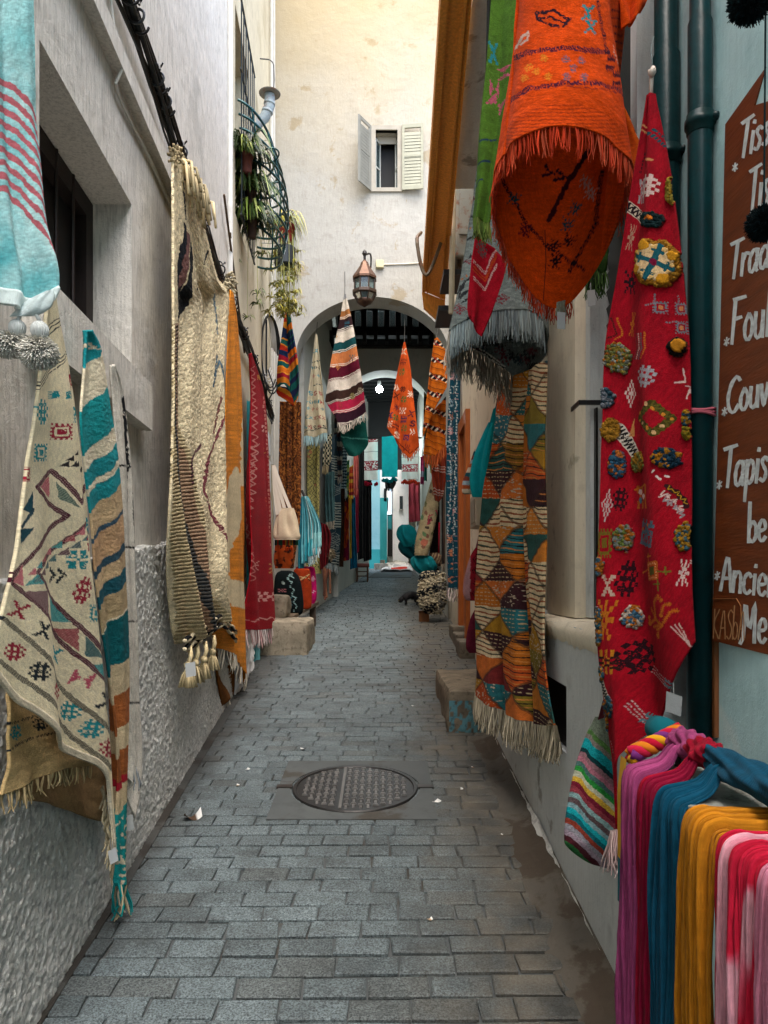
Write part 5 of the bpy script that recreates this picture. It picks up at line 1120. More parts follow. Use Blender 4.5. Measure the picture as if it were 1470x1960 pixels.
hs, W = cloth('kilim', [(659, 564), (649, 620), (636, 680), (627, 735), (622, 767)], [(662, 563), (675, 620), (685, 680), (694, 735), (701, 790)], paint_st, bottom=[(640, 795), (654, 815), (680, 800)], depth=lambda x, y: 9.55, nu=140, nv=380, folds=((1, .05, .1, .1, 1), (2, .015, .4, .2, 1)), mat=WEAVEF,
     label='long kilim with white, wine, teal and brown stripes hanging by one corner below the lantern', cat='rug')
fringe(hs, W[-1][60:], .10, 40, '#c4bbac', r=.006, sway=.3); hook(hs, P(660, 564, 9.55), P(660, 520, DA-.01), .005)
hb, W = cloth('back_panel', [(650, 805), (652, 830), (656, 850), (668, 872)], [(700, 800), (702, 825), (705, 848), (700, 858)], lambda p: (p.C.__setitem__(Ellipsis, hx('#0d3f38')), p.put(abs(p.y-838-.1*(p.x-670)) < 1.2, '#3f7a70'), p.mottle(.2, 8)), bottom=[(680, 874), (690, 868)], depth=lambda x, y: 9.75, nu=50, nv=50, folds=((1, .02, .2, 1, 1),), parent=hs, mat=WEAVEF)
def paint_mo(p):
    p.C[:] = hx('#b3481a'); p.mottle(.22, 12)
    for (x, y, k, c) in ((773, 673, 'x', '#c9a48c'), (772, 692, 'bar', '#5a1f18'), (759, 742, 'arr', '#d6c4b0'), (771, 745, 'lat', '#4a1d16'), (785, 755, 'bug', '#d6c4b0'), (759, 758, 'x', '#4a1d16'), (773, 765, 'flo', '#4b5a2c'), (759, 780, 'bug', '#4a2030'), (771, 786, 'chk', '#d0b8a4'), (787, 793, 'x', '#4a2030'),
        (747, 795, 'x', '#3a2a4a'), (757, 800, 'flo', '#4b5a2c'), (773, 803, 'bar', '#3a2a4a'), (745, 812, 'bug', '#d6c4b0'), (757, 817, 'bar', '#5a1f18'), (790, 812, 'ss', '#4a2030'), (774, 820, 'flo', '#6a5a2c'), (760, 833, 'ss', '#d6c4b0'), (777, 838, 'sq', '#2a2050'), (790, 828, 'arr', '#d6c4b0'), (779, 857, 'chk', '#7a2a20'), (769, 712, 'flo', '#4b5a2c')): p.stamp(x, y, 11, 12, k, c, .2)
    p.line([(745, 835), (758, 842), (785, 868), (801, 856)], 1.6, '#5a1a10')
om, W = cloth('kilim', [(773, 655), (759, 720), (748, 780), (741, 818)], [(775, 655), (785, 700), (791, 760), (797, 810), (802, 856)], paint_mo, bottom=[(755, 840), (765, 856), (783, 876), (793, 866)], depth=lambda x, y: 10.0, nu=120, nv=320, folds=((1, .05, .35, .1, 1), (2.2, .014, 0, .2, 1)), mat=WEAVEF,
     label='rust orange rug with scattered small signs hanging by a corner in the arch', cat='rug')
fringe(om, W[-1][60:], .06, 24, '#c4633a', r=.005, sway=.3); hook(om, P(774, 655, 10.0), P(775, 600, 10.7))
def paint_ro(p):
    p.C[:] = hx('#bb6219'); s = p.y-.36*(p.x-830)
    p.put(np.floor(s/6.5) % 2 == 0, '#a9540f'); p.put((s % 13) < 1.1, '#3a2018')
    for k in range(6):
        y0 = 655+k*33; m = (abs(s-y0) < 4.5); p.put(m, '#1d1517'); p.put(m & ((p.x+p.y) % 12 < 4), '#c9b8a4'); p.put(m & ((p.x-p.y) % 16 < 3), '#8a2a20')
    p.mottle(.22, 8)
orr, W = cloth('kilim', [(832, 648), (824, 700), (818, 750), (811, 810), (809, 838)], [(838, 646), (853, 672), (856, 720), (855, 742)], paint_ro, bottom=[(818, 815), (832, 782), (846, 758)], depth=lambda x, y: 9.6, nu=80, nv=240, folds=((1.3, .04, .2, .2, 1), (3, .012, 0, .1, 1)), mat=WEAVEF, label='bright orange banded kilim hanging at the right shoulder of the arch', cat='rug')
f, W2 = cloth('back_fold', [(822, 795), (816, 830), (810, 868)], [(853, 760), (853, 810), (853, 850)], paint_ro, bottom=[(832, 872)], depth=lambda x, y: 9.8, nu=50, nv=70, folds=((2, .03, 0, 1, 1),), parent=orr, mat=WEAVEF, base='#8a4a14')
fringe(orr, W2[-1], .16, 60, ['#b5562a', '#c0693a', '#a34a20'], r=.006, sway=.15); hook(orr, P(835, 647, 9.6), P(838, 622, DA-.01))
def paint_db(p):
    p.C[:] = hx('#123a48'); p.mottle(.25, 8)
    for x in (861, 873): p.line([(x+2, 690), (x, 900), (x-1, 1130)], 1.0, '#9aa3a0', (6, 4))
    r = random.Random(4)
    for k in range(34): y = 700+k*13; p.line([(859, y), (877, y-r.uniform(-2, 5))], 1, '#a07a7a' if k % 3 else '#8ea0a0', (5, 3))
    for k in range(16): p.stamp(865+r.uniform(-3, 5), 720+k*26, 8, 13, r.choice(['flo', 'bug', 'x', 'dia']), r.choice(['#b08a8a', '#a8a09a', '#a86a4a', '#7a8f98']))
db, W = cloth('wool_rug', [(866, 690), (860, 800), (857, 950), (857, 1124)], [(880, 690), (879, 800), (878, 950), (877, 1128)], paint_db, depth=lambda x, y: 9.2-(x-857)*.01, nu=50, nv=420, folds=((1.5, .03, .1, .5, 1), (3, .01, 0, .4, 1)), mat=WEAVEF, label='dark blue rug with fine white and rose stitching by the orange door frame', cat='rug')
fringe(db, W[-1], .16, 36, ['#c9c4b8', '#d0c0bc'], r=.007)
def paint_sh(p): p.C[:] = hx('#84301c'); [p.put((abs((p.y-.25*(p.x-840)) % 46-k) < 1.0), '#b9a39a') for k in (18, 23, 28)]; p.mottle(.25, 7)
cloth('shawl', [(836, 868), (826, 905), (832, 950), (834, 958)], [(855, 850), (856, 900), (852, 930), (846, 952)], paint_sh, bottom=[(840, 960)], depth=lambda x, y: 10.3, nu=40, nv=100, folds=((2.5, .04, .1, .6, 1), (5, .012, 0, 1, 1)), mat=COTTON, label='rust red shawl with white bands hanging beneath the orange kilim', cat='shawl')

# ---------------------------------------------------- inside the passage
def far(name, l, r, paint, d, label, cat, folds=((2, .03, .1, .5, 1),), nu=30, nv=110, bottom=(), fr=None, group=None, mat=None):
    o, W = cloth(name, l, r, paint, bottom=bottom, depth=d if callable(d) else (lambda x, y: d), nu=nu, nv=nv, folds=folds, mat=mat or WEAVEF, label=label, cat=cat, group=group)
    if fr: fringe(o, W[-1], fr[0], fr[1], fr[2], r=.007, sway=.15)
    return o, W
plain = lambda c, a=.25: (lambda p: (p.C.__setitem__(Ellipsis, hx(c)), p.mottle(a, 8)))
def vstripe(c1, c2, n=8): return lambda p: (p.C.__setitem__(Ellipsis, hx(c1)), p.put(np.floor(p.u*n) % 2 == 1, c2), p.mottle(.2, 7))
def hstripe(pal, per): return lambda p: ([p.put(np.floor(p.y/per) % len(pal) == i, c) for i, c in enumerate(pal)], p.mottle(.2, 7))
def paint_ck(p): p.C[:] = hx('#b3ab92'); p.put((np.floor(p.x/3.2)+np.floor(p.y/5)) % 2 == 0, '#14241f'); p.mottle(.2, 6)
far('woven_bag', [(621, 835), (619, 860), (617, 885), (618, 892)], [(635, 830), (635, 860), (634, 880), (628, 892)], paint_ck, 11.2, 'black and cream checked bag with shaggy foot hanging inside the arch', 'bag', fr=(.12, 40, ['#a89a78', '#8f8264']))
def paint_geo(p):
    p.C[:] = hx('#223c48'); p.mottle(.25, 7)
    for a, b in ((872, 918), (960, 1012), (1058, 1085)): m = (p.x > 633) & (p.y > a) & (p.y < b); p.put(m & ((p.y-.15*p.x) % 5 < 2.3), '#a9aca0'); p.put(m & ((p.y-.15*p.x) % 5 > 4), '#0e1a20')
    for cy in (938, 1030, 1046): 
        for k in (5, 9, 13): p.line([(633, cy+8-k), (640, cy-k), (649, cy+8-k)], 1, '#9aa09a'); p.line([(633, cy-8+k), (640, cy+k), (649, cy-8+k)], 1, '#9aa09a')
    p.put(p.x < 632, '#1d262b')
far('wool_rug', [(628, 838), (625, 950), (624, 1060), (623, 1076)], [(650, 828), (650, 950), (650, 1060), (650, 1086)], paint_geo, lambda x, y: dpl(x, .14), 'slate blue rug with cream stripes and chevrons on the left passage wall', 'rug', nu=60, nv=300, fr=(.15, 40, ['#8fa0a4', '#a9b0ac']))
far('red_cloth', [(613, 1000), (612, 1050), (613, 1092)], [(626, 1005), (634, 1030), (626, 1080)], plain('#5a1218', .5), 11.0, 'dark red knitted cloth hanging low inside the arch on the left', 'cloth', folds=((3, .04, .2, 1, 1), (7, .012, 0, 1, 1)))
pompom('wool_pompom', P(630, 1062, 11.1), .10, '#8f826a', None, 300, label='beige shaggy wool ball beside the slate blue rug', cat='pompom')
ws = thing('stick_bundle', tuple(P(622, 1150, 11.4)), 'bundle of thin wooden sticks leaning on the left passage wall', 'sticks')
for k, (x0, x1, c) in enumerate(((616, 622, '#7a4a38'), (619, 625, '#8a5a40'), (624, 620, '#6a3f30'), (628, 632, '#7a4f3a'))): m = MB(c); m.tube([tuple(P(x0+3, 1085+k*2, 11.5)), tuple(P(x1, 1148-k*4, 11.3))], .018, 6); m.build('stick', WOOD, ws)
far('scarf', [(655, 838), (654, 880), (653, 940)], [(664, 835), (664, 880), (663, 935)], lambda p: (p.C.__setitem__(Ellipsis, hx('#8fa0a0')), p.put(np.floor(p.y/3) % 2 == 0, '#1f3640'), p.mottle(.2, 6)), 14.2, 'white and navy ribbed scarf with tassels on the left passage wall', 'scarf', fr=(.2, 30, '#b0b4ac'), group='scarves hung along the passage', mat=COTTON)
far('scarf', [(658, 885), (658, 920), (658, 952)], [(669, 880), (668, 920), (667, 950)], hstripe(['#8a9a3a', '#2d5f45', '#6f8f45', '#a8a860', '#1d4a3f'], 7), 14.6, 'green and lime striped scarf on the left passage wall', 'scarf', fr=(.12, 20, '#1a1a1a'), group='scarves hung along the passage', mat=COTTON)
far('scarf', [(668, 895), (668, 930), (667, 955)], [(676, 890), (676, 930), (676, 955)], hstripe(['#a8301c', '#c87a1f', '#8a1a20', '#d0a02c', '#b9481a'], 6), 15.2, 'red and orange striped scarf on the left passage wall', 'scarf', fr=(.12, 20, '#151515'), group='scarves hung along the passage', mat=COTTON)
far('scarf', [(677, 860), (677, 900), (676, 935)], [(685, 858), (686, 900), (685, 935)], plain('#b85a50'), 15.8, 'salmon pink scarf with pink pompoms on the left passage wall', 'scarf', fr=(.16, 24, '#c4584c'), group='scarves hung along the passage', mat=COTTON)
far('long_cloth', [(652, 935), (650, 1010), (648, 1085)], [(660, 935), (659, 1010), (657, 1085)], plain('#3a2418', .5), 13.9, 'brown and black long cloth low on the left passage wall', 'cloth', group='long cloths at the shop front')
far('long_cloth', [(657, 958), (656, 1010), (654, 1075)], [(668, 955), (668, 1010), (668, 1072)], lambda p: (p.C.__setitem__(Ellipsis, hx('#8a2a1a')), p.put(vn(p.x/3, p.y/14, 2) > .6, '#b5561c'), p.put(vn(p.x/4, p.y/18, 9) > .66, '#6a0f2c')), 14.6, 'red and orange checked long cloth low on the left passage wall', 'cloth', group='long cloths at the shop front')
far('long_cloth', [(668, 955), (669, 1010), (669, 1070)], [(673, 955), (673, 1010), (673, 1068)], plain('#b58f2a'), 15.0, 'narrow mustard yellow long cloth beside the teal one', 'cloth', group='long cloths at the shop front', nu=14)
far('long_cloth', [(672, 952), (672, 1010), (670, 1090)], [(680, 952), (681, 1010), (684, 1086)], plain('#0f5a78'), 15.3, 'deep teal blue long cloth hanging next to the wooden stool', 'cloth', group='long cloths at the shop front')
far('long_cloth', [(679, 940), (681, 1000), (683, 1060)], [(686, 938), (686, 1000), (687, 1055)], plain('#8f2236'), 16.0, 'dark rose long cloth behind the teal blue one', 'cloth', group='long cloths at the shop front', nu=16)
for (x0, x1, y1, c, d, lb) in ((685, 697, 1072, '#1c1c1e', 16.4, 'black drape with a grey fold, first in the passage corner'), (696, 711, 1075, '#141315', 17.2, 'wide black drape at the end of the left passage wall')):
    far('dark_drape', [(x0, 850), (x0, 960), (x0, y1)], [(x1, 848), (x1, 960), (x1, y1-4)], lambda p, c=c: (p.C.__setitem__(Ellipsis, hx(c)), p.put((np.floor(p.u*6) % 3 == 1), '#3a3634'), p.mottle(.3, 6)), d, lb, 'drape', folds=((3, .05, .1, .8, 1),))
st = thing('stool', tuple(P(695, 1110, 16.6)), 'small wooden stool with a padded reddish seat on the left of the passage', 'stool')
sd = 16.6; a = P(681, 1086, sd); b = P(707, 1078, sd); m = MB('#7a4338'); m.bbox((a[0], sd-.16, a[2]), (b[0], sd+.16, a[2]+.09), .03); m.build('seat', WOOD, st, True)
for (x, y) in ((a[0]+.03, sd-.13), (b[0]-.04, sd-.13), (a[0]+.03, sd+.13), (b[0]-.04, sd+.13)): m = MB('#5a3a28'); m.tube([(x, y, a[2]+.01), (x, y, gz(y))], .018, 6); m.build('leg', WOOD, st)
m = MB('#5a3a28')
for z in (.12, .22): m.tube([(a[0]+.03, sd-.13, gz(sd)+z), (b[0]-.04, sd-.13, gz(sd)+z)], .012, 6)
m.build('stretcher', WOOD, st)

# towels over the lane
def paint_wt(c):
    def f(p):
        p.C[:] = hx('#e2e0d8'); p.mottle(.1, 8)
        for a, b in ((.0, .06), (.54, .76)):
            m = (p.v > a) & (p.v < b); p.put(m & (vn(p.x/1.4, p.y/1.4, 3) > .42), c); p.put((abs(p.v-a) < .008) | (abs(p.v-b) < .008), c)
        p.put(abs(p.v-.30) < .006, '#3a3a3a')
    return f
for (x0, x1, y0, y1, d, pt, lb, pc_) in ((696, 723, 842, 919, 16.9, paint_wt('#9a3a42'), 'white towel with a red woven band and dark red pompoms, left of the teal towel', '#8a1226'),
                                   (731, 761, 836, 913, 16.7, plain('#1ba6ab', .12), 'plain teal towel between the two white towels over the lane', '#0e7478'),
                                   (769, 800, 858, 917, 17.0, paint_wt('#b04a50'), 'white towel with a red woven band and orange red pompoms, right of the teal towel', '#b8321c')):
    o, W = far('hanging_towel', [(x0, y0), (x0, (y0+y1)/2), (x0, y1)], [(x1, y0-2), (x1, (y0+y1)/2), (x1, y1)], pt, d, lb, 'towel', folds=((1.2, .02, .2, 1, 1),), nu=50, nv=110, group='towels hung over the lane', mat=COTTON)
    m = MB(pc_)
    for k in range(9):
        if pc_ == '#8a1226' and 4 < k < 7: continue
        q = P(x0+2+(x1-x0-4)*k/8+random.uniform(-1, 1), y1+5+random.uniform(-2, 4), d-.02)
        for j in range(40):
            z = random.uniform(-1, 1); a = random.uniform(0, 6.28); r = .045; s = math.sqrt(1-z*z); m.c = hx(pc_)*random.uniform(.7, 1.2); m.tube([tuple(q), tuple(q+np.array((s*math.cos(a), s*math.sin(a), z))*r)], [.014, .010], 4)
    m.build('pompom_trim', YARN, o, True)
m = MB('#1a1a1a'); a = P(690, 838, 17); b = P(812, 838, 17); m.tube([tuple(a), tuple(b)], .02, 8)
for x in (a[0]+.2, b[0]-.3): m.tube([(x, 17, a[2]), (x, 17, 6.1)], .008, 5)
tr = thing('hanging_rail', tuple((a+b)/2), 'dark rail across the passage carrying the white and teal towels', 'rail'); m.build('rail', METAL, tr)
m = MB('#c4c1b6'); a = P(722, 865, 16.8); m.tube([tuple(a), tuple(P(725, 930, 16.8))], .012, 5); 
far('dark_bag', [(739, 918), (737, 925), (738, 935)], [(757, 918), (758, 926), (752, 936)], plain('#1c1a17', .5), 17.5, 'small black shaggy bag hanging below the teal towel', 'bag', fr=(.06, 24, '#2c2820'))
far('scarf', [(805, 875), (805, 900), (805, 920)], [(813, 870), (813, 900), (812, 920)], hstripe(['#8a1e4a', '#a83a64', '#8a8a98', '#7a1c40'], 11), 15.5, 'magenta and white striped scarf at the right passage wall', 'scarf', fr=(.08, 14, '#a8285a'), group='scarves hung along the passage', mat=COTTON)
far('scarf', [(812, 880), (812, 905), (812, 920)], [(824, 870), (824, 905), (824, 922)], plain('#0f4a40'), 15.2, 'dark green short scarf at the right passage wall', 'scarf', group='scarves hung along the passage', mat=COTTON)
far('scarf', [(818, 845), (822, 880), (824, 905)], [(834, 840), (833, 880), (829, 910)], plain('#a08f4c'), 13.2, 'olive yellow scarf above the rolled beige carpet', 'scarf', group='scarves hung along the passage', mat=COTTON)

for (x0, x1, y0, y1, d, pt, lb) in ((641, 655, 792, 915, 13.2, hstripe(['#23343a', '#8f8a78', '#3d2a26'], 9), 'dark banded blanket high on the left passage wall'), (664, 682, 800, 862, 15.1, plain('#6a2a2c', .4), 'dull red shawl high on the left passage wall'),
        (812, 828, 742, 842, 13.6, hstripe(['#5a3a24', '#8a6a3a', '#2a211c'], 8), 'brown and tan banded rug high on the right passage wall'), (846, 858, 905, 1080, 11.2, vstripe('#2a2320', '#57463a', 4), 'dark brown striped cloth beside the dark blue rug'),
        (783, 806, 925, 1000, 17.6, plain('#9a3a44', .3), 'rose shawl at the far right end of the passage'), (624, 640, 905, 1000, 11.6, plain('#3b5a5c', .35), 'grey green shawl inside the arch on the left')):
    far('shawl', [(x0, y0), (x0-1, (y0+y1)/2), (x0, y1)], [(x1, y0-3), (x1, (y0+y1)/2), (x1, y1-3)], pt, d, lb, 'shawl', folds=((2.5, .04, .2, .6, 1), (5, .012, .1, 1, 1)), fr=(.12, 26, '#a39a88'), group='shawls on the passage walls', mat=COTTON)
# right side of the passage: rolled carpet, bags, pouf, cat
def paint_roll(p):
    p.C[:] = hx('#8a7d60'); p.mottle(.3, 9); r = random.Random(6)
    for k in range(22): x = r.uniform(802, 838); p.ell(x, r.uniform(905, 1050), r.uniform(2, 4), r.uniform(3, 6), r.choice(['#3a2f28', '#5a5a3a', '#4f6a4a', '#6a4a3a']))
    p.line([(822, 985), (818, 1003), (826, 994)], 2, '#8a2f40'); p.line([(818, 990), (829, 985)], 2, '#8a2f40'); p.line([(835, 978), (838, 985)], 3, '#8a2f40'); p.ell(812, 1038, 7, 7, '#9a5a48')
loft('rolled_carpet', [(912, 828, 842), (940, 819, 841), (980, 808, 838), (1020, 798, 830), (1055, 793, 822), (1063, 794, 818)], 12.2, .9, paint_roll, base='#8a7d60', label='rolled beige carpet with dark motifs leaning out on the right of the passage', cat='carpet', mat=WEAVEF, dd=-.8, nu=80, nv=140, rough=.01)
tg = thing('plastic_sack', tuple(P(785, 1065, 13.4)), 'crumpled turquoise cloth sack bulging out above the lane on the right', 'sack')
loft('upper_lobe', [(1004, 770, 782), (1010, 765, 792), (1024, 763, 797), (1036, 767, 798), (1046, 772, 792)], 13.4, .8, plain('#148a90', .2), base='#148a90', parent=tg, folds=((5, .04, 0), (9, .015, .3)))
loft('lower_lobe', [(1028, 772, 794), (1042, 764, 799), (1054, 767, 803), (1066, 780, 802), (1072, 790, 800)], 13.5, .8, plain('#0b4a50', .3), base='#0b4a50', parent=tg, folds=((5, .04, .4), (8, .015, .3)))
tcl = thing('bundle', tuple(P(808, 1095, 11.4)), 'teal cloth bundle tied with a striped band resting on the shaggy pouf', 'bundle')
loft('cloth', [(1063, 795, 822), (1070, 789, 830), (1082, 790, 836), (1092, 796, 832), (1098, 803, 822)], 11.5, .8, lambda p: (p.C.__setitem__(Ellipsis, hx('#12757c')), p.mottle(.3, 7)), base='#12757c', parent=tcl, folds=((7, .03, 0), (12, .012, .3)))
loft('striped_band', [(1058, 824, 840), (1068, 822, 850), (1078, 826, 852), (1084, 832, 850)], 11.6, .7, lambda p: (p.C.__setitem__(Ellipsis, hx('#8f7a5e')), p.put(np.floor((p.x+.4*p.y)/3) % 2 == 0, '#4a2f28')), parent=tcl)
bg_ = thing('dark_goods_heap', tuple(P(843, 1120, 12.0)), 'heap of dark folded textiles against the right passage wall', 'textiles')
loft('folded_cloth', [(900, 842, 858), (960, 836, 860), (1020, 834, 860), (1090, 822, 860), (1150, 815, 862)], 12.3, .5, plain('#241d1c', .5), parent=bg_, folds=((6, .05, 0), (11, .02, .2)), mat=WEAVEF)
m = MB('#8a1626'); m.tube([tuple(P(841, 1000, 11.6)), tuple(P(840, 1065, 11.6))], .014, 6); m.color('#b5b1aa').ball(P(840, 1080, 11.6), .05, 10, 7, .1, (.8, .8, 1.4)); m.build('cord_tassel', YARN, bg_, True)
def paint_pf(p):
    n = fbm(p.x/9, p.y/9, 4); p.C[:] = hx('#b3a88c'); band = (abs(((p.y+.35*(p.x-800)) % 34)-17) < 8); p.put(band & (vn(p.x/2, p.y/2, 5) > .35), '#14171b'); p.put((p.x > 838) & (p.y > 1105), '#a5a091', 0, .5)
    p.put((vn(p.x/1.6, p.y/1.6, 8) > .72), '#1d2024')
loft('pouf', [(1092, 815, 842), (1099, 804, 852), (1115, 800, 855), (1145, 799, 855), (1165, 804, 850), (1176, 818, 846)], 10.3, .75, paint_pf, base='#b3a88c', label='shaggy black and cream wool pouf standing on a wooden block on the right', cat='pouf', mat=SHAG, rough=.03, nu=120, nv=120, power=.85)
g = GP(812, 1190); wb = thing('wooden_block', tuple(g), 'small orange-brown wooden block under the shaggy pouf', 'block')
m = MB('#8a5a34'); m.bbox((g[0]-.07, g[1], g[2]-.01), (g[0]+.07, g[1]+.14, g[2]+.15), .006); m.build('block', WOOD, wb); m = MB('#6a4426'); m.bbox((g[0]-.074, g[1]-.004, g[2]+.12), (g[0]+.074, g[1]+.144, g[2]+.152), .004); m.build('cap', WOOD, wb)
g = GP(786, 1158)
def cat():
    ct = thing('cat', tuple(g), 'small black cat bending its head to the paving beside the pouf', 'cat')
    pts = {}; me = D.meshes.new('body'); s = .92
    J = [('pel', (.10, .02, .17), .062), ('sp1', (.04, .0, .19), .068), ('sp2', (-.05, -.01, .18), .062), ('sh', (-.10, -.02, .155), .052), ('nk', (-.145, -.03, .125), .036), ('hd', (-.185, -.04, .085), .044), ('nz', (-.215, -.05, .05), .022),
         ('hl', (.11, -.03, .11), .04), ('kl', (.075, -.035, .075), .024), ('hkl', (.125, -.035, .045), .014), ('fl', (.10, -.04, .008), .014), ('hr', (.12, .07, .11), .04), ('kr', (.085, .075, .075), .024), ('hkr', (.135, .075, .045), .014), ('fr', (.11, .07, .008), .014),
         ('al', (-.09, -.06, .10), .024), ('wl', (-.085, -.06, .05), .014), ('pl', (-.10, -.06, .008), .015), ('ar', (-.09, .03, .10), .024), ('wr', (-.075, .035, .05), .014), ('pr', (-.085, .03, .008), .015),
         ('t1', (.16, .03, .17), .018), ('t2', (.21, .05, .11), .014), ('t3', (.25, .06, .05), .012), ('t4', (.29, .04, .03), .008)]
    E = [('pel', 'sp1'), ('sp1', 'sp2'), ('sp2', 'sh'), ('sh', 'nk'), ('nk', 'hd'), ('hd', 'nz'), ('pel', 'hl'), ('hl', 'kl'), ('kl', 'hkl'), ('hkl', 'fl'), ('pel', 'hr'), ('hr', 'kr'), ('kr', 'hkr'), ('hkr', 'fr'), ('sh', 'al'), ('al', 'wl'), ('wl', 'pl'), ('sh', 'ar'), ('ar', 'wr'), ('wr', 'pr'), ('pel', 't1'), ('t1', 't2'), ('t2', 't3'), ('t3', 't4')]
    ix = {n: i for i, (n, _, _) in enumerate(J)}; me.from_pydata([tuple(np.array(p)*s) for _, p, _ in J], [(ix[a], ix[b]) for a, b in E], [])
    o = D.objects.new('body', me); COL.objects.link(o); o.parent = ct; WP[o.name] = np.array(g)
    sk_ = o.modifiers.new('skin', 'SKIN'); 
    for i, (_, _, r) in enumerate(J): me.skin_vertices[0].data[i].radius = (r*s*1.3, r*s*1.3); me.skin_vertices[0].data[i].use_root = (i == 0)
    sb = o.modifiers.new('smooth', 'SUBSURF'); sb.levels = sb.render_levels = 2
    mt = NT('black_cat_fur'); mt.out(lin(hx('#141214')), .6, mt.bump(mt.noise(160, 3, .7), .004), 0, .3); me.materials.append(mt.m)
    m = MB('#1a1617')
    for y in (-.065, -.01): m.add([tuple(np.array(q)*s+g) for q in ((-.165, y-.012, .115), (-.165, y+.012, .115), (-.185, y, .112), (-.160, y, .16))], [(0, 1, 2), (0, 2, 3), (1, 0, 3), (2, 1, 3)])
    m.build('ear', FUR, ct)
    m = MB('#9a8a3a')
    for y in (-.07, -.012): m.ball(np.array((-.212, y, .085))*s+g, .008, 8, 6)
    m.build('eye', PAINT, ct, True)
cat()
# rugs spread out at the far end
def paint_sp(p): p.C[:] = hx('#b9b6ae'); p.put(fbm(p.x/9, p.y/3, 4) > .58, '#8f8d88'); p.poly([(752, 1082), (785, 1080), (783, 1086), (754, 1087)], '#b8321f'); p.mottle(.2, 6)
V = []; nA, nB = 60, 24; cc = []
ra0, rb0 = GP(724, 1091), GP(792, 1089)
gx0, gx1, gy0, gy1 = X(728, 19.8), X(789, 19.8), 19.2, 22.6
us, vs = np.meshgrid(np.linspace(0, 1, nA), np.linspace(0, 1, nB)); xx = gx0+(gx1-gx0)*us+.12*(vn(us*3, vs*3, 2)-.5); yy = gy0+(gy1-gy0)*vs+.25*(vn(us*4, vs*2, 5)-.5); zz = SLOPE*np.minimum(yy, 23)+.02+.10*fbm(us*5, vs*5, 3)*np.clip(np.minimum(us, 1-us)*8, 0, 1)
cl = np.tile(hx('#bdbab2'), us.shape+(1,)); cl[fbm(us*8, vs*5, 7) > .6] = hx('#97958f'); cl[(us > .35) & (us < .78) & (vs > .04) & (vs < .26)] = hx('#b03020')
mk('spread_rug', np.stack([xx, yy, zz], -1), quads(nB, nA), WEAVEF, None, cl.reshape(-1, 3), np.stack([us*2, vs*3], -1).reshape(-1, 2), True, 'crumpled pale rug with a red patch spread on the ground at the far end', 'rug', None, None, .02)
def far_slab(): 
    m = MB('#55636a'); m.hexa([(X(705, 17.6), 17.6, gz(17.6)+.0), (X(787, 17.6), 17.6, gz(17.6)), (X(789, 19.4), 19.4, gz(19.4)), (X(722, 19.4), 19.4, gz(19.4)), (X(705, 17.6), 17.6, gz(17.6)+.012), (X(787, 17.6), 17.6, gz(17.6)+.012), (X(789, 19.4), 19.4, gz(19.4)+.012), (X(722, 19.4), 19.4, gz(19.4)+.012)])
    m.build('pavement', CONC, kind='structure')
far_slab()
cr = thing('stone_step', tuple(GP(735, 1085)), 'pale stone step in front of the teal house at the far end', 'step')
m = MB('#9a9488'); a = P(716, 1083, 20.3); m.bbox((a[0], 20.2, gz(20.2)-.02), (a[0]+.38, 20.8, gz(20.2)+.17), .02); m.build('lower_step', STONE, cr); m = MB('#8a8478'); m.bbox((a[0]+.02, 20.82, gz(20.2)-.02), (a[0]+.3, 21.2, gz(20.2)+.28), .02); m.build('upper_step', STONE, cr)

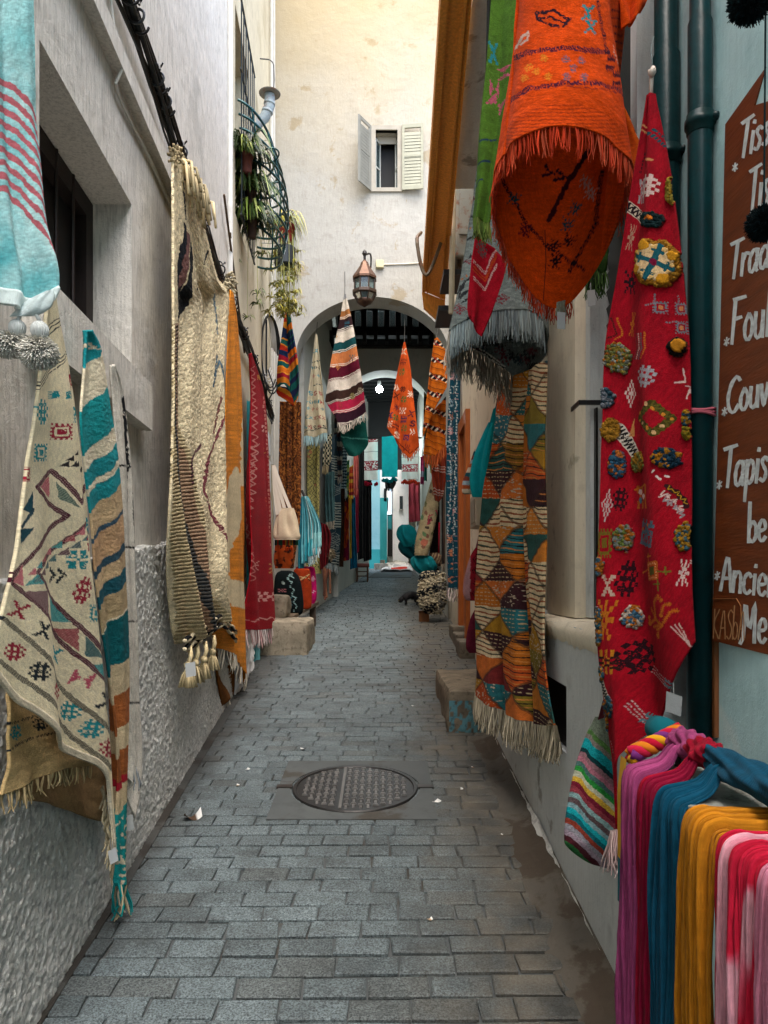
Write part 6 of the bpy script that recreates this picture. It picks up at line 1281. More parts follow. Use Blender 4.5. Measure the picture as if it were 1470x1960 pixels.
# ---------------------------------------------------- right side
OG, FRC = '#cf4509', '#cf4a26'
def paint_O(p):
    front = p.u < .5; p.C[:] = hx(OG); p.C *= (.9+.2*fbm(p.x/14, p.y/2.2, 3, 2))[..., None]
    Cs = p.C.copy(); cb = np.where(front, p.x, -999); q = Pt(cb, p.y, p.u, p.v, OG); q.C = p.C
    q.line([(965, 118), (1010, 100), (1080, 92), (1160, 105)], 9, '#4a1a30', (3, 2.1)); q.line([(965, 200), (1010, 172), (1080, 162), (1140, 165), (1196, 180)], 9, '#4a1a30', (3, 2.1)); q.line([(975, 192), (1020, 165), (1080, 168), (1196, 184)], 1.5, '#8a2a20')
    q.line([(1138, -30), (1146, 40), (1158, 105)], 6, '#3a1422', (3, 2))
    for (x, y) in ((1005, 150), (1013, 130), (1028, 138), (1042, 112), (1050, 148)): q.stamp(x, y, 15, 15, 'lat', '#d07a20')
    for (x, y) in ((1083, 115), (1112, 118), (1097, 133), (1085, 150), (1115, 152)): q.stamp(x, y, 15, 17, 'lat', '#6d5560')
    q.line([(1027, 25), (1060, 20), (1090, 40), (1078, 52)], 6, '#2a1420'); q.line([(1027, 35), (1055, 32), (1085, 48)], 4, '#2a1420'); q.line([(1027, 25), (1030, 38), (1068, 52)], 5, '#2a1420')
    q.stamp(1123, 28, 24, 32, 'x', '#1f7f86', .1); q.stamp(1128, 55, 22, 26, 'x', '#1f7f86', .1)
    q.line([(985, 98), (1000, 72), (1014, 62), (1012, 74), (998, 84)], 4, '#c9a89a')
    for y in range(20, 200, 15): q.line([(1166+y*.12, y), (1180+y*.12, y+3)], 4, '#4a1420', (3, 2))
    q.stamp(1165, 125, 14, 34, 'bar', '#4a1420', .1); q.stamp(1175, 155, 14, 34, 'bar', '#4a1420', .1); q.line([(1168, 92), (1180, 130)], 2.5, '#d09a88', (6, 3))
    q.put(front & (p.v > .90) & ((p.y*1.0+.0*p.x) % 7 < 2.2), '#a03208'); p.C = q.C
    back = ~front; cb = np.where(back, p.x, -999); q = Pt(cb, p.y, p.u, p.v, OG); q.C = p.C
    q.line([(960, 340), (1010, 430), (1060, 480), (1120, 520)], 7, '#33101a', (3, 2.2)); q.line([(1150, 330), (1140, 430), (1090, 520)], 8, '#241018', (5, 3.6)); q.line([(1125, 290), (1080, 360), (1050, 420)], 9, '#3a1018')
    for (x, y, c) in ((1063, 470, '#241018'), (1085, 430, '#10404a'), (1090, 460, '#241018'), (1100, 400, '#10404a'), (1062, 500, '#241018'), (1005, 440, '#5a1020'), (1130, 370, '#b08a80'), (1120, 350, '#a07a70'), (985, 380, '#104048')): q.stamp(x, y, 22, 26, 'bug', c, .3)
    q.stamp(1062, 335, 50, 26, 'arr', '#2a1020', .3)
    p.C = q.C
rim = [(968, 296, 2.36), (986, 270, 2.22), (1040, 248, 2.14), (1100, 244, 2.11), (1160, 264, 2.13), (1204, 312, 2.22), (1196, 345, 2.46), (1180, 420, 2.6), (1156, 492, 2.68), (1118, 552, 2.72), (1076, 590, 2.73), (1034, 580, 2.72), (990, 524, 2.70), (960, 462, 2.66), (946, 395, 2.6), (950, 335, 2.47)]
top = [(1008, -190, 2.36), (1022, -190, 2.22), (1060, -190, 2.14), (1120, -190, 2.11), (1170, -190, 2.13), (1212, -190, 2.22), (1211, -190, 2.30), (1196, -190, 2.26), (1176, -190, 2.24), (1150, -190, 2.22), (1110, -190, 2.21), (1075, -190, 2.21), (1045, -190, 2.22), (1025, -190, 2.25), (1012, -190, 2.28), (1009, -190, 2.32)]
og, W = tubeloop('orange_rug', top, rim, 0, 0, paint_O, 420, 300, label='large orange rug hung as a drooping loop with coral fringe at the upper right')
n = W.shape[1]; r = W[-1]; k0 = int(n*.40)
fringe(og, r[:k0], .08, 84, ['#cf4426', '#d65a3a', '#c43c20'], r=.0016, sway=.16, clump=3)
fringe(og, r[int(n*.60):], .058, 110, ['#cf4426', '#d65a3a', '#c43c20'], r=.0017, sway=.25, clump=3)
cloth('side_fold', [(1172, -120), (1178, -40), (1190, 58)], [(1262, -120), (1245, -20), (1225, 22)], plain('#cf4509', .15), bottom=[(1206, 48)], depth=lambda x, y: 2.3, nu=40, nv=60, folds=((1.5, .012, .3, 1, 1),), parent=og)
cloth('side_selvage', [(1180, 200), (1196, 260), (1200, 300), (1206, 320)], [(1190, 200), (1218, 262), (1222, 295), (1216, 330)], plain('#b04a10', .3), depth=lambda x, y: 2.38, nu=20, nv=50, folds=((1, .01, .3, 1, 1),), parent=og)
m = MB('#8f8a78')
for k in range(30): q = P(1066+random.uniform(0, 16), 570, 2.71); m.c = hx('#8f8f7c')*random.uniform(.7, 1.1); m.tube([tuple(q), tuple(q+(random.uniform(-.006, .006), 0, -.03)), tuple(q+(random.uniform(-.01, .01), 0, -.065))], .0022, 3, False)
m.build('grey_tassel', YARN, og, True); pricetag(og, P(1074, 598, 2.71), .03, .062, -.1)
m = MB('#1a1416'); m.tube([tuple(P(1043, 440, 2.52)), tuple(P(1045, 500, 2.6)), tuple(P(1040, 575, 2.66))], .0015, 4); m.build('loose_thread', YARN, og)
def paint_G(p):
    p.C[:] = hx('#3f611d'); p.mottle(.25, 9)
    p.stamp(944, 103, 16, 40, 'x', '#1d6f78'); p.stamp(967, 140, 22, 34, 'bow', '#96485a', 1.5); p.stamp(946, 170, 16, 30, 'bow', '#96485a'); p.stamp(951, 198, 30, 30, 'bow', '#96485a', .6); p.line([(922, 275), (948, 266)], 3.5, '#16304a'); p.line([(915, 318), (935, 310)], 3.5, '#16304a'); p.line([(912, 355), (925, 348)], 3, '#16304a')
gr, W = cloth('green_rug', [(946, -70), (935, 100), (922, 240), (910, 360), (903, 415)], [(1010, -70), (998, 100), (984, 240), (954, 360), (938, 428)], paint_G, depth=lambda x, y: 2.85-(x-900)*.001, bottom=[(918, 420)], nu=90, nv=380, folds=((1.2, .016, .1, .6, 1),), label='long moss green rug with pink and teal signs hanging behind the orange rug', cat='rug')
fringe(gr, W[-1], .075, 90, ['#5f7a34', '#6b7f3c', '#4a6428'], r=.0026, sway=.2)
g2, W = cloth('trailing_end', [(1108, 420), (1116, 470), (1122, 520)], [(1165, 410), (1162, 470), (1158, 520)], plain('#2c4a1c', .3), depth=lambda x, y: 2.9, nu=30, nv=50, folds=((2, .02, .3, 1, 1),), parent=gr); fringe(gr, W[-1], .10, 60, ['#35502a', '#41602c'], r=.0026, sway=.25); pricetag(gr, P(1131, 556, 2.78), .03, .06, .1)

def paint_gy(p):
    p.C[:] = hx('#74807f'); p.C *= (.78+.42*fbm(p.x/7, p.y/1.8, 3, 2))[..., None]; fr_ = p.u < .5; q = Pt(np.where(fr_, p.x, -999), p.y, p.u, p.v, '#6d7878'); q.C = p.C
    for k in range(9): y = 300+k*38; q.line([(890, y+14), (905, y), (920, y+12), (935, y-2)], 3, '#1f2428')
    for (x, y) in ((884, 592), (906, 500), (960, 575), (900, 380), (905, 300)): q.stamp(x, y, 30, 18, 'dia', '#7a2434')
    for y in (540, 455): q.line([(880, y), (905, y-18), (925, y-10)], 4, '#a8602f', (9, 4))
    q.line([(876, 570), (890, 545), (884, 572), (898, 558)], 4, '#1f2428'); p.C = q.C
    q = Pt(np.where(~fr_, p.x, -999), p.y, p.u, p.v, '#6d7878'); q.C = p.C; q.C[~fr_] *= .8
    for k in range(26): r_ = random.Random(k); q.stamp(r_.uniform(890, 1035), r_.uniform(600, 710), 24, 14, r_.choice(['lat', 'chk', 'bug']), r_.choice(['#22262a', '#26343c', '#5a2430', '#2a2a2c']), .5)
    for k in (0, 5, 9): q.line([(884, 652+k), (905, 664+k), (930, 676+k*.6), (966, 702+k*.5)], 1.8, '#c4c4bc' if k != 5 else '#15181a')
    p.C = q.C
rim = [(866, 632, 3.5), (885, 618, 3.36), (930, 600, 3.3), (985, 596, 3.3), (1025, 600, 3.4), (1046, 632, 3.55), (1046, 668, 3.64), (1030, 700, 3.7), (995, 724, 3.72), (966, 706, 3.7), (930, 684, 3.68), (890, 662, 3.64), (868, 650, 3.58)]
top = [(930, 150, 3.5), (934, 150, 3.36), (950, 150, 3.3), (985, 150, 3.3), (1020, 150, 3.4), (1036, 150, 3.55), (1034, 150, 3.52), (1022, 150, 3.46), (992, 150, 3.40), (970, 150, 3.40), (950, 150, 3.40), (938, 150, 3.45), (932, 150, 3.5)]
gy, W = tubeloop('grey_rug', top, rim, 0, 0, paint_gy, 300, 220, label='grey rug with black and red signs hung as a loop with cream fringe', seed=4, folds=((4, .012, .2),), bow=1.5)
n = W.shape[1]; r = W[-1]; fringe(gy, r[:int(n*.40)], .13, 200, ['#8fa0a4', '#9aa8a8', '#84949a'], r=.0026, sway=.1, clump=2); fringe(gy, r[int(n*.60):], .17, 150, ['#b9b3a4', '#c4beb0', '#a8a294'], r=.0026, sway=.2, clump=2)
hook(gy, P(930, 330, 3.4), P(938, -40, 3.1), .012)
def paint_rd(p):
    p.C[:] = hx('#a01224'); p.mottle(.22, 8); p.stamp(922, 476, 22, 34, 'lat', '#5a4a4a', -.3)
    for k, c in ((0, '#c9a8a4'), (4, '#c9a8a4'), (12, '#b8481c'), (18, '#b8481c'), (32, '#c9a8a4'), (36, '#c9a8a4')): p.line([(905, 500+k), (930, 520+k), (938, 500+k*1.0), (950, 476+k)], 2, c, (4, 3) if k in (4, 36) else None)
far('red_runner', [(911, 445), (900, 520), (896, 592), (900, 606)], [(945, 478), (966, 514), (944, 590), (922, 643)], paint_rd, 3.1, 'narrow crimson rug with a white chevron hanging in front of the grey rug', 'rug', folds=((1, .012, .1, 1, 1),), nu=80, nv=160, bottom=[(912, 632)], mat=WEAVE)

# patchwork rug
PP = ['#b8681f', '#2f6a78', '#7a2a28', '#27504a', '#b54a1c', '#a87a22', '#3a1f24', '#c86a2c', '#2a6a70', '#6e2c2e', '#b8801f', '#c87a2c', '#7e6c26', '#bf5422', '#8a6424']
def paint_pw(p):
    ly = p.y-.52*(p.x-985)*np.clip((p.y-1100)/260, 0, 1); fd = p.u+.05*np.sin(p.v*5); sec = fd > .60; p.H -= .05*np.exp(-((fd-.60)/.035)**2)*np.clip(p.v*4-.6, 0, 1); X_ = (p.x-900)+np.where(sec, 23, 0); ly = ly+np.where(sec, 37, 0); a = X_/58+ly/106; b = X_/58-ly/106; ia = np.floor(a).astype(int); ib = np.floor(b).astype(int); up = ((a-ia) > (b-ib)).astype(int)
    R = np.random.RandomState(12); tb_ = R.randint(0, len(PP), 4096); kd = R.randint(0, 5, 4096); key = (ia*131+ib*37+up*(R.randint(0, 2)+1)*(1)+9000) % 4096; ci = tb_[key]; ki = kd[key]
    for i, c in enumerate(PP): p.put(ci == i, tuple(hx(c)*.96))
    w_ = ly+2.5*np.sin(p.x/8); 
    m = (ki == 0); p.put(m, '#cdb994'); p.put(m & (w_ % 9 < 3.2), '#8a4a2c'); p.put(m & (w_ % 18 < 2.4), '#33463a')
    m = (ki == 1); p.put(m & (w_ % 7 < 2), '#1f1a1c'); p.put(m & (w_ % 14 < 2), '#c07a3a')
    m = (ki == 2); p.put(m & (ly % 8 < 1.8) & (p.x % 5 < 3), '#b9a078')
    m = (ki == 3); p.put(m & (vn(p.x/2.4, p.y/2.4, 4) > .78), '#b9a890')
    e = np.minimum(np.minimum(a-ia, 1-(a-ia)), np.minimum(b-ib, 1-(b-ib))); p.put(e < .035, '#3a2a22', 0, .5); p.mottle(.28, 8)
pw, W = cloth('patchwork_rug', [(957, 735), (946, 850), (928, 950), (917, 1130), (909, 1270), (903, 1322)], [(1046, 690), (1041, 850), (1044, 1000), (1050, 1200), (1060, 1320), (1070, 1388)], paint_pw, bottom=[(940, 1350), (985, 1372), (1025, 1388)], depth=lambda x, y: 2.98+(1070-x)/165*1.4, nu=230, nv=760,
     folds=((2.2, .022, .15, .4, 1), (5, .008, .2, .3, 1)), label='patchwork rug of brown, rust, teal and cream triangles with thick cream fringe', cat='rug')
fringe(pw, W[-1], .15, 210, ['#c4b79c', '#cec2a8', '#b3a68c'], r=.0038, sway=.22, clump=2)

# bags by the cream pillar
bgt = thing('cloth_bag', tuple(P(925, 950, 5.2)), 'teal cloth bag with a striped side hanging from a hook on the cream wall', 'bag')
loft('bag_body', [(808, 936, 950), (830, 927, 951), (870, 912, 952), (915, 901, 948), (948, 903, 938), (952, 908, 934)], 5.2, .6, lambda p: (p.C.__setitem__(Ellipsis, hx('#0a8a93')), p.mottle(.12, 10)), base='#0a8a93', parent=bgt, folds=((4, .014, 0), (7, .006, .3)), nu=70, nv=70)
loft('striped_side', [(860, 908, 916), (890, 898, 908), (920, 886, 906), (940, 884, 904), (946, 888, 902)], 5.3, .6, hstripe(['#8fa0a8', '#a5502a', '#c9b8a0', '#1f4f58', '#7a3a2c'], 8), parent=bgt)
m = MB('#0a7f88'); m.ribbon([tuple(P(x, y, 5.19)) for x, y in crs([(940, 815), (952, 775), (950, 830), (945, 850)], 14)], (.02, .004, .01)); m.ribbon([tuple(P(x, y, 5.2)) for x, y in crs([(952, 775), (948, 800), (951, 850)], 10)], (.014, .004, .01))
m.color('#3a3a3a').tube([tuple(P(953, 762, 5.25)), tuple(P(950, 778, 5.2))], .006, 6); m.build('strap', COTTON, bgt)
rbg = thing('cloth_bag', tuple(P(905, 1140, 5.4)), 'dark red and pink patterned bag hanging beside the patchwork rug', 'bag')
def paint_rb(p): p.C[:] = hx('#7a1824'); p.mottle(.3, 8); p.put(p.x < 900, '#9a7478'); [p.stamp(912, 1070+k*22, 16, 20, 'dia', '#2a1014') for k in range(4)]
loft('bag_body', [(1048, 910, 922), (1065, 900, 926), (1100, 890, 926), (1130, 886, 924), (1146, 890, 922), (1150, 896, 916)], 5.4, .5, paint_rb, parent=rbg, mat=WEAVEF)
m = MB('#7a4a50'); m.ribbon([tuple(P(x, y, 5.4)) for x, y in ((928, 978), (922, 1020), (914, 1052))], (.02, .004, .006)); m.build('strap', COTTON, rbg)
mbg = thing('cloth_bag', tuple(P(905, 1250, 5.6)), 'plain maroon bag hanging low beside the patchwork rug', 'bag')
loft('bag_body', [(1168, 908, 922), (1185, 900, 925), (1215, 893, 925), (1240, 892, 920), (1250, 898, 914)], 5.6, .5, plain('#5e1e30', .3), parent=mbg, mat=WEAVEF)
m = MB('#6a2f3c'); m.ribbon([tuple(P(x, y, 5.6)) for x, y in ((928, 1150), (922, 1160), (914, 1174))], (.02, .004, .006)); m.build('strap', COTTON, mbg)
wp = thing('meter_box', tuple(P(898, 1008, 7.2)), 'beige plastic electric box on the cream wall by the orange door frame', 'electric box')
m = MB('#a9a38f'); m.bbox((.86, 6.9, P(0, 1008, 7)[2]), (.949, 7.4, P(0, 945, 7)[2]), .015); m.build('case', PAINT, wp); m = MB('#8f8a78'); m.bbox((.852, 7.0, P(0, 1000, 7)[2]), (.861, 7.3, P(0, 955, 7)[2]), .004); m.build('cover', PAINT, wp)

# red rug with tufts
RD = '#940b1c'
dR = lambda x, y: 2.2-(x-1160)*.0014
def paint_R(p):
    p.C[:] = hx(RD); p.mottle(.2, 26); p.C *= (.92+.16*fbm((p.x+.6*p.y)/3, (p.y-.6*p.x)/26, 4, 2))[..., None]
    G, W_, O, OL, BL, BK, TL = '#8f8588', '#c9b0a8', '#b8641c', '#6b6420', '#3a5f74', '#22121a', '#1a4650'
    def tuft(x, y, rx, ry, cs, h=.010):
        cs = [tuple(hx(c)*.78) for c in cs]; h *= .75
        n = vn(p.x/6, p.y/6, int(x) % 31); p.ell(x, y, rx, ry, cs[0], h)
        for i, c in enumerate(cs[1:]): q = Pt(p.x, p.y, p.u, p.v, '#000000'); q.ell(x, y, rx, ry, '#ffffff'); m = (q.C[..., 0] > .5) & (vn(p.x/4, p.y/4, i*3+int(y) % 17) > .58); p.put(m, c)
        q = Pt(p.x, p.y, p.u, p.v, '#000000'); q.ell(x, y, rx, ry, '#ffffff'); m = q.C[..., 0] > .5; p.H[m] += .009*(vn(p.x[m]/2.3, p.y[m]/2.3, 5)-.5)
    p.line([(1228, 240), (1236, 243)], 3, '#c98a5a'); p.line([(1226, 250), (1234, 254)], 3, '#c98a5a'); p.line([(1246, 258), (1272, 280)], 7, TL, (6, 4)); p.line([(1254, 252), (1276, 268)], 5, TL, (6, 4)); p.line([(1232, 292), (1224, 330)], 3, BK, (7, 5)); p.line([(1238, 290), (1240, 318)], 3, BK, (7, 5)); p.line([(1236, 303), (1252, 310)], 4, '#c98a5a')
    p.stamp(1244, 358, 40, 44, 'lat', W_, .15); p.stamp(1230, 366, 20, 46, 'chk', G, .1)
    p.line([(1203, 396), (1240, 424)], 20, '#c9b8a4'); p.zig([(1203, 396), (1240, 424)], 7, 8, 3, BK); p.line([(1203, 388), (1242, 414)], 1.6, BK); p.line([(1200, 403), (1238, 432)], 1.6, BK)
    tuft(1253, 424, 19, 13, ['#11292b', '#1a3638']); p.ell(1251, 421, 7, 4, O)
    for k in range(8): a = k*math.pi/4+.39; tuft(1261+26*math.cos(a), 506+27*math.sin(a), 17, 17, ['#b0741c', '#c08a2c'], .016)
    for k in range(8): a = k*math.pi/4+.39; p.ell(1261+21*math.cos(a), 506+22*math.sin(a), 12, 12, '#cfb083' if k % 2 else '#c9a468', .017)
    p.ell(1261, 506, 20, 20, '#cfb083', .016); 
    for k in range(4):
        a = k*math.pi/2+.35; p.line([(1261, 506), (1261+30*math.cos(a), 506+32*math.sin(a))], 9, '#17525c', None, .016); p.line([(1261+22*math.cos(a)-8*math.sin(a), 506+22*math.sin(a)+8*math.cos(a)), (1261+22*math.cos(a)+8*math.sin(a), 506+22*math.sin(a)-8*math.cos(a))], 7, '#17525c', None, .016)
        p.ell(1261+33*math.cos(a+.78), 506+33*math.sin(a+.78), 8, 8, '#b8801c', .018)
    p.ell(1261, 506, 6, 6, '#6a1030', .016)
    p.stamp(1207, 455, 10, 50, 'bug', '#a8806a', .2); p.stamp(1206, 540, 24, 44, 'bug', BK, .1); tuft(1284, 362, 8, 26, ['#a8801c', '#b09a3a'], .012)
    for (x, y) in ((1267, 590), (1300, 590), (1300, 626)): p.stamp(x, y, 22, 24, 'sq', '#6a7078'); p.ell(x, y, 4, 4, '#c07a4a')
    p.line([(1245, 588), (1262, 582)], 3, '#6a7078', (4, 2.5)); p.line([(1275, 618), (1292, 614)], 3, '#6a7078', (4, 2.5)); p.line([(1258, 566), (1259, 578)], 3, '#6a7078', (4, 2.5)); p.line([(1295, 566), (1296, 578)], 3, '#6a7078', (4, 2.5))
    tuft(1295, 664, 14, 18, ['#1a1412', '#241a12']); p.ell(1299, 662, 9, 11, '#b0741c', .018); tuft(1184, 686, 20, 26, ['#8a7a30', '#b5661c', '#8f9488', '#6a7040'])
    for k, c in ((0, '#3a1a16'), (9, '#b5641c')): p.line([(1172+k, 610), (1180+k, 640), (1166+k*1.3, 650)], 3, c, (4, 3))
    for k, c in ((0, '#5a2c2c'), (7, W_), (14, '#565a62'), (22, O)): p.line([(1222+k, 640), (1224+k, 668), (1212+k*1.1, 686)], 4, c, (4, 2.8))
    p.stamp(1210, 620, 12, 46, 'bug', O, .2)
    p.stamp(1244, 722, 40, 42, 'lat', '#9a9aa0', .2); p.stamp(1203, 752, 24, 54, 'dia', W_, .1); p.line([(1303, 705), (1307, 730), (1290, 732)], 3.5, W_); p.line([(1308, 738), (1318, 740), (1310, 762)], 3, W_)
    tuft(1164, 764, 12, 18, ['#33505f', '#27404c', '#7a7f88'])
    dm = [(1258, 774), (1288, 802), (1262, 832), (1226, 800), (1258, 774)]; p.line(dm, 12, '#3f3a14'); p.zig(dm, 6, 9, 3, '#57501c')
    for (x, y) in ((1248, 775), (1260, 784), (1275, 795), (1287, 803), (1274, 817), (1263, 830), (1251, 821), (1238, 811), (1226, 804), (1228, 790)): p.ell(x, y, 3.4, 3.6, '#c9a070' if (x+y) % 2 else '#c07a2a')
    p.line([(1180, 820), (1212, 872)], 22, '#bdb4a6'); p.zig([(1180, 820), (1212, 872)], 8, 7, 3, '#1d1a1c'); tuft(1172, 824, 13, 20, ['#a0701c', '#b8842a']); tuft(1220, 884, 17, 18, ['#a0701c', '#b8842a', '#8a8a4a']); p.stamp(1203, 817, 12, 34, 'tri', '#c0824a')
    tuft(1181, 890, 11, 24, ['#2c5570', '#3a6a84', '#c06a2a']); tuft(1284, 878, 20, 18, ['#1d3f55', '#14303f', '#b5761c']); tuft(1312, 800, 7, 14, ['#2f5f70', '#a8781c']); tuft(1313, 828, 6, 12, ['#8a7a1c', '#a8781c'])
    p.line([(1262, 907), (1266, 902)], 3, '#d8c8c0'); p.line([(1269, 914), (1274, 918)], 4, '#d8c8c0'); p.line([(1281, 912), (1286, 913)], 4, '#d8c8c0')
    p.stamp(1184, 956, 20, 46, 'lat', '#2c1016', .1); p.stamp(1166, 968, 16, 62, 'dia', '#b09a98', .1); p.stamp(1229, 951, 36, 44, 'chk', '#a8581c'); p.line([(1206, 936), (1242, 928), (1244, 972)], 3, O); p.ell(1222, 941, 6, 6, '#d0b0a8'); p.ell(1234, 950, 6, 6, '#d0b0a8'); p.ell(1221, 956, 5, 6, '#4a6a7a')
    st_ = [(1285, 932), (1292, 940), (1300, 942), (1304, 952), (1312, 956), (1316, 970)]; p.line(st_, 10, '#33161a'); p.zig(st_, 3, 8, 2, '#a8801c'); p.zig([(x-8, y+14) for x, y in st_], 6, 7, 3, W_); p.zig([(x-4, y+24) for x, y in st_], 4, 7, 2.5, '#8f8488')
    tuft(1190, 1030, 13, 24, ['#7a8078', '#6a7a3a', '#b5661c']); p.stamp(1242, 1023, 44, 44, 'key', '#47606e', .2); p.stamp(1242, 1020, 36, 52, 'bug', '#47606e', .2); p.ell(1226, 1012, 3, 3, O); p.ell(1249, 1005, 3, 3, O); tuft(1318, 1028, 15, 25, ['#a8781c', '#b98a30', '#3f6a78']); p.stamp(1163, 1040, 22, 56, 'sq', '#6b5a1c')
    sq = [(1246, 1080), (1270, 1078), (1272, 1104), (1247, 1107), (1246, 1080)]; p.line(sq, 9, '#b5561c'); p.line(sq, 3, '#e0a070', (5, 2)); p.poly([(1251, 1086), (1266, 1084), (1267, 1099), (1252, 1101)], '#55521c')
    p.line([(1249, 1060), (1248, 1078)], 3, O); p.line([(1243, 1066), (1258, 1064)], 3, O); p.line([(1222, 1096), (1246, 1088)], 3, O); p.line([(1274, 1094), (1298, 1094)], 3, OL); p.line([(1288, 1086), (1290, 1100)], 3, OL); p.line([(1274, 1108), (1275, 1130)], 3, OL); p.line([(1262, 1118), (1278, 1118)], 3, OL)
    p.stamp(1195, 1108, 30, 70, 'lat', '#2a0e16', .1); p.stamp(1170, 1121, 20, 40, 'x', '#b59a88'); p.stamp(1319, 1097, 18, 50, 'bug', W_, .1)
    p.stamp(1166, 1186, 30, 76, 'bug', '#b5681c', .1); tuft(1206, 1181, 14, 20, ['#c4b4a4', '#b5661c', '#3f6a84'])
    for pts in ([(1262, 1180), (1262, 1150), (1274, 1142), (1280, 1148)], [(1280, 1176), (1286, 1158), (1296, 1156)], [(1236, 1194), (1262, 1184), (1280, 1196), (1300, 1170), (1312, 1168)], [(1236, 1182), (1238, 1194)], [(1262, 1184), (1254, 1172), (1246, 1164)], [(1280, 1196), (1266, 1206), (1268, 1220), (1262, 1214)], [(1280, 1196), (1250, 1200)]): p.line(pts, 4, '#b8601c'); p.line(pts, 9, '#b8601c', (4, 1.4))
    for k in (0, 7, 14): p.line([(1300+k, 1198-k*.4), (1336, 1238)], 2.6, '#c9a8a0')
    p.stamp(1215, 1258, 62, 66, 'lat', '#240e14', .55); p.stamp(1170, 1266, 28, 46, 'chk', '#b5741c'); p.stamp(1172, 1268, 24, 40, 'chk', '#2a1a14', 1.57)
    for k in (0, 5, 10): p.line([(1240-k*.6, 1276+k), (1284-k*.3, 1304+k)], 2, '#b09a98', (6, 4)); p.line([(1208-k*.7, 1340+k), (1232-k*.7, 1384+k*.4)], 2, '#b09a98', (6, 4))
    p.stamp(1286, 1308, 22, 16, 'bar', '#5a8088', .4); p.stamp(1232, 1380, 24, 22, 'bar', '#4a7078', .6); p.line([(1172, 1418), (1180, 1440)], 2, '#b09a98', (5, 3))
    p.line([(1156, 1305), (1172, 1345)], 14, '#bdb4a6'); p.zig([(1156, 1305), (1172, 1345)], 5, 6, 2.4, '#1d1a1c'); tuft(1174, 1350, 10, 20, ['#33606c', '#2c5060', '#b5661c'])
    for (x, y, c) in ((1154, 1085, '#b5661c'), (1152, 1180, '#a8701c'), (1151, 1200, '#33606c'), (1152, 1220, '#b5661c'), (1153, 1290, '#33606c'), (1156, 1360, '#b5661c'), (1158, 1385, '#a85a1c')): tuft(x, y, 9, 16, [c, '#b0782a', '#44687a'])
rr_, W = cloth('tufted_rug', [(1240, 182), (1215, 330), (1186, 520), (1163, 660), (1158, 800), (1155, 1000), (1150, 1200), (1154, 1300), (1162, 1400), (1168, 1480), (1170, 1590)], [(1252, 180), (1280, 330), (1299, 480), (1311, 640), (1317, 800), (1325, 1000), (1333, 1130), (1341, 1228)], paint_R,
     bottom=[(1186, 1480), (1205, 1432), (1240, 1392), (1290, 1312)], depth=dR, nu=330, nv=1150, folds=((1.4, .034, .1, .2, 1), (2.6, .010, .4, .2, 1)), label='tall red rug with woollen tufts and embroidered signs hanging in front of the green pipes', cat='rug')
m = MB('#c9bdb0'); c0 = P(1246, 182, 2.09); m.tube([tuple(c0), tuple(P(1247, 150, 2.09)), tuple(P(1250, 128, 2.09))], .006, 6); m.ball(P(1248, 138, 2.08), .012, 8, 6, .3)
for k in range(8): m.tube([tuple(P(1248, 136, 2.09)), tuple(P(1248+random.uniform(-9, 9), 136+random.uniform(-14, 6), 2.09))], .002, 4)
m.color('#7a8a8a').tube(crs([P(1250, 130, 2.09), P(1246, 95, 2.12), P(1252, 70, 2.2)], 12), .0012, 4); m.build('hanging_cord', YARN, rr_, True); pricetag(rr_, P(1290, 1328, 1.97), .045, .055, -.35, '#8d9090')
fringe(rr_, np.array([P(1168, 1590, 2.18), P(1184, 1588, 2.16)]), .12, 40, ['#cfb0b0', '#d8c0bc'], r=.0025, sway=.25, clump=2)
# the green rain pipes
def pipe(px, X_, r, joints, label, z0, z1):
    d = X_*F/(px-735); zt = EYE-(joints[0]-190-HZ)/F*d; t = thing('drain_pipe', (X_, d, z0), label, 'pipe', 'green drain pipes')
    m = MB('#062f32'); m.tube([(X_, d, z0), (X_, d, zt), (X_, d, zt+.012), (X_, d, z1)], [r, r, r*.86, r*.86], 28); m.build('pipe', GLOSSPIPE, t, True)
    for py in joints:
        z = EYE-(py-HZ)/F*d; m = MB('#062a2b'); m.lathe([(r, -.034), (r*1.10, -.030), (r*1.12, -.014), (r*1.26, -.012), (r*1.26, .006), (r*1.12, .008), (r*1.1, .022), (r, .024)], (X_, d, z), 28); m.build('socket_joint', GLOSSPIPE, t, True)
        m = MB('#12292b'); m.tube([(X_+r, d-.005, z+.0), (X_+r+.05, d-.02, z+.004)], .010, 8); m.ball((X_+r*.9, d-r, z), .012, 8, 6); m.build('clamp', GLOSSPIPE, t, True)
    return t
pipe(1275, .862, .041, (300,), 'thicker dark green drain pipe behind the tip of the red rug', 1.0, 5.55)
p2_ = pipe(1340, .865, .032, (235,), 'thinner glossy green drain pipe next to the painted sign', .9, 5.55)
m = MB('#a0525e')
for k in range(3): m.tube([(.865+.036*math.cos(a), 2.02+.036*math.sin(a)-.0, EYE-(792-HZ)/F*2.0+.006*k+.004*math.sin(a*2+k)) for a in np.linspace(2.4, 6.9, 24)], .004, 5)
m.build('pink_string', YARN, p2_, True)

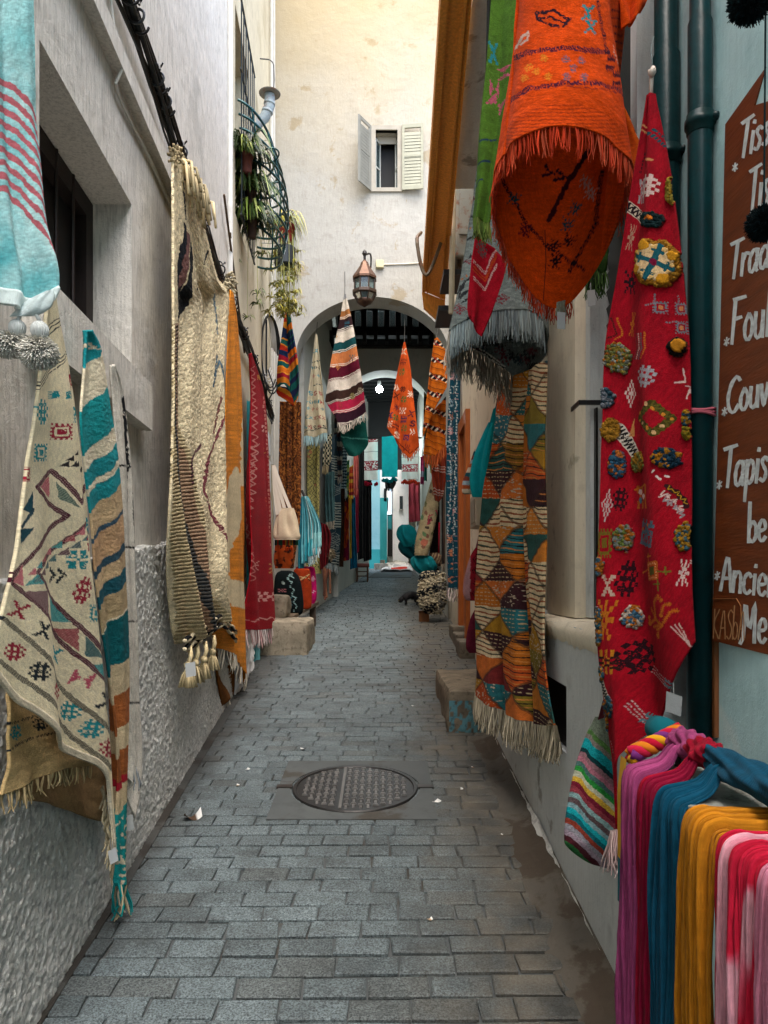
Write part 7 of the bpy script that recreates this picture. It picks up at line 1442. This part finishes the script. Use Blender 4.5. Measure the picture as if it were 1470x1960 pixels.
# striped bag below the red rug
def paint_sb(p):
    s = p.y-.92*(p.x-1140); pal = ['#7f8a78', '#5f8a4a', '#8a8078', '#1a9aa0', '#189298', '#12383c', '#8f6a70', '#a86a78', '#4a6a68', '#2c8a3a', '#b9bba4', '#c9a23a', '#6f1f30', '#8a3a44', '#7fa0a0', '#5a4a4c', '#7a9aa0', '#189aa4', '#12606a', '#8a3a2c', '#8f8f98', '#9a8a98', '#4a1f28', '#2c6a3a']
    k = ((s-1395)/11.5).astype(int)
    for i, c in enumerate(pal): p.put(np.clip(k, 0, len(pal)-1) == i, c)
    p.C *= (.86+.28*vn(p.x/2, p.y/2, 3))[..., None]
sb_ = thing('woven_bag', tuple(P(1140, 1660, 2.3)), 'woven bag with slanting stripes of many colours under the red rug', 'bag')
loft('bag_body', [(1372, 1140, 1160), (1410, 1122, 1178), (1470, 1103, 1190), (1540, 1090, 1200), (1600, 1084, 1210), (1622, 1090, 1212), (1650, 1125, 1212), (1662, 1160, 1205)], 2.36, .45, paint_sb, parent=sb_, mat=WEAVE, nu=220, nv=260, folds=((3, .008, .2), (5, .003, 0)))
m = MB('#6a2a34'); m.ribbon([tuple(P(x, y, 2.34)) for x, y in crs([(1150, 1376), (1165, 1330), (1178, 1380)], 12)], (.012, .006, .002)); m.build('handle', WEAVE, sb_)

# table with scarves
TZ, TX = 1.075, .545
tab = thing('display_table', (.72, 1.3, gz(1.3)), 'dark table with a worn stone top carrying knotted scarves', 'table')
m = MB('#8d9088'); m.bbox((TX+.012, .82, TZ-.012), (.888, 1.665, TZ+.012), .006); m.build('top', STONE, tab)
m = MB('#141516'); m.box((TX+.004, .81, TZ-.085), (TX+.03, 1.672, TZ-.014)); m.box((TX+.03, 1.645, TZ-.085), (.885, 1.672, TZ-.014)); m.box((TX+.03, .81, TZ-.085), (.885, .835, TZ-.014)); m.build('apron', METAL, tab)
for (x, y) in ((TX+.03, 1.62), (.84, 1.62), (TX+.03, .84), (.84, .84)): m = MB('#141516'); m.box((x, y, gz(y)-.03), (x+.03, y+.03, TZ-.086)); m.build('leg', METAL, tab)
m = MB('#2b2320'); m.bbox((TX+.04, .9, .42), (.86, 1.6, .45), .005); m.build('shelf', WOOD, tab)
rl = MB('#7a5238'); rl.tube([(.655, 1.02, TZ+.07), (.655, 1.80, TZ+.07)], .013, 12); rl.build('rail', WOOD, tab, True)
m = MB('#1a1b1c'); m.tube([(.655, 1.05, TZ+.006), (.655, 1.05, TZ+.07)], .01, 8); m.build('rail_post', METAL, tab); m = MB('#1a1b1c'); m.tube([(.655, 1.64, TZ+.006), (.655, 1.64, TZ+.07)], .01, 8); m.build('rail_post', METAL, tab)
m = MB('#0f5a64'); m.lathe([(.014, -.05), (.03, -.045), (.034, 0), (.03, .045), (.014, .05)], (0, 0, 0), 20)
vv = [(.655+z_*0+x, 1.73+z_, TZ+.07+y) for (x, y, z_) in m.v]; m.v = vv; m.build('teal_wrapping', YARN, tab, True)
def scarf(label, col, d0, d1, knot=True, back=.655, seed=1, col2=None, spread=(0, 0), drop=.9, zoff=0, paint=None):
    rng = np.random.RandomState(seed); zt = TZ+.022+zoff
    path = [(back, zt+.055 if knot else zt), (back-.03, zt+.045 if knot else zt), ((back+TX)/2, zt+.016 if knot else zt), (TX+.02, zt+.004), (TX-.004, zt-.004), (TX-.016, zt-.024), (TX-.020, zt-.07), (TX-.022, zt-.25), (TX-.024, zt-.5), (TX-.022, zt-drop)]
    if not knot: path[0] = (.87, zt+.002); path[1] = (.78, zt+.004)
    nv, nu = 240, 170; pc = crs(path, nv); u = np.linspace(0, 1, nu); L = np.linspace(0, 1, nv)
    tot = np.r_[0, np.cumsum(np.hypot(np.diff(pc[:, 0]), np.diff(pc[:, 1])))]; tang = np.gradient(pc, axis=0); nn = np.stack([tang[:, 1], -tang[:, 0]], 1); nn /= np.linalg.norm(nn, axis=1, keepdims=True)+1e-9
    if nn[nv//8, 1] < 0: nn = -nn
    U, Lv = np.meshgrid(u, L); T_ = np.repeat(tot[:, None], nu, 1)
    wdt = np.interp(tot, [0, .04, .12, .2, .4, 1.2], [.35 if knot else 1, .45 if knot else 1, .85 if knot else 1, 1, 1, 1.02]); mid = (d0+d1)/2; hw = (d1-d0)/2
    dd = mid+(U*2-1)*hw*wdt[:, None]+(spread[0]*(1-U)+spread[1]*U)*np.clip(T_-.15, 0, 9)
    h = np.zeros_like(U)
    for (f, a) in ((1.7, .003), (4.3, .0040), (7.9, .0042), (13, .0034), (22, .0034), (37, .0019)):
        h += a*(1-2*abs(np.sin(np.pi*(f*U+rng.rand()+.25*np.sin(1.7*T_*2+rng.rand()*6)*.6+.22*(vn(U*4, T_*4, seed+f)-.5))))**.8)
    h += .0030*(vn(U*46+3*vn(U*5, T_*4, seed), T_*3.2, seed+5)-.5)+.0016*(vn(U*90, T_*7, seed+6)-.5)
    h -= .004*(abs(U*2-1)**6)*3; h *= np.clip(.45+T_*3, .4, 1.25)[:, :]
    x = pc[:, 0][:, None]+nn[:, 0][:, None]*h; z = pc[:, 1][:, None]+nn[:, 1][:, None]*h
    x = x-.010*(vn(U*2, T_*3, seed+4)-.5)
    W = np.stack([x, dd+.006*(vn(U*3, T_*4, seed+2)-.5), z], -1); C = np.tile(hx(col), U.shape+(1,))
    if col2 is not None: k_ = np.clip((vn(U*3, T_*.8, seed+9)-.4)*3, 0, 1)[..., None]; C = C*(1-k_)+hx(col2)*k_
    if paint: paint(C, U, T_)
    C = C*(.93+.14*vn(U*40, T_*3, 3))[..., None]
    o = mk('scarf', W, quads(nv, nu), SCARF, None, np.clip(C, 0, 1).reshape(-1, 3), np.stack([U*.3, T_], -1).reshape(-1, 2), True, label, 'scarf', 'scarves over the table edge', None, .002)
    if knot:
        k0, k1 = knot if isinstance(knot, tuple) else (d0, d1); nA, nB = 90, 40; ss, aa = np.meshgrid(np.linspace(k0, k1, nA), np.linspace(0, 2*np.pi, nB)); t = (ss-k0)/(k1-k0)
        rr = .021+.007*np.sin(np.pi*np.clip(t*1.0, 0, 1))**.5+.004*np.sin(aa*3+t*9*np.sign(k0-k1)+seed)+.003*np.sin(aa*7-t*15)+.006*(vn(aa*1.5, t*7, seed)-.5)
        Wk = np.stack([.655+rr*1.1*np.cos(aa), ss, TZ+.072+rr*np.sin(aa)], -1); Ck = np.tile(hx(col), ss.shape+(1,))*(.85+.2*vn(aa*4, t*20, seed))[..., None]
        mk('wrapped_part', Wk, quads(nB, nA), SCARF, o, np.clip(Ck, 0, 1).reshape(-1, 3), np.stack([t*.2, aa*.03], -1).reshape(-1, 2))
    return o
scarf('orchid pink and purple scarf, farthest of those hung over the table edge', '#98406e', 1.655, 1.535, col2='#632650', seed=3, spread=(.02, -.03))
scarf('crimson scarf between the orchid pink and the blue scarves', '#900c26', 1.545, 1.462, seed=5, spread=(-.0, .01), col2='#7d0a2c')
scarf('deep teal blue scarf knotted on the rail beside the crimson one', '#0a465f', 1.465, 1.345, seed=7, spread=(.01, -.01), zoff=.002, knot=(1.475, 1.06))
scarf('mustard yellow scarf laid flat across the table', '#b8761a', 1.312, 1.205, False, seed=11, spread=(.03, .01), zoff=.004)
def tie(C, U, T_):
    k = np.clip((vn(U*3.2, T_*7.5, 4)-.70)*11, 0, 1)[..., None]; C[:] = C*(1-k)+hx('#d69aa8')*k
scarf('coral red tie-dyed scarf with pale pink blotches, near the right border', '#b81a36', 1.172, 1.068, False, seed=13, spread=(.02, 0), zoff=.004, paint=tie)
scarf('pale pink scarf, nearest of those hung over the table edge', '#cc8098', 1.06, .93, False, seed=17, zoff=.006)
tws = thing('twisted_scarf', (.6, 1.63, TZ+.02), 'orange, red and purple twisted scarf lying on the far end of the table', 'scarf')
m = MB()
for k, c in enumerate(('#c4701c', '#b01a3a', '#6a2a6a', '#c8901c', '#a8102c')):
    m.color(c).tube([(TX+.0+.12*t, 1.64+.012*math.cos(t*9+k*1.25)+.02*t, TZ+.035+.05*t+.011*math.sin(t*9+k*1.25)) for t in np.linspace(0, 1, 30)], .011, 7)
m.build('strand', COTTON, tws, True)
m = MB('#c4901c'); m.ribbon([(TX-.012, 1.645, TZ+.03), (TX-.018, 1.65, TZ-.05), (TX-.016, 1.655, TZ-.2)], (0, .02, 0)); m.color('#0f5a64').ribbon([(TX-.014, 1.665, TZ-.05), (TX-.016, 1.665, TZ-.3)], (0, .01, 0)); m.build('loose_end', COTTON, tws)

# painted sign
def dS(px): return 1.0115/((px-735)/F+.065)
SP = lambda px, py, o=0: P(px, py, dS(px)-o)
sg = thing('painted_sign', tuple(SP(1440, 1240)), 'brown wooden sign with white hand-painted French words, mounted beside the green pipe', 'sign')
out = [(1388, 238), (1466, 128), (1443, 202), (1545, 170), (1545, 1272), (1363, 1226), (1372, 900), (1382, 500)]
m = MB('#6e3413'); nrm = np.cross(SP(1545, 300)-SP(1388, 300), np.array((0, 0, 1))); nrm /= np.linalg.norm(nrm); nrm = nrm if nrm[1] > 0 else -nrm
m.slab([SP(*q) for q in out], nrm, .022); m.build('board', SIGNW, sg)
m = MB('#7a4a26'); a = SP(1368, 1232, -.012); m.box((a[0], a[1], EYE-(1412-HZ)/F*a[1]), (a[0]+.032, a[1]+.03, a[2]+.1)); m.build('post', WOOD, sg)
LT = {'T': [[(0, .97), (.62, 1.03)], [(.33, 1), (.27, 0)]], 'i': [[(.08, .58), (.06, 0)], [(.09, .80), (.10, .86)]], 's': [[(.34, .52), (.2, .62), (.06, .5), (.28, .24), (.18, .02), (0, .08)]], 'r': [[(.04, .6), (.04, 0)], [(.05, .38), (.18, .58), (.32, .56)]],
 'a': [[(.38, .5), (.22, .62), (.04, .42), (.05, .1), (.2, 0), (.36, .2)], [(.40, .6), (.38, .1), (.44, 0)]], 'd': [[(.38, .5), (.22, .62), (.04, .42), (.05, .1), (.2, 0), (.36, .2)], [(.42, 1), (.40, 0)]], 'F': [[(0, 1), (.55, 1.02)], [(.08, 1), (.02, 0)], [(.05, .55), (.4, .57)]],
 'o': [[(.2, .6), (.04, .4), (.05, .12), (.2, 0), (.36, .15), (.36, .42), (.2, .6)]], 'u': [[(.02, .6), (.03, .15), (.16, 0), (.34, .15), (.37, .6)], [(.37, .6), (.4, 0)]], 'l': [[(.1, 1.15), (.07, 0)]], 'C': [[(.55, .88), (.38, 1), (.12, .8), (0, .42), (.1, .1), (.32, 0), (.55, .18)]],
 'v': [[(0, .6), (.16, 0), (.34, .6)]], 'p': [[(.06, .6), (.03, -.42)], [(.06, .45), (.22, .6), (.38, .42), (.34, .12), (.18, 0), (.05, .12)]], 'b': [[(.04, 1.15), (.02, 0)], [(.04, .42), (.2, .6), (.38, .42), (.36, .12), (.2, 0), (.03, .1)]], 'e': [[(.04, .3), (.36, .36), (.32, .56), (.18, .62), (.04, .42), (.06, .12), (.22, 0), (.38, .12)]],
 'A': [[(0, 0), (.26, 1), (.5, 0)], [(.1, .36), (.42, .38)]], 'n': [[(.03, .6), (.02, 0)], [(.04, .4), (.2, .6), (.34, .48), (.35, 0)]], 'c': [[(.36, .5), (.22, .6), (.05, .42), (.05, .12), (.2, 0), (.36, .1)]], 'M': [[(-.08, -.05), (.06, .15), (.12, 1), (.34, .3), (.58, 1), (.62, 0)]], '*': [[(0, .1), (.22, .3)], [(.22, .1), (0, .3)], [(.11, .02), (.11, .38)]],
 'K': [[(.05, 1), (.05, 0)], [(.45, 1), (.06, .5), (.48, 0)]], 'S': [[(.45, .9), (.25, 1), (.08, .75), (.4, .35), (.25, 0), (.02, .1)]], 'B': [[(.05, 1), (.05, 0)], [(.05, 1), (.4, .85), (.08, .52), (.45, .25), (.05, 0)]]}
AD = {'T': .62, 'i': .24, 's': .46, 'r': .38, 'a': .54, 'd': .54, 'F': .58, 'o': .5, 'u': .54, 'l': .26, 'C': .62, 'v': .42, 'p': .5, 'b': .5, 'e': .5, 'A': .58, 'n': .48, 'c': .46, 'M': .8, '*': .34, 'K': .55, 'S': .5, 'B': .52}
def word(txt, org, ex, ey, wd, col, lift=.0012, name='lettering'):
    m = MB(col); pen = 0; rng = random.Random(len(txt)+int(org[1]))
    for chx in txt:
        for st_ in LT[chx]:
            pts = crs([(org[0]+(pen+a)*ex[0]+b*ey[0], org[1]+(pen+a)*ex[1]+b*ey[1]) for a, b in st_], 4 if len(st_) == 2 else 22, True)
            tg = np.gradient(pts, axis=0) if len(pts) > 1 else None; L = []; 
            for i, (q, t) in enumerate(zip(pts, tg)):
                t = t/(np.hypot(*t)+1e-9); w_ = wd*(1+.12*math.sin(i*1.3+rng.random()))*.5; nx = np.array((-t[1], t[0]))
                if i == 0: q = q-t*wd*.3
                if i == len(pts)-1: q = q+t*wd*.3
                L.append((q-nx*w_, q+nx*w_))
            b0 = len(m.v); lf = lift+rng.random()*.0008
            for a, b in L:
                for q in (a, b): m.v.append(tuple(SP(q[0], q[1], lf))); m.cc.append(m.c*rng.uniform(.86, 1.04))
            for i in range(len(L)-1): m.f.append((b0+2*i, b0+2*i+1, b0+2*i+3, b0+2*i+2))
        pen += AD[chx]
    return m.build(name, SIGNP, sg)
SIGNP = painted('brushed_white_paint', .55, 0, .25, 60, .0005, 200, .3)
WHT = '#d5dcdb'
word('Tiss', (1413, 306), (35, -19), (8, -72), 6.4, WHT); word('Tiss', (1430, 410), (34, -15), (6, -84), 6.4, WHT); word('Trad', (1394, 536), (38, -13), (6, -70), 6.4, WHT); word('Foul', (1400, 658), (40, -9), (5, -84), 6.8, WHT); word('Couv', (1392, 792), (38, -9), (4, -68), 6.8, WHT)
word('Tapis', (1382, 934), (38, -6), (5, -76), 6.8, WHT); word('be', (1432, 1038), (37, -3), (2, -66), 6.8, WHT); word('Ancien', (1379, 1130), (40, 5), (4, -66), 6.4, WHT); word('Me', (1420, 1228), (38, 3), (3, -76), 6.8, WHT)
for (x, y) in ((1402, 330), (1386, 664), (1382, 798), (1372, 938), (1368, 1112)): word('*', (x, y), (40, -12), (2, -44), 3, WHT, name='star')
word('KASbA', (1364, 1222), (23, 1), (3, -56), 2.2, '#b98a5e', name='scratched_lettering'); m = MB('#a06a40')
fr_ = [SP(x, y, .001) for x, y in ((1364, 1146), (1410, 1146), (1418, 1160), (1420, 1228))]; m.tube([tuple(q) for q in fr_], .0012, 4); m.build('scratched_frame', PAINT, sg)

# black wool pompoms at the right border
for (cx, cy, r, d, lb) in ((1436, 2, 38, 1.45, 'black wool pompom at the upper right corner'), (1462, 428, 32, 1.5, 'black wool pompom hanging in front of the sign')):
    c = P(cx, cy, d); t = thing('wool_pompom', tuple(c), lb, 'pompom', 'black pompoms'); pompom('ball', c, r/F*d, ['#0c1a1c', '#10262a', '#0a1214'], t, 3200, .55)
    m = MB('#10262a'); m.tube([tuple(c), tuple(P(cx+4, cy-500, d))], .002, 4); m.build('cord', YARN, t)

# litter on the paving
def scrap(px, py, s, col, label, curl=.5, ang=0):
    g = GP(px, py); n = 10; u, v = np.meshgrid(np.linspace(-1, 1, n), np.linspace(-1, 1, n)); z = s*curl*(u*u*.8+.4*v*u)+.004; x = u*s*math.cos(ang)-v*s*.6*math.sin(ang); y = u*s*math.sin(ang)+v*s*.6*math.cos(ang)
    W = np.stack([g[0]+x, g[1]+y, g[2]+SLOPE*y+z], -1); C = np.tile(hx(col), u.shape+(1,)); C[u > .55] = hx('#d6d6d2')
    mk('paper_scrap', W, quads(n, n), PAPER, None, C.reshape(-1, 3), None, True, label, 'litter', 'litter on the paving', None, .0015)
scrap(369, 1568, .042, '#4a3626', 'curled brown and white piece of paper cup on the left of the paving', .8, .4); scrap(836, 1536, .022, '#d6d4cf', 'white paper scrap right of the manhole cover', .3, .8); scrap(474, 1474, .014, '#d6d4cf', 'tiny white paper scrap left of the manhole cover', .4, 1.2); scrap(580, 1436, .018, '#16181a', 'small black plastic bit above the manhole cover', .5, 2.2); scrap(823, 1762, .010, '#b59a7a', 'tan crumb of paper low on the paving', .5, .5)

rs = random.Random(21)
for k, (px, py, c, lb) in enumerate(((905, 1470, '#8a6a4a', 'dry leaf scrap by the foot of the patchwork rug'), (884, 1512, '#b9b6ae', 'torn paper bit on the dirty strip right of the manhole'), (790, 1352, '#cfccc6', 'pale paper bit above the manhole cover on the right'), (455, 1505, '#8a7a60', 'brown scrap at the left gutter below the ochre rug'), (640, 1240, '#b5b2aa', 'pale scrap in the middle of the lane near the bench'), (960, 1600, '#6a5a44', 'brown scrap at the foot of the right wall'))):
    scrap(px, py, rs.uniform(.008, .014), c, lb, .4, rs.uniform(0, 3))
